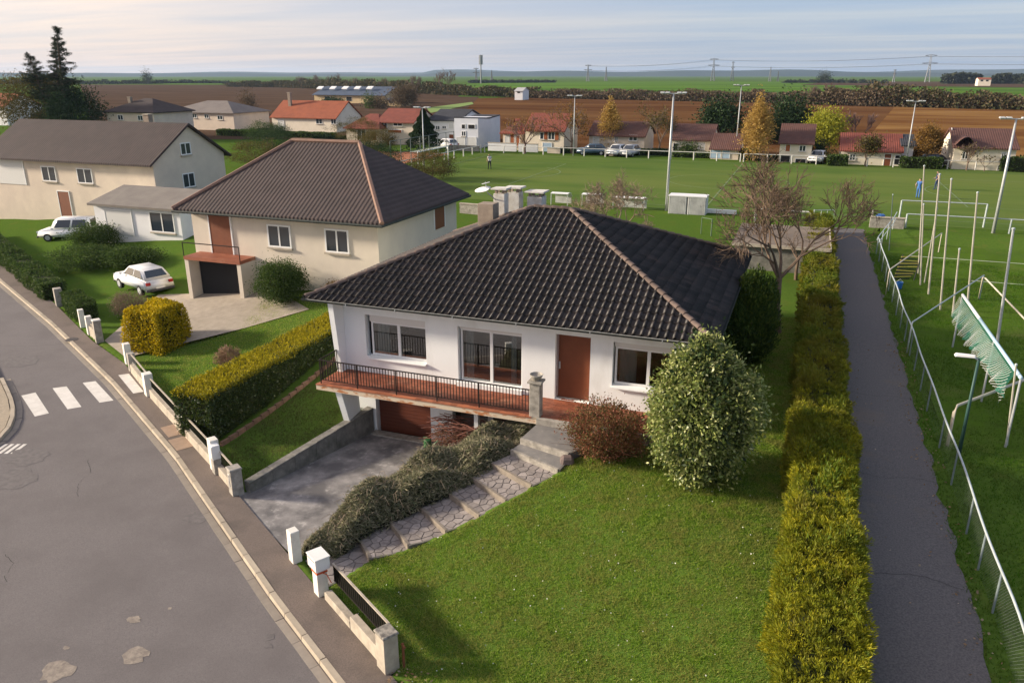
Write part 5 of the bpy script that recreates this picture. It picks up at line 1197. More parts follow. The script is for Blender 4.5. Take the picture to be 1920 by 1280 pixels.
# ---------------------------------------------------------------- floodlights
def mast(x, y, h, lab, r=.13, arms=2, m_=METALW):
    t = thing('floodlight_mast', (x, y, FZ), lab, 'floodlight', 'floodlight masts around the pitch')
    MB().tube([(x, y, FZ - .2), (x, y, h)], [r, r * .55], 10).build('pole', m_, t, smooth=True)
    MB().tube([(x - .95, y, h - .03), (x + .95, y, h - .03)], .05).build('crossarm', m_, t)
    for s in (-1, 1)[:arms]:
        for k in (.45, .85):
            c = x + s * k * 1.0
            MB().hexa([(c - .17, y - .28, h + .02), (c + .17, y - .28, h + .02), (c + .17, y + .15, h + .02), (c - .17, y + .15, h + .02)], [(c - .14, y - .24, h + .11), (c + .14, y - .24, h + .11), (c + .14, y + .1, h + .11), (c - .14, y + .1, h + .11)]).build('floodlight', mat('lamp_grey', (.45, .47, .48), rough=.4), t)
for bx, by, tx, ty, lab in ((1249, 395, 1252, 175, 'tall pale floodlight mast beside the corrugated lockers'), (1862, 437, 1885, 222, 'thick floodlight mast near the right frame edge'), (1075, 292, 1077, 180, 'floodlight mast on the far touchline before the red-roofed house'),
                            (1697, 315, 1710, 190, 'floodlight mast on the far touchline near the orange tree'), (796, 320, 792, 202, 'floodlight mast behind the left goal'), (1378, 296, 1372, 160, 'floodlight mast behind the houses by the dark conifer')):
    x, y = at(bx, by, FZ); mast(x, y, tall((x, y), tx, ty), lab, r=.12 if by > 390 else .085)
def goal(x, y0, y1, lab, face=1):
    t = thing('football_goal', (x, y0, FZ), lab, 'goal'); h = 2.3
    MB().tube([(x, y0, FZ - .05), (x, y0, FZ + h)], .06).build('upright', PVC, t); MB().tube([(x, y1, FZ - .05), (x, y1, FZ + h)], .06).build('upright', PVC, t); MB().tube([(x, y0, FZ + h), (x, y1, FZ + h)], .06).build('crossbar', PVC, t)
    V = []; Fq = []
    def wire(a, c):
        a, c = np.array(a), np.array(c); k = len(V); w = np.array([0, .008, .008]) if abs(c[0] - a[0]) > .3 else np.array([.008, .004, .008]); V.extend([a - w, a + w, c + w, c - w]); Fq.append((k, k + 1, k + 2, k + 3))
    n = 18
    for i in range(n + 1):
        y = y0 + (y1 - y0) * i / n; wire((x, y, FZ + h), (x - face * 1.0, y, FZ + h)); wire((x - face * 1.0, y, FZ + h), (x - face * 1.7, y, FZ))
    for k in range(9): z = FZ + h * k / 8; xx = x - face * (1.7 - .7 * k / 8); wire((xx, y0, z), (xx, y1, z))
    npmesh('net', np.array(V), Fq, mat('net_white', (.6, .62, .6), rough=.8), t)
goal(-41, 79.5, 87.5, 'white goal at the left end of the pitch', 1)
goal(26, 80, 88, 'white goal at the right end of the pitch', -1)
# ---------------------------------------------------------------- people on the pitch
def person(c, rz, top, legs, label, stride=.25, arm=.3):
    """skin-modifier body from a skeleton, clothing by face height"""
    J = dict(pel=(0, 0, .95), chest=(0, .02, 1.32), neck=(0, .02, 1.5), head=(0, .05, 1.63), crown=(0, .05, 1.76), hl=(-.1, 0, .9), hr=(.1, 0, .9), kl=(-.11, stride * .6, .5), kr=(.11, -stride * .3, .5),
             al=(-.12, stride * .5, .08), ar=(.12, -stride, .12), tl=(-.13, stride * .5 + .18, .03), tr=(.13, -stride + .17, .05), sl=(-.19, .02, 1.43), sr=(.19, .02, 1.43), el=(-.27, -arm * .4, 1.17), er=(.27, arm * .3, 1.16), wl=(-.27, arm * .2, .95), wr=(.26, arm, 1.0), fl=(-.27, arm * .35, .86), fr=(.25, arm + .09, .97))
    ks = list(J); E_ = [('pel', 'chest'), ('chest', 'neck'), ('neck', 'head'), ('head', 'crown'), ('pel', 'hl'), ('pel', 'hr'), ('hl', 'kl'), ('kl', 'al'), ('al', 'tl'), ('hr', 'kr'), ('kr', 'ar'), ('ar', 'tr'), ('chest', 'sl'), ('chest', 'sr'), ('sl', 'el'), ('el', 'wl'), ('wl', 'fl'), ('sr', 'er'), ('er', 'wr'), ('wr', 'fr')]
    rad = dict(pel=.14, chest=.15, neck=.06, head=.095, crown=.08, hl=.1, hr=.1, kl=.065, kr=.065, al=.05, ar=.05, tl=.04, tr=.04, sl=.075, sr=.075, el=.05, er=.05, wl=.035, wr=.035, fl=.04, fr=.04)
    me = bpy.data.meshes.new('person'); me.from_pydata([J[k] for k in ks], [(ks.index(a), ks.index(b_)) for a, b_ in E_], [])
    o = bpy.data.objects.new('person', me); COL.objects.link(o); m_ = o.modifiers.new('s', 'SKIN'); s = o.modifiers.new('ss', 'SUBSURF'); s.levels = s.render_levels = 1
    for i, k in enumerate(ks): me.skin_vertices[0].data[i].radius = (rad[k], rad[k]); me.skin_vertices[0].data[i].use_root = k == 'pel'
    dg = bpy.context.evaluated_depsgraph_get(); me2 = bpy.data.meshes.new_from_object(o.evaluated_get(dg)); o.modifiers.clear(); o.data = me2; bpy.data.meshes.remove(me)
    for mm in (mat('skin', (.45, .28, .2)), top, legs, mat('hair_dark', (.03, .022, .018))): me2.materials.append(mm)
    for p in me2.polygons:
        z = p.center.z; p.material_index = 3 if z > 1.66 else 0 if z > 1.5 else 1 if z > .97 and abs(p.center.x) < .24 else 0 if z > .97 else 2
        if abs(p.center.x) > .235 and z < 1.2: p.material_index = 0
        p.use_smooth = True
    o.location = c; o.rotation_euler = (0, 0, rz); return tag(o, label, 'person', 'players on the pitch')
NAVY = mat('navy_kit', (.03, .05, .12)); BLUEK = mat('blue_kit', (.06, .16, .42)); PALEK = mat('pale_kit', (.55, .55, .56)); BLKK = mat('black_kit', (.02, .02, .025))
x, y = at(918, 318, FZ); person((x, y, FZ + .02), .6, PALEK, BLKK, 'player in a pale top walking on the left half of the pitch')
x, y = at(1720, 372, FZ); person((x, y, FZ + .02), -.4, BLUEK, BLUEK, 'player in blue kit by the right penalty area', .1)
x, y = at(1754, 356, FZ); person((x, y, FZ + .02), 1.4, NAVY, NAVY, 'player in dark kit standing beside the leaning pole', .15)
# ================================================================ the other houses
def rmat(name, c1, c2):
    """tiled roof too far off to tell tiles apart: fine courses as relief"""
    m = mat(name, c1, c2, scale=1.2, rough=.85, c3=tuple(v * .7 for v in c1), s3=.5, t3=(.5, .75))
    N = m.node_tree.nodes; L = m.node_tree.links
    if 'wv' not in N:
        w = N.new('ShaderNodeTexWave'); w.name = 'wv'; w.inputs['Scale'].default_value = 1.0; t = N.new('ShaderNodeTexCoord'); mp_ = N.new('ShaderNodeMapping'); mp_.inputs['Scale'].default_value = (1.3, 1.3, 0)
        L.new(t.outputs['Object'], mp_.inputs[0]); L.new(mp_.outputs[0], w.inputs['Vector'])
        b = N.new('ShaderNodeBump'); b.inputs['Strength'].default_value = .5; b.inputs['Distance'].default_value = .05; L.new(w.outputs['Fac'], b.inputs['Height']); L.new(b.outputs[0], N['Principled BSDF'].inputs['Normal'])
    return m
RRED = rmat('roof_red', (.22, .062, .042), (.17, .05, .036)); RBRN = rmat('roof_brown', (.125, .060, .048), (.095, .048, .040)); RORG = rmat('roof_orange', (.30, .088, .042), (.24, .07, .036))
RDRK = rmat('roof_dark', (.062, .046, .044), (.048, .037, .036)); RSLT = rmat('roof_slate', (.035, .038, .046), (.045, .048, .058)); RBLU = rmat('roof_blue', (.06, .085, .13), (.075, .1, .15))
WCRM = mat('wall_cream', (.78, .70, .57), (.70, .63, .51), scale=.8, rough=.9); WPNK = mat('wall_beige', (.68, .58, .47), (.60, .51, .42), scale=.8, rough=.9); WWHT = mat('wall_white', (.78, .78, .79), (.72, .72, .73), scale=.8, rough=.9); WYEL = mat('wall_yellow', (.62, .47, .27), (.54, .42, .25), scale=.8, rough=.9)
WGRY = mat('wall_greywhite', (.66, .68, .73), (.60, .62, .67), scale=.6, rough=.9)
SHUT = mat('shutter_orange', (.32, .10, .035), rough=.7); SHUTW = mat('shutter_white', (.62, .62, .60), rough=.6); LBLUE = mat('pale_blue_door', (.36, .48, .60), rough=.6); DRKO = mat('dark_opening', (.02, .02, .022), rough=.9)
def bldg(name, label, x0, x1, y0, y1, z0, eave, ridge, wallm, roofm, axis='x', hip=0., over=.4, cat='house', wins=(), chim=(), trim=PVC, tag_group=None):
    """walls, roof (gable or hip) and everything set into the front (y0) and side walls"""
    t = thing(name, ((x0 + x1) / 2, (y0 + y1) / 2, z0), label, cat, tag_group)
    xm, ym = (x0 + x1) / 2, (y0 + y1) / 2
    b = MB().box(x0, x1, y0, y1, z0 - .3, eave)
    if axis == 'x' and not hip:
        for x in (x0, x1): b.add([(x, y0, eave), (x, y1, eave), (x, ym, ridge - .05), (x + (.15 if x == x0 else -.15), y0, eave), (x + (.15 if x == x0 else -.15), y1, eave), (x + (.15 if x == x0 else -.15), ym, ridge - .05)], [(0, 1, 2), (3, 4, 5), (0, 2, 5, 3), (1, 2, 5, 4)])
    if axis == 'y' and not hip:
        for y in (y0, y1): b.add([(x0, y, eave), (x1, y, eave), (xm, y, ridge - .05), (x0, y + (.15 if y == y0 else -.15), eave), (x1, y + (.15 if y == y0 else -.15), eave), (xm, y + (.15 if y == y0 else -.15), ridge - .05)], [(0, 1, 2), (3, 4, 5), (0, 2, 5, 3), (1, 2, 5, 4)])
    b.build('wall', wallm, t)
    ov = over; th_ = .16
    if axis == 'x':
        k = (ridge - eave) / (ym - y0); ze = eave - k * ov; g = ov if not hip else ov
        X0, X1 = x0 - (ov * .6 if not hip else ov), x1 + (ov * .6 if not hip else ov); rx0, rx1 = (X0 + hip, X1 - hip) if hip else (X0, X1)
        P = [(X0, y0 - ov, ze), (X1, y0 - ov, ze), (X1, y1 + ov, ze), (X0, y1 + ov, ze), (rx0, ym, ridge), (rx1, ym, ridge)]
    else:
        k = (ridge - eave) / (xm - x0); ze = eave - k * ov
        Y0, Y1 = y0 - (ov * .6 if not hip else ov), y1 + (ov * .6 if not hip else ov); ry0, ry1 = (Y0 + hip, Y1 - hip) if hip else (Y0, Y1)
        P = [(x1 + ov, Y0, ze), (x1 + ov, Y1, ze), (x0 - ov, Y1, ze), (x0 - ov, Y0, ze), (xm, ry0, ridge), (xm, ry1, ridge)]
    vs = P + [(p[0], p[1], p[2] + th_) for p in P]
    fs = [(6, 7, 11, 10), (7, 8, 11), (8, 9, 10, 11), (9, 6, 10)] if hip else [(6, 7, 11, 10), (8, 9, 10, 11)]
    fs += [(0, 4, 5, 1), (2, 5, 4, 3)] + ([(1, 5, 2), (3, 4, 0)] if hip else [(0, 4, 10, 6), (4, 3, 9, 10), (1, 7, 11, 5), (5, 11, 8, 2)])
    fs += [(0, 1, 7, 6), (2, 3, 9, 8)] + ([(1, 2, 8, 7), (3, 0, 6, 9)] if hip else [])
    r = MB().add(vs, fs).build('roof', roofm, t)
    for w in wins: opening(t, *w, x0=x0, x1=x1, y0=y0, trim=trim)
    for cx, cy, zt_ in chim: c_ = MB().box(cx - .3, cx + .3, cy - .25, cy + .25, eave, zt_).build('chimney', CHB, t); MB().box(cx - .36, cx + .36, cy - .31, cy + .31, zt_ + .002, zt_ + .08).build('cap', CONCL, c_)
    return t
def opening(t, face, a, c, zlo, zhi, kind, x0=0, x1=0, y0=0, trim=PVC):
    """window or door on a wall; face 'f' front (a, c are x), 'l'/'r' side walls (a, c are y)"""
    def bx(a_, c_, zl, zh, d0, d1):
        if face == 'f': return (a_, c_, y0 - d1, y0 - d0, zl, zh)
        if face == 'r': return (x1 + d0, x1 + d1, a_, c_, zl, zh)
        return (x0 - d1, x0 - d0, a_, c_, zl, zh)
    m_ = (a + c) / 2
    if kind.startswith('w'):
        w = MB()
        for A in (bx(a, c, zlo, zlo + .08, .003, .06), bx(a, c, zhi - .08, zhi, .003, .06), bx(a, a + .08, zlo + .08, zhi - .08, .003, .06), bx(c - .08, c, zlo + .08, zhi - .08, .003, .06), bx(m_ - .04, m_ + .04, zlo + .08, zhi - .08, .003, .055)): w.box(*A)
        f = w.build('window', trim, t)
        for p, q_ in ((a + .08, m_ - .04), (m_ + .04, c - .08)): MB().box(*bx(p, q_, zlo + .08, zhi - .08, .004, .03)).build('pane', DGLASS, f)
        MB().box(*bx(a - .05, c + .05, zlo - .09, zlo - .004, .003, .14)).build('sill', CONCL, f)
        if 's' in kind:
            wd = (c - a) / 2
            for p, q_ in ((a - wd - .03, a - .03), (c + .03, c + wd + .03)): MB().box(*bx(p, q_, zlo - .02, zhi + .02, .003, .06)).build('shutter', SHUT if 'o' in kind else SHUTW, f)
    else:
        mm = {'d': BROWNP, 'b': LBLUE, 'g': DRKO, 's': SHUT, 'v': SHUTW}[kind[0]]
        d = MB().box(*bx(a, c, zlo, zhi, .003, .05)).build('garage_door' if kind[0] in 'bgv' else 'door', mm, t)
        MB().box(*bx(a - .08, a - .002, zlo, zhi + .08, .003, .07)).box(*bx(c + .002, c + .08, zlo, zhi + .08, .003, .07)).box(*bx(a, c, zhi + .002, zhi + .08, .003, .07)).build('frame', trim, d)
def X(px, py, y): return on(px, py, y)[0]
def Zp(px, py, y): return on(px, py, y)[1]
def house_px(name, label, Y, pl, pr, pb, pe, prd, depth, wallm, roofm, wins=(), pref=None, **kw):
    """a house whose front stands on the plane y = Y; windows given as seen on that front"""
    x0, x1 = X(pl, pb, Y), X(pr, pb, Y); m_ = (pl + pr) / 2
    W_ = [('f', X(a, pb, Y), X(c, pb, Y), Zp(m_, q_, Y), Zp(m_, p, Y), k) for a, c, p, q_, k in wins]
    ym = Y + depth / 2 if kw.get('axis', 'x') == 'x' else Y
    return bldg(name, label, x0, x1, Y, Y + depth, FZ, Zp(m_, pe, Y), Zp(m_, prd, ym), wallm, roofm, wins=W_, **kw)
house_px('village_house', 'cream house with steep red roof and orange shutters behind the pitch', 109, 985, 1057, 282, 244, 214, 7, WCRM, RRED, wins=((1012, 1026, 248, 262, 'wo'), (1027, 1040, 246, 262, 'wso'), (1018, 1034, 268, 284, 'b')), chim=())
house_px('village_house', 'small red-roofed wing with orange shutter left of the cream house', 109.5, 943, 975, 280, 248, 224, 5, WPNK, RRED, wins=((948, 954, 256, 272, 'v'), (957, 964, 252, 272, 'so'), (968, 974, 254, 276, 's')), hip=2.2)
house_px('village_house', 'beige house with red roof between the two autumn trees', 111, 1104, 1207, 282, 254, 229, 7, WPNK, RBRN, wins=((1152, 1158, 256, 268, 'w'), (1178, 1194, 252, 264, 'w'), (1112, 1122, 258, 272, 'v')))
house_px('village_house', 'long low house with brown roof, skylights and arched porch', 110, 1256, 1332, 288, 262, 234, 8, WCRM, RBRN, wins=((1262, 1270, 270, 290, 'g'), (1308, 1320, 268, 282, 'v'), (1284, 1294, 270, 280, 'w')))
house_px('garage_building', 'low garage with red roof and two pale blue doors', 106.5, 1332, 1384, 297, 279, 252, 7, WPNK, RBRN, wins=((1332, 1350, 281, 297, 'b'), (1354, 1367, 281, 297, 'b')), cat='garage')
house_px('village_house', 'tall narrow house with orange shutters over a dark garage', 106, 1459, 1519, 306, 268, 234, 8, WCRM, RBRN, wins=((1470, 1478, 272, 284, 'so'), (1495, 1508, 272, 284, 'wo'), (1463, 1480, 292, 304, 'g'), (1491, 1510, 298, 307, 'g')), axis='x')
house_px('village_house', 'low house with long red roof and a dish behind the small bare tree', 106, 1574, 1686, 312, 283, 252, 9, WCRM, RRED, wins=((1656, 1668, 288, 310, 'd'), (1590, 1602, 290, 302, 'w'), (1676, 1684, 290, 306, 'g')))
house_px('garage_building', 'white annexe with dark hip roof beside the low red-roofed house', 107, 1687, 1708, 310, 273, 254, 8, WWHT, RSLT, cat='annexe', wins=((1692, 1700, 300, 310, 'g'),))
t = house_px('village_house', 'large cream house with brown roof at the right end of the row', 104.8, 1782, 1898, 322, 277, 243, 9.5, WCRM, RBRN, wins=((1871, 1880, 284, 296, 'w'), (1868, 1876, 309, 320, 'w'), (1798, 1810, 284, 300, 'w')), chim=())
Yh = 104.8
xa, xb = X(1786, 290, Yh), X(1826, 290, Yh); za = Zp(1806, 272, Yh)
MB().add([(xa + (xb - xa) * i / 8, y, za + .95 * math.sin(math.pi * i / 8)) for y in (Yh - .7, Yh + 2.2) for i in range(9)], [(i, i + 1, 10 + i, 9 + i) for i in range(8)]).build('arched_dormer', RBRN, t)
for k, (zz0, zz1) in enumerate(((2.0, 2.6), (3.4, 3.9))): opening(t, 'l', 108.8, 109.8, zz0, zz1, 'w', x0=X(1782, 322, Yh))
t = house_px('modern_house', 'white cube house with dark windows at the left end of the pitch', 110, 853, 897, 280, 222, 221.6, 9, WGRY, RSLT, axis='x', over=.02, wins=((867, 873, 234, 241, 'g'), (879, 891, 234, 241, 'g'), (857, 872, 258, 274, 'v'), (877, 893, 258, 274, 'v'), (866, 874, 246, 256, 'w')), cat='house')
t = house_px('village_house', 'white gabled house with dark slate roof behind the cube house', 116, 806, 862, 274, 226, 206, 10, WWHT, RSLT, wins=((830, 838, 236, 242, 'w'), (843, 851, 232, 241, 'v'), (843, 851, 252, 262, 'd'), (818, 826, 236, 244, 'w')))
house_px('village_house', 'orange-roofed bungalow left of the barn', 131, 512, 632, 247, 220, 190, 9, WCRM, RORG, wins=((594, 606, 222, 232, 'w'), (622, 632, 222, 232, 'w'), (524, 534, 226, 240, 'v')), chim=((X(552, 220, 135), 134, 6.6),))
house_px('village_house', 'two-storey beige house with red roof beside the spruce', 112, 712, 778, 288, 229, 205, 8, WPNK, RRED, wins=((717, 729, 229, 240, 'w'), (740, 757, 229, 237, 'w'), (730, 755, 244, 249, 'so'), (726, 740, 256, 268, 'w')))
house_px('village_house', 'lower beige wing with red roof left of the two-storey house', 110, 652, 712, 285, 240, 215, 8, WPNK, RRED, wins=((672, 688, 242, 262, 'w'), (700, 708, 246, 262, 'd')), hip=2.5)
house_px('village_house', 'pale hip-roofed house in front of the ploughed field', 128, 318, 440, 240, 211, 190, 11, WPNK, mat('roof_pale', (.19, .165, .15), (.15, .13, .12), scale=.5), hip=6, wins=((364, 372, 214, 222, 'w'), (386, 394, 214, 222, 'w'), (410, 420, 216, 224, 'w')))
house_px('village_house', 'dark hip roof with a chimney beside the great conifer', 104, 205, 292, 245, 210, 186, 9, WPNK, RDRK, hip=4.5, chim=((X(237, 200, 106), 107, 6.3),), wins=((225, 235, 216, 226, 'w'), (262, 272, 216, 226, 'w')))
t = house_px('barn', 'long barn with blue-grey roof and five bright skylights', 270, 590, 722, 192, 178, 163, 18, WYEL, RBLU, cat='barn', over=.8, wins=((610, 620, 182, 190, 'g'), (650, 660, 182, 190, 'g')))
for px in (601, 625, 648, 671, 694):
    x, y = X(px, 167, 274.5), 274.5; zc = Zp(px, 167.5, y); MB().hexa([(x - 1.2, y - 1, zc), (x + 1.2, y - 1, zc), (x + 1.2, y + .8, zc + .8), (x - 1.2, y + .8, zc + .8)], [(x - 1.2, y - 1, zc + .3), (x + 1.2, y - 1, zc + .3), (x + 1.2, y + .8, zc + 1.1), (x - 1.2, y + .8, zc + 1.1)]).build('skylight', PVC, t)
house_px('farm_shed', 'small pale shed right of the barn', 250, 722, 752, 196, 188, 184, 8, WYEL, RSLT, cat='shed', wins=((730, 738, 189, 194, 'g'),))
house_px('village_house', 'tiny white house in the far hedgerow', 330, 965, 980, 176, 171, 165, 8, WWHT, mat('roof_palegrey', (.4, .4, .4)), wins=((970, 975, 172, 175, 'g'),))
house_px('farmhouse', 'tan farmhouse among dark trees on the far right hill', 880, 1834, 1858, 154, 149, 146, 14, WCRM, RORG, wins=((1838, 1843, 150, 153, 'g'), (1848, 1853, 150, 153, 'g')))
house_px('village_house', 'red-roofed house at the far left frame edge', 125, -30, 14, 225, 200, 176, 9, WWHT, RORG, wins=((-10, 2, 204, 214, 'w'),))
# garden walls below the far houses
for pl, pr, pb, pt, Yw, m_, lab in ((915, 968, 279, 268, 107.3, WWHT, 'white garden wall before the small red-roofed wing'), (972, 1008, 283, 270, 107.3, WWHT, 'white garden wall before the cream house'), (1026, 1050, 286, 278, 106.6, WPNK, 'low beige wall below the orange-shuttered house'),
                                    (1135, 1150, 291, 283, 106.0, WPNK, 'low beige wall between the parked cars'), (842, 898, 288, 273, 105.6, CONC, 'grey retaining wall below the cube house')):
    o = thing('garden_wall', (X(pl, pb, Yw), Yw, FZ), lab, 'wall'); z1_ = Zp(pl, pt, Yw)
    MB().box(X(pl, pb, Yw), X(pr, pb, Yw), Yw, Yw + .25, FZ - .2, z1_).build('body', m_, o); MB().box(X(pl, pb, Yw) - .04, X(pr, pb, Yw) + .04, Yw - .04, Yw + .29, z1_ + .002, z1_ + .09).build('coping', CONCL, o)
# the two neighbours on the left
NBZ = -1.3
def F(a, c, p, q_, k, Y): m_ = (a + c) / 2; return ('f', X(a, q_, Y), X(c, q_, Y), Zp(m_, q_, Y), Zp(m_, p, Y), k)
NY = 33.6
nb = bldg('neighbour_house', 'cream neighbour house with dark brown hip roof and red-brown door', -31.4, -19.75, NY, 43.1, NBZ, 3.35, 6.25, CREAM, RDRK, hip=4.2, over=.62,
          wins=(F(505, 548, 422, 464, 'w', NY), F(612, 656, 430, 474, 'w', NY), F(402, 440, 400, 486, 'd', NY), ('r', 40.0, 41.3, 1.5, 2.8, 'd')))
NX0 = X(345, 490, NY - 1.3); NX1 = X(450, 500, NY - 1.3)
MB().box(NX0, NX1, NY - 1.3, NY - .003, .52, .70).build('balcony_slab', TILEM, nb)
for xa_ in (NX0, NX1 - .25): MB().box(xa_, xa_ + .25, NY - 1.25, NY - .004, -2.0, .519).build('balcony_wall', CREAM, nb)
MB().box(NX0 + .3, NX1 - .3, NY - .5, NY - .005, -2.0, .5).build('porch_recess', DRKO, nb)
MB().tube([(NX0, NY - 1.25, 1.45), (NX1, NY - 1.25, 1.45)], .03).tube([(NX0, NY - 1.25, .7), (NX0, NY - 1.25, 1.45)], .025).tube([(NX1, NY - 1.25, .7), (NX1, NY - 1.25, 1.45)], .025).build('balcony_rail', IRON, nb)
capm = mat('hip_cap', (.27, .16, .12), (.2, .13, .1), scale=3)
MB().tube([(-19.1, NY - .64, 3.13), (-23.35, 38.35, 6.42)], .12, 6).tube([(-23.35, 38.35, 6.45), (-27.8, 38.35, 6.45)], .12, 6).tube([(-32.05, NY - .64, 3.13), (-27.8, 38.35, 6.42)], .12, 6).build('ridge_caps', capm, nb)
MB().tube([(-32.05, NY - .7, 2.98), (-19.1, NY - .7, 2.98), (-19.1, 43.8, 2.98)], .07, 6).build('gutter', GUT, nb)
MB().box(X(520, 540, NY), X(548, 540, NY), NY - .03, NY - .003, Zp(534, 548, NY), Zp(534, 528, NY)).build('basement_window', mat('blue_pane', (.10, .15, .22), rough=.3), nb)
n2 = bldg('neighbour_house', 'long beige neighbour house with brown gabled roof at the far left', -68, -49.2, 49.2, 57.6, -2.2, 3.4, 6.0, WPNK, RDRK, over=.6,
          wins=(F(82, 108, 312, 340, 'w', 49.2), F(148, 176, 316, 344, 'w', 49.2), F(0, 50, 300, 345, 'v', 49.2), F(120, 140, 360, 420, 'd', 49.2), ('r', 52.2, 53.6, .9, 2.1, 'w'), ('r', 52.4, 53.6, 3.6, 4.6, 'w')), chim=((X(258, 230, 53), 54.2, 6.7),))
YL = 42.5
n3 = bldg('neighbour_annexe', 'white flat annexe with grey lean-to roof between the two neighbours', X(188, 460, YL), X(345, 460, YL), YL, 49.0, -2.0, Zp(260, 388, YL), Zp(260, 388, YL) + .8, WWHT, mat('roof_grey', (.21, .19, .165), (.17, .15, .135), scale=1, rough=.9), axis='x', over=.35,
          wins=(F(205, 252, 395, 440, 'v', YL), F(285, 330, 398, 436, 'w', YL)), cat='annexe')
# ---------------------------------------------------------------- cars
def car(c, rz, body, label, van=False, group='parked cars'):
    t = thing('parked_car', (0, 0, 0), label, 'car', group); t['_w'] = 0
    H_ = .55 if not van else .8
    pr = [(-2.05, .32), (-2.08, .62), (-1.95, .86), (-.95, .95), (1.9, .97), (2.05, .8), (2.08, .35)]
    def loft(P, w0, w1): n = len(P); return MB().add([(x, s * (w0 if z < .9 else w1), z) for s in (-1, 1) for x, z in P], [tuple(range(n)), tuple(range(2 * n - 1, n - 1, -1))] + [(i, n + i, n + (i + 1) % n, (i + 1) % n) for i in range(n)])
    loft(pr, .87, .82).build('body', body, t, smooth=True, bevel=.10)
    cab = [(-1.0, .94), (-.25, .94 + H_), (1.35, .94 + H_ * .97), (1.92, .96)] if not van else [(-1.1, .94), (-.6, .94 + H_), (1.9, .94 + H_), (2.0, .96)]
    n = 4; vs = [(x, s * (.80 if i in (0, 3) else .62), z) for s in (-1, 1) for i, (x, z) in enumerate(cab)]
    MB().add(vs, [(0, 1, 2, 3), (7, 6, 5, 4), (0, 4, 5, 1), (1, 5, 6, 2), (2, 6, 7, 3), (3, 7, 4, 0)]).build('cabin', body, t, smooth=True, bevel=.05)
    g = MB()
    def quad(P, d): g.add([tuple(np.array(p) + np.array(d)) for p in P], [(0, 1, 2, 3)])
    for s in (-1, 1):
        a, b_, c_, e = [np.array(v) for v in (vs[:4] if s < 0 else vs[4:])]
        def L2(u, v): return (a * (1 - u) + e * u) * (1 - v) + (b_ * (1 - u) + c_ * u) * v
        for u0, u1 in ((.10, .48), (.53, .90)): quad([L2(u0, .14), L2(u1, .14), L2(u1, .86), L2(u0, .86)], (0, s * .012, .006))
    a, b_, c_, e = np.array(vs[0]), np.array(vs[1]), np.array(vs[5]), np.array(vs[4])
    def W2(a, b_, c_, e, u, v): return (a * (1 - u) + e * u) * (1 - v) + (b_ * (1 - u) + c_ * u) * v
    quad([W2(a, b_, c_, e, .08, .1), W2(a, b_, c_, e, .92, .1), W2(a, b_, c_, e, .92, .9), W2(a, b_, c_, e, .08, .9)], (-.012, 0, .012))
    a, b_, c_, e = np.array(vs[3]), np.array(vs[2]), np.array(vs[6]), np.array(vs[7])
    quad([W2(a, b_, c_, e, .1, .2), W2(a, b_, c_, e, .9, .2), W2(a, b_, c_, e, .9, .85), W2(a, b_, c_, e, .1, .85)], (.014, 0, .01))
    g.build('windows', DGLASS, t)
    for x in (-1.3, 1.3):
        for s in (-1, 1):
            w = MB(); w.tube([(x, s * .70, .31), (x, s * .885, .31)], .31, 14); wh = w.build('wheel', mat('tyre', (.015, .015, .015), rough=.8), t); MB().tube([(x, s * .886, .31), (x, s * .90, .31)], .19, 12).build('rim', METALW, wh)
    for s in (-1, 1):
        MB().box(-2.09, -1.98, s * .62 - .16, s * .62 + .16, .64, .78).build('headlight', mat('lamp_glass', (.7, .72, .72), rough=.15), t)
        MB().box(2.0, 2.085, s * .66 - .12, s * .66 + .12, .68, .84).build('tail_light', mat('red_lamp', (.35, .02, .02), rough=.25), t)
        MB().box(-.86, -.72, s * .93 - .07, s * .93 + .07, .96, 1.08).build('mirror', body, t)
    for xx in (-2.125, 2.09): MB().box(xx, xx + .03, -.26, .26, .44, .54).build('number_plate', PVC, t)
    for xx in (-2.14, 2.0): MB().box(xx, xx + .14, -.84, .84, .30, .42).build('bumper', mat('bumper_dark', (.05, .05, .055), rough=.6), t, bevel=.03)
    t.location = c; t.rotation_euler = (0, 0, rz); return t
CW = mat('car_white', (.75, .76, .77), rough=.25, spec=.6); CD = mat('car_dark', (.035, .04, .05), rough=.25, spec=.6); CBL = mat('car_blue', (.06, .11, .17), rough=.25, spec=.6); CS = mat('car_silver', (.45, .47, .5), rough=.3, spec=.6)
def carpx(px, py, rz, m_, lab, z=None, **k):
    y = 106.6; x = X(px, py, y); car((x, y, FZ if z is None else z), rz, m_, lab, **k)
carpx(1109, 295, R(15), CBL, 'dark blue car parked behind the rail near the bare tree'); carpx(1156, 294, R(82), CW, 'white car parked left of its silver neighbour'); carpx(1181, 294, R(82), CS, 'silver car parked right of the white one')
carpx(1531, 312, R(80), CW, 'white car beside the tall narrow house'); carpx(1738, 313, R(10), CD, 'dark car under the orange tree')
x, y = at(838, 279, FZ); car((x, y, FZ), R(-30), CW, 'white car before the cube house')
car((-53.6, 44.2, -2.25), R(25), CW, 'white van parked before the long beige house', van=True); car((-35.9, 33.9, gz(-35.9, 33.9)), R(-20), CW, 'white car on the drive of the cream neighbour house')
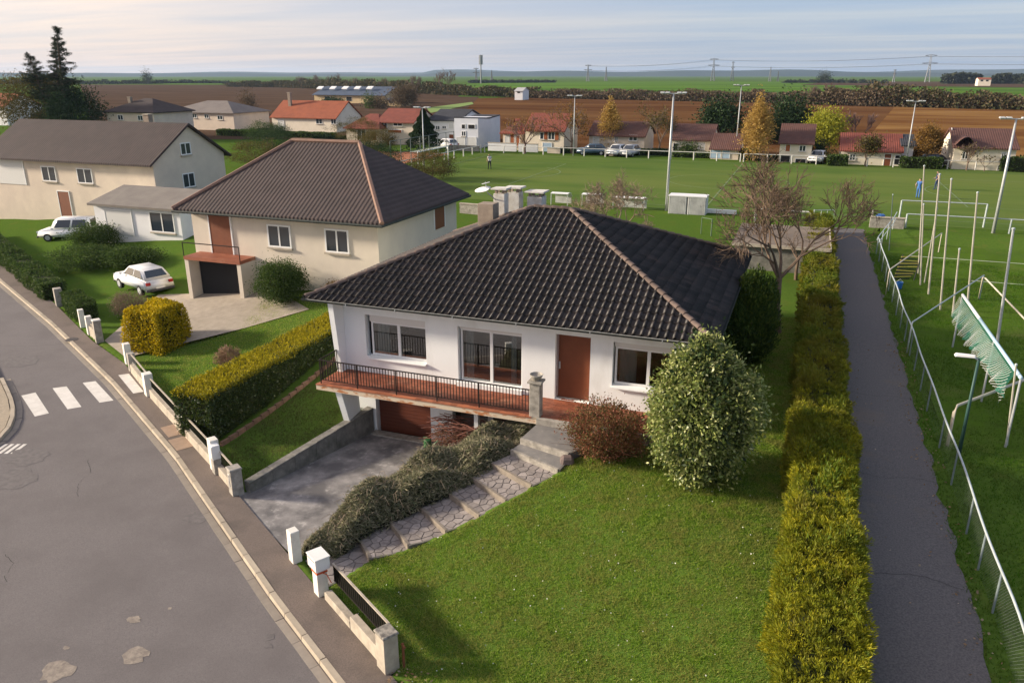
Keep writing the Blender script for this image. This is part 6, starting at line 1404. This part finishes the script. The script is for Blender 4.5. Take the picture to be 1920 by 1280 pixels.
# ================================================================ trees and shrubs beyond the garden
AUT = leafmat('autumn_leaf', [(.19, .10, .022), (.25, .14, .028), (.20, .115, .03), (.14, .085, .03)], trans=.4); AUTY = leafmat('autumn_yellow', [(.38, .245, .06), (.46, .30, .08), (.30, .21, .07)], trans=.4); WIL = leafmat('willow_leaf', [(.26, .27, .02), (.34, .33, .03), (.20, .24, .03)], trans=.4)
CON = leafmat('conifer_leaf', [(.012, .030, .012), (.022, .048, .016), (.035, .065, .02)], trans=.15); OLV = leafmat('olive_leaf', [(.055, .055, .018), (.095, .08, .022), (.13, .10, .025)], trans=.3); MIDG = leafmat('mid_leaf', [(.03, .06, .014), (.055, .095, .02), (.085, .12, .03)], trans=.3)
BRT = mat('bare_twig', (.13, .095, .075), (.17, .12, .09), scale=2, rough=1); BRT2 = mat('purple_twig', (.17, .11, .095), rough=1)
def base_of(px, py): x, y = at(px, py, FZ); return (x, y, FZ)
def leafy(name, label, c, w, h, lm, n, size, cat='tree', trunk=.15, gaps=.6, group=None, shape='ball', lift=.0):
    t = thing(name, c, label, cat, group)
    MB().tube([(c[0], c[1], c[2] - .1), (c[0], c[1], c[2] + h * (trunk + .45))], [h * .022 + .03, h * .008 + .01], 6).build('trunk', BARK, t)
    n = int(n * 2.4); k = max(20, n // 60)
    if shape == 'cone':
        u = rng.random(n) ** .6; a = rng.uniform(0, 6.283, n); z = u; tier = 1 + .16 * np.sin(z * 34 + a * 2); r_ = (1 - z) * w / 2 * tier * (.45 + .55 * rng.random(n) ** .4) + .05
        P = np.stack([c[0] + r_ * np.cos(a), c[1] + r_ * np.sin(a), c[2] + h * (trunk + (1 - trunk) * z)], -1); D = np.stack([np.cos(a), np.sin(a), -.25 * np.ones(n)], -1)
    else:
        P, D = clumps((c[0], c[1], c[2] + h * (trunk + (1 - trunk) / 2)), (w / 2, w / 2, h * (1 - trunk) / 2), k, n // k, size * 1.5, gaps, lobes=14)
        if shape == 'flame': kz = np.clip((P[:, 2] - c[2]) / h, 0, 1); f = 1.15 - .85 * kz; P[:, 0] = c[0] + (P[:, 0] - c[0]) * f; P[:, 1] = c[1] + (P[:, 1] - c[1]) * f
    leaves('crown', P, D + np.array([0, 0, lift]), size * .62, size * .34, lm, t, jit=.6)
    return t
def leafy_px(name, label, px, pb, pt, wpx, lm, n, size, **k):
    c = base_of(px, pb); h = tall(c, px, pt) - FZ; d = math.hypot(c[0], c[1]); return leafy(name, label, c, wpx / 1450 * d, h, lm, n, size, **k)
def combo(name, label, px, pb, pt, seed, lm, n, size, m_=BRT, depth=5, trunk=.2, spec=None, **k):
    c = base_of(px, pb); h = tall(c, px, pt) - FZ; return bare_tree(name, c, h * 1.05, label, seed, m_, depth=depth, leaf=lm, nleaf=n, trunk=trunk, spec={**dict(rmin=.025, lift=.10, sp=.55), **(spec or {})}, lsize=size)
leafy_px('birch_tree', 'golden autumn tree in front of the beige house', 1143, 284, 192, 62, AUTY, 2200, .42, shape='flame', trunk=.1, gaps=.35)
leafy_px('birch_tree', 'tall golden poplar before the tall narrow house', 1413, 302, 178, 74, AUTY, 2800, .42, shape='flame', trunk=.06, gaps=.3)
combo('plane_tree', 'pruned tree with a few orange leaves near the cream house gable', 1072, 288, 192, 33, AUT, 1216, .24)
combo('plane_tree', 'bare tree with thin golden leaves left of the long low house', 1236, 290, 195, 34, OLV, 1344, .24)
combo('plane_tree', 'bare reddish tree before the small red-roofed wing', 985, 288, 205, 35, AUT, 512, .24, m_=BRT2)
combo('plane_tree', 'small brown tree before the low red-roofed house', 1622, 312, 252, 36, OLV, 1664, .24)
combo('oak_tree', 'orange-brown tree left of the large cream house', 1738, 312, 226, 37, AUT, 8320, .24, spec=dict(sp=.8), trunk=.1)
combo('plane_tree', 'leafless tree against the large cream house wall', 1812, 320, 262, 38, OLV, 60, .3)
combo('plane_tree', 'small leafless tree right of the leafless wall tree', 1845, 322, 285, 39, OLV, 20, .3, depth=4)
leafy_px('willow_tree', 'bright yellow willow beside the tall narrow house', 1543, 292, 212, 52, WIL, 3000, .5, trunk=.3, gaps=.45)
leafy_px('pine_tree', 'broad dark conifer left of the golden poplar', 1350, 268, 194, 62, CON, 2600, .75, trunk=.1, gaps=.5, lift=-.1)
leafy_px('cypress_tree', 'dense dark evergreen behind the tall narrow house', 1478, 268, 188, 62, CON, 3400, .7, trunk=.02, gaps=.7)
c = base_of(1604, 268); bare_tree('alder_tree', c, tall(c, 1604, 196) - FZ, 'broad purple-brown bare tree behind the low red-roofed house', 41, BRT2, depth=5, trunk=.08, spec=dict(rmin=.05, lift=.16, sp=.42, n=(3, 4)))
leafy_px('spruce_tree', 'dark green spruce before the two-storey house', 796, 284, 203, 74, CON, 5200, .5, shape='cone', trunk=.03)
leafy_px('bush', 'round olive bush under the willow', 1552, 306, 288, 30, OLV, 700, .35, cat='bush', trunk=.02)
leafy_px('bush', 'dark upright bush between narrow house and willow', 1532, 300, 268, 22, CON, 700, .4, cat='bush', trunk=.02)
leafy_px('bush', 'dark rounded bush in the long low house garden', 1290, 292, 268, 34, MIDG, 800, .4, cat='bush', trunk=.02)
for px, w, pb, pt, lab in ((1062, 26, 287, 279, 'clipped hedge left of the parked blue car'), (1140, 150, 289, 282, 'clipped dark hedge behind the parked cars'), (1225, 50, 291, 281, 'clipped hedge right of the silver car'), (1310, 90, 296, 287, 'low hedge in front of the long low house'), (1435, 40, 302, 292, 'hedge under the golden poplar'),
                           (1400, 30, 300, 280, 'short dark hedge beside the blue doors'), (1568, 30, 311, 292, 'dark hedge at the corner of the low red-roofed house'), (1725, 60, 316, 296, 'dark shrubbery under the orange tree'), (1915, 60, 322, 295, 'dark hedge at the right frame edge'),
                           (560, 150, 258, 248, 'long clipped hedge before the orange-roofed bungalow'), (640, 110, 268, 256, 'dark hedge left of the lower beige wing'), (450, 90, 256, 244, 'garden hedge between the two neighbour roofs'), (600, 90, 276, 264, 'hedge showing over the brown hip roof')):
    c = base_of(px, pb); d = math.hypot(c[0], c[1]); ww = w / 1450 * d / 2; t = thing('clipped_hedge', c, lab, 'hedge', 'hedges of the far gardens'); h = tall(c, px, pt) - FZ
    P, D, f = hedge_pts(max(900, int(ww * 420)), -ww, ww, -.6, .6, h, lambda x, y: np.zeros_like(x), .12); P = P + np.array(c); leaves('foliage', P, D, .32, .2, CON if w % 3 else MIDG, t)
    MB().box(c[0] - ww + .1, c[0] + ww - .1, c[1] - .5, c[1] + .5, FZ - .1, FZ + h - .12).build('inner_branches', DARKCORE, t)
# the great ragged conifer on the left
cc_ = (*at(128, 262, FZ), FZ); dC = math.hypot(*cc_[:2])
hC = tall(cc_, 150, 52) - FZ
t = thing('ragged_cedar', cc_, 'tall ragged conifer with three wind-bent tops at the upper left', 'tree')
def tier_tops(c, lean, h, nb, seed, w, z0=.2):
    rr = random.Random(seed); tr, br = MB(), MB(); PP, DD = [], []
    P0 = np.array(c); tip = P0 + np.array([lean[0], lean[1], h]); mid = P0 + (tip - P0) * .55 - np.array([lean[0], lean[1], 0]) * .25
    def axis_(f): return (1 - f) ** 2 * P0 + 2 * f * (1 - f) * mid + f * f * tip
    tr.tube([axis_(f) for f in np.linspace(0, 1, 8)], [h * .018 * (1 - .9 * f) + .02 for f in np.linspace(0, 1, 8)], 6)
    for i in range(nb):
        f = z0 + (1 - z0) * rr.random() ** .85; p = axis_(f); a = rr.uniform(0, 6.283); L_ = w * (1 - f) ** .8 * rr.uniform(.35, 1.2) + .35
        d = np.array([math.cos(a), math.sin(a), rr.uniform(-.1, .7)]); e = p + d * L_ + np.array([0, 0, -.1 * L_]); br.tube([p, (p + e) / 2 + np.array([0, 0, .1]), e], [.05, .035, .012], 4)
        n = int(75 * L_); u = np.array([.15 + .9 * rr.random() ** .8 for _ in range(n)])[:, None]; q_ = p + (e - p) * u + rng.normal(0, 1, (n, 3)) * np.array([.17, .17, .07]) - np.array([0, 0, 1]) * rng.random((n, 1)) * .28; PP.append(q_); DD.append(np.tile(d, (n, 1)))
    return tr, br, np.concatenate(PP), np.concatenate(DD)
for lean, hh, w, sd_, off in (((1.6, 0), hC, 3.6, 1, (.3, 0)), ((1.5, .3), hC * .88, 2.8, 2, (-1.4, .5)), ((-2.6, 0), hC * .78, 4.2, 3, (-3.0, 0))):
    tr, br, P, D = tier_tops((cc_[0] + off[0], cc_[1] + off[1], FZ), lean, hh, 95, sd_, w * 1.05); tr.build('trunk', BARK, t); br.build('branches', BARK, t); leaves('needles', P, D + np.array([0, 0, -.2]), .36, .07, leafmat('cedar_needle', [(.018, .030, .018), (.030, .045, .024), (.05, .06, .03)], trans=.1), t, jit=.6)
leafy_px('maple_tree', 'rounded olive-brown tree below the ragged conifer', 84, 258, 130, 128, OLV, 6500, .5, gaps=.5, trunk=.05)
leafy_px('yew_tree', 'dark evergreen mass right of the olive-brown tree', 150, 262, 158, 84, CON, 5200, .55, gaps=.5, trunk=.03)
# left gardens
def box_hedge(label, p, q_, w, h, lm, n, size, name='garden_hedge'):
    p, q_ = Vector(p), Vector(q_); L_ = (q_ - p).length; a = math.atan2((q_ - p).y, (q_ - p).x); m_ = (p + q_) / 2; z = gz(m_.x, m_.y)
    t = thing(name, (m_.x, m_.y, z), label, 'hedge'); P, D, f = hedge_pts(n, -w / 2, w / 2, -L_ / 2, L_ / 2, h, lambda x, y: np.zeros_like(x), .12); ca, sa = math.cos(a - math.pi / 2), math.sin(a - math.pi / 2)
    P = np.stack([P[:, 0] * ca - P[:, 1] * sa + m_.x, P[:, 0] * sa + P[:, 1] * ca + m_.y, P[:, 2] + z], -1); leaves('foliage', P, D, size, size * .5, lm, t)
    MB().obox((m_.x, m_.y, z - .1), (L_ - .25, w - .25, h), a).build('inner_branches', DARKCORE, t)
YEL = leafmat('yellow_leaf', [(.48, .35, .008), (.60, .43, .012), (.38, .29, .010), (.22, .21, .012)], trans=.3)
c = (-28.0, 26.8, gz(-28, 26.8)); t = thing('golden_bush', c, 'clipped bright yellow bush at the neighbour gate', 'bush')
P, D, f = hedge_pts(15000, -1.05, 1.05, -1.0, 1.0, 1.95, lambda x, y: np.zeros_like(x), .16); kz = np.clip(P[:, 2] / 1.95, 0, 1); P[:, :2] *= (1.03 - .16 * kz ** 3)[:, None]; leaves('foliage', P + np.array(c), D + [0, 0, .4], .12, .06, YEL, t); MB().obox((c[0], c[1], c[2]), (1.8, 1.75, 1.75), 0, .88).build('inner_branches', DARKCORE, t)
box_hedge('clipped green hedge along the pavement far up the street', (-62, 42.8), (-40.2, 31.4), 1.3, 1.0, MIDG, 22000, .16)
box_hedge('short dark hedge behind the white neighbour posts', (-38.2, 30.8), (-34.9, 28.9), 1.0, .9, MIDG, 7000, .12)
c = (-24.7, 32.0, gz(-24.7, 32)); leafy('bush', 'dark rounded bush before the neighbour basement wall', c, 2.5, 2.2, MIDG, 9000, .14, cat='bush', trunk=.02, gaps=.6)
c = (-21.6, 32.3, gz(-21.6, 32.3)); leafy('bush', 'small orange-tinted bush by the neighbour wall', c, 1.3, .9, AUT, 2500, .1, cat='bush', trunk=.02)
c = (-33.2, 30.2, gz(-33.2, 30.2)); leafy('bush', 'brown leafless shrub by the neighbour drive', c, 1.9, 1.3, leafmat('brown_leaf', [(.14, .10, .07), (.2, .15, .11)]), 3000, .1, cat='bush', trunk=.02)
for i, (x, y, w, h, lab) in enumerate(((-44, 37.5, 5, 1.5, 'spreading green shrub on the far neighbour lawn'), (-47.5, 41, 3.4, 1.9, 'rounded shrub near the white van'), (-40.5, 37.6, 3.2, 1.2, 'low green shrub beside the white annexe'), (-43, 62, 6, 3.6, 'large shrub behind the annexe roof'), (-39, 68, 5, 3.2, 'dark shrub behind the brown hip roof'), (-37, 75, 6, 3, 'olive shrub behind the brown hip roof'), (-47, 80, 7, 3.4, 'tall dark shrub left of the left goal'), (-62, 78, 7, 3.2, 'broad olive shrub behind the gabled neighbour'), (-70, 92, 8, 4, 'dark garden tree behind the gabled neighbour'), (-58, 100, 6, 3.4, 'shrub right of the clay court'), (-66, 108, 9, 4.6, 'tall garden tree before the orange-roofed bungalow'), (-80, 104, 8, 3.8, 'garden shrub before the pale hip-roofed house'))):
    leafy('bush', lab, (x, y, gz(x, y)), w, h, (MIDG, MIDG, MIDG, OLV, CON, OLV, CON, OLV, CON, OLV, OLV, MIDG)[i], 4200, .2, cat='bush', trunk=.02, gaps=.5)
drv = sheet('neighbour_drive', [(-28.5, 25.2), (-31.4, 26.7), (-34.0, 33), (-26, 33.4), (-22.5, 31.2), (-24.8, 29.0)], lambda x, y: gz(x, y) + .03, mat('pale_gravel', (.36, .31, .25), (.29, .25, .2), scale=3, bump=.4, bscale=60), 'pale gravel drive leading to the cream neighbour house', 'driveway')
MB().prism([(x, y) for x, y in [(-55, 60), (-46, 60), (-46, 76), (-55, 76)]], FZ - .1, FZ + .03)
o = sheet('tennis_court', [(-60, 84), (-47, 84), (-47, 101), (-60, 101)], FZ + .03, mat('clay_court', (.36, .13, .06), (.30, .11, .05), scale=.5), 'red clay tennis court left of the pitch', 'court')
t = thing('court_fence', (-47, 92, FZ), 'tall wire fence round the clay court', 'fence')
for y in np.arange(83.5, 102, 2.6): MB().tube([(-46.7, y, FZ - .1), (-46.7, y, FZ + 3)], .05).build('post', POLED, t)
MB().tube([(-46.7, 83.5, FZ + 3), (-46.7, 101.7, FZ + 3)], .035).tube([(-46.7, 83.5, FZ + 1.5), (-46.7, 101.7, FZ + 1.5)], .03).build('rail', POLED, t)
# ---------------------------------------------------------------- hedgerows, woods and single trees far off
def hedgerow(label, pts, n, size, lm, hvar=.5):
    """uncountable far growth between a base line and a top line (each: pixel x, base, top)"""
    B = [(*at(px, pb, FZ), tall(at(px, pb, FZ), px, pt) - FZ) for px, pb, pt in pts]; B = np.array(B); s = np.linspace(0, 1, len(B)); u = rng.random(n)
    x = np.interp(u, s, B[:, 0]); y = np.interp(u, s, B[:, 1]); h = np.interp(u, s, B[:, 2]); w = 1 - hvar * (.5 + .28 * np.sin(u * 61) + .22 * np.sin(u * 173 + 1)) * (1 + .3 * np.sin(u * 411))
    P = np.stack([x + rng.normal(0, 1.5, n), y + rng.normal(0, 3, n), FZ + h * np.clip(w, .25, 1.2) * rng.random(n) ** .8], -1); o = leaves('hedgerow', P, rng.normal(0, 1, (n, 3)), size, size * .7, lm); return tag(o, label, 'hedgerow', kind='stuff')
FAR1 = leafmat('far_scrub', [(.035, .045, .016), (.07, .065, .026), (.11, .08, .04), (.05, .055, .02)], trans=.2); FAR2 = leafmat('far_brown_scrub', [(.10, .07, .045), (.14, .10, .06), (.075, .06, .035)], trans=.2); FARD = leafmat('far_wood', [(.018, .028, .014), (.035, .045, .022), (.05, .055, .03)], trans=.1)
hedgerow('brown scrub hedge between ploughed field and green crop', [(1000, 184, 164), (1150, 187, 165), (1380, 192, 166), (1500, 195, 170), (1620, 199, 160), (1800, 203, 172), (1990, 208, 176)], 26000, .85, FAR2)
hedgerow('dark scrub along the same field edge', [(1000, 183, 166), (1250, 188, 168), (1500, 195, 174), (1640, 199, 150), (1740, 202, 160), (1960, 208, 178)], 16000, .95, FAR1)
hedgerow('dark tree belt above the left ploughed field', [(428, 163, 151), (520, 164, 150), (600, 167, 145), (700, 172, 148), (800, 176, 150), (880, 180, 160), (1000, 184, 162)], 30000, 1.3, FAR1)
hedgerow('dark wood on the rise at the far right', [(1768, 158, 139), (1800, 158, 135), (1835, 158, 138)], 4500, 3.2, FARD, .3)
hedgerow('second dark wood right of the tan farmhouse', [(1862, 158, 139), (1890, 158, 137), (1990, 159, 141)], 5000, 3.2, FARD, .3)
hedgerow('thin line of far trees on the left horizon', [(-40, 158, 148), (60, 158, 146), (200, 158, 149), (330, 157, 149), (430, 157, 150)], 6000, 2.2, FARD, .7)
hedgerow('faint far tree line on the middle horizon', [(880, 156, 149), (960, 156, 150), (1040, 155.5, 150)], 2200, 3, FARD, .6)
hedgerow('faint far tree line right of the middle', [(1470, 156, 150), (1560, 156, 148), (1660, 157, 149)], 2600, 3, FARD, .8)
for i, (px, pb, pt, lab) in enumerate(((834, 178, 124, 'big round bare tree on the field edge'), (780, 176, 134, 'bare tree left of the big round one'), (628, 168, 134, 'bare tree behind the barn roof, taller of the pair'), (596, 167, 138, 'bare tree behind the barn roof, left of the pair'), (565, 166, 139, 'small bare tree at the left end of the belt'), (660, 170, 138, 'bare tree behind the barn, right of the pair'), (720, 173, 140, 'slim bare tree beyond the barn gable'),
                                     (1525, 196, 152, 'bare poplar row tree in front of the green crop'), (1547, 196, 150, 'second bare poplar beside the first'), (1582, 197, 160, 'short pollard left of the dark thicket'), (1600, 197, 160, 'short pollard nearest the dark thicket'))):
    c = base_of(px, pb); bare_tree('field_tree', c, tall(c, px, pt) - FZ, lab, 60 + i, BRT, depth=5, trunk=.16, spec=dict(rmin=.06, lift=.10, sp=.55, n=(3, 4)), group='bare trees along the field edge')
leafy_px('bush', 'dark round bush left of the barn front', 622, 198, 184, 34, CON, 900, .8, cat='bush', trunk=.02); leafy_px('bush', 'pale green upright bush before the barn', 693, 204, 180, 18, MIDG, 700, .7, cat='bush', trunk=.02); leafy_px('bush', 'brown bush before the barn gable', 712, 204, 184, 26, FAR2, 900, .7, cat='bush', trunk=.02); leafy_px('bush', 'large purple-brown bush right of the barn', 758, 202, 162, 44, FAR2, 2200, .8, cat='bush', trunk=.02)
leafy_px('poplar_tree', 'lone dark tree on the left horizon', 277, 158, 139, 9, FARD, 500, 2.0, trunk=.1); leafy_px('poplar_tree', 'dark conifer on the crop horizon', 1545, 156, 141, 12, FARD, 700, 2.4, trunk=.1)
leafy_px('olive_tree', 'small pollarded tree in the ploughed field', 466, 216, 168, 26, FAR2, 700, .6, trunk=.2)
# ---------------------------------------------------------------- pylons and wires
PYL = mat('pylon_steel', (.16, .17, .18), rough=.6, metal=.2)
TOPS = {}
def pylon(px, pb, pt, lab, wide=1.):
    c = base_of(px, pb); h = tall(c, px, pt) - FZ; t = thing('pylon', c, lab, 'pylon', 'pylons on the horizon'); s = h * .085; r = max(.28, math.hypot(*c[:2]) * .00034)
    L_ = MB(); B = MB()
    for sx in (-1, 1):
        for sy in (-1, 1): L_.tube([(c[0] + sx * s, c[1] + sy * s, FZ - .5), (c[0] + sx * s * .32, c[1] + sy * s * .32, FZ + h * .62), (c[0] + sx * s * .2, c[1] + sy * s * .2, FZ + h)], [r, r * .8, r * .6], 4)
    for k in range(6):
        f0, f1 = k / 9, (k + 1) / 9; w0, w1 = s * (1 - f0 * 1.1), s * (1 - f1 * 1.1)
        B.tube([(c[0] - w0, c[1] - w0, FZ + h * f0), (c[0] + w1, c[1] - w1, FZ + h * f1)], r * .5, 3).tube([(c[0] + w0, c[1] - w0, FZ + h * f0), (c[0] - w1, c[1] - w1, FZ + h * f1)], r * .5, 3)
    L_.build('legs', PYL, t); B.build('bracing', PYL, t)
    ends = []
    for f, w in ((.70, .27 * wide), (.97, .2 * wide)):
        z = FZ + h * f; a = MB().tube([(c[0] - h * w, c[1], z), (c[0], c[1], z + h * .03), (c[0] + h * w, c[1], z)], r * .7, 4).tube([(c[0] - h * w, c[1], z), (c[0], c[1], z - h * .04), (c[0] + h * w, c[1], z)], r * .6, 4); a.build('crossarm', PYL, t)
        ends += [(c[0] - h * w * .8, c[1], z - h * .03), (c[0] + h * w * .8, c[1], z - h * .03)]
    TOPS[lab] = ends; return t
for a in ((1336, 152, 110, 'pylon right of the middle, with wide arms'), (1738, 155, 103, 'tallest pylon, near the right wood'), (1102, 153, 122, 'pylon over the green crop, left of the wide-armed one'), (893, 156, 128, 'pylon just left of the telephone mast'), (1372, 152, 116, 'slim pylon right beside the wide-armed one', .35), (1136, 152, 126, 'thin pylon mast right of the crop pylon', .2), (1443, 153, 126, 'thin mast pylon left of the poplars', .25), (1675, 155, 131, 'small pylon left of the tallest one', .6), (1458, 153, 134, 'smallest thin mast left of the poplars', .1), (922, 156, 132, 'thin pole right of the telephone mast', .1)): pylon(*a)
c = base_of(902, 157); h = tall(c, 902, 103) - FZ; t = thing('telephone_mast', c, 'tall telephone mast with antenna cluster on the horizon', 'mast')
MB().tube([(c[0], c[1], FZ - .5), (c[0], c[1], FZ + h)], [1.0, .5], 6).build('pole', PYL, t)
for k in range(4): a = k * 1.57; MB().tube([(c[0] + 1.7 * math.cos(a), c[1] + 1.7 * math.sin(a), FZ + h * .66), (c[0] + 1.7 * math.cos(a), c[1] + 1.7 * math.sin(a), FZ + h * .99)], .8, 5).build('antenna', mat('antenna_grey', (.35, .36, .38)), t)
seq = ['pylon over the green crop, left of the wide-armed one', 'pylon right of the middle, with wide arms', 'tallest pylon, near the right wood']
seq = [TOPS[s] for s in seq]; e = [(p[0] + 700, p[1] - 60, p[2] + 4) for p in seq[-1]]
for (A, B), lab in zip(((seq[0], seq[1]), (seq[1], seq[2]), (seq[2], e)), ('power lines left of the wide-armed pylon', 'power lines between the two big pylons', 'power lines right of the tallest pylon')):
    t = thing('power_line', A[0], lab, 'power line')
    for p, q_ in zip(A, B):
        p, q_ = Vector(p), Vector(q_); MB().tube([p.lerp(q_, f / 10) - Vector((0, 0, 4 * 4 * (f / 10) * (1 - f / 10))) for f in range(11)], .16, 3).build('wire', PYL, t)
# ---------------------------------------------------------------- air
hz = MB().box(-6400, 6400, -380, 8900, -7, 75)
HZM = bpy.data.materials.new('haze'); HZM.use_nodes = True
N = HZM.node_tree.nodes; N.clear()
pvn = N.new('ShaderNodeVolumePrincipled'); pvn.inputs['Color'].default_value = (.55, .74, 1, 1); pvn.inputs['Density'].default_value = .00007; pvn.inputs['Anisotropy'].default_value = .2
ho = N.new('ShaderNodeOutputMaterial'); HZM.node_tree.links.new(pvn.outputs[0], ho.inputs['Volume'])
o = hz.build('haze', HZM); tag(o, 'thin evening haze over the whole landscape', 'haze', kind='stuff')
for o in bpy.data.objects:
    if '_w' in o: del o['_w']
    if o.parent and o.name.split('.')[0] in ('twigs', 'stems', 'branches', 'limbs', 'bracing'): o['kind'] = 'stuff'
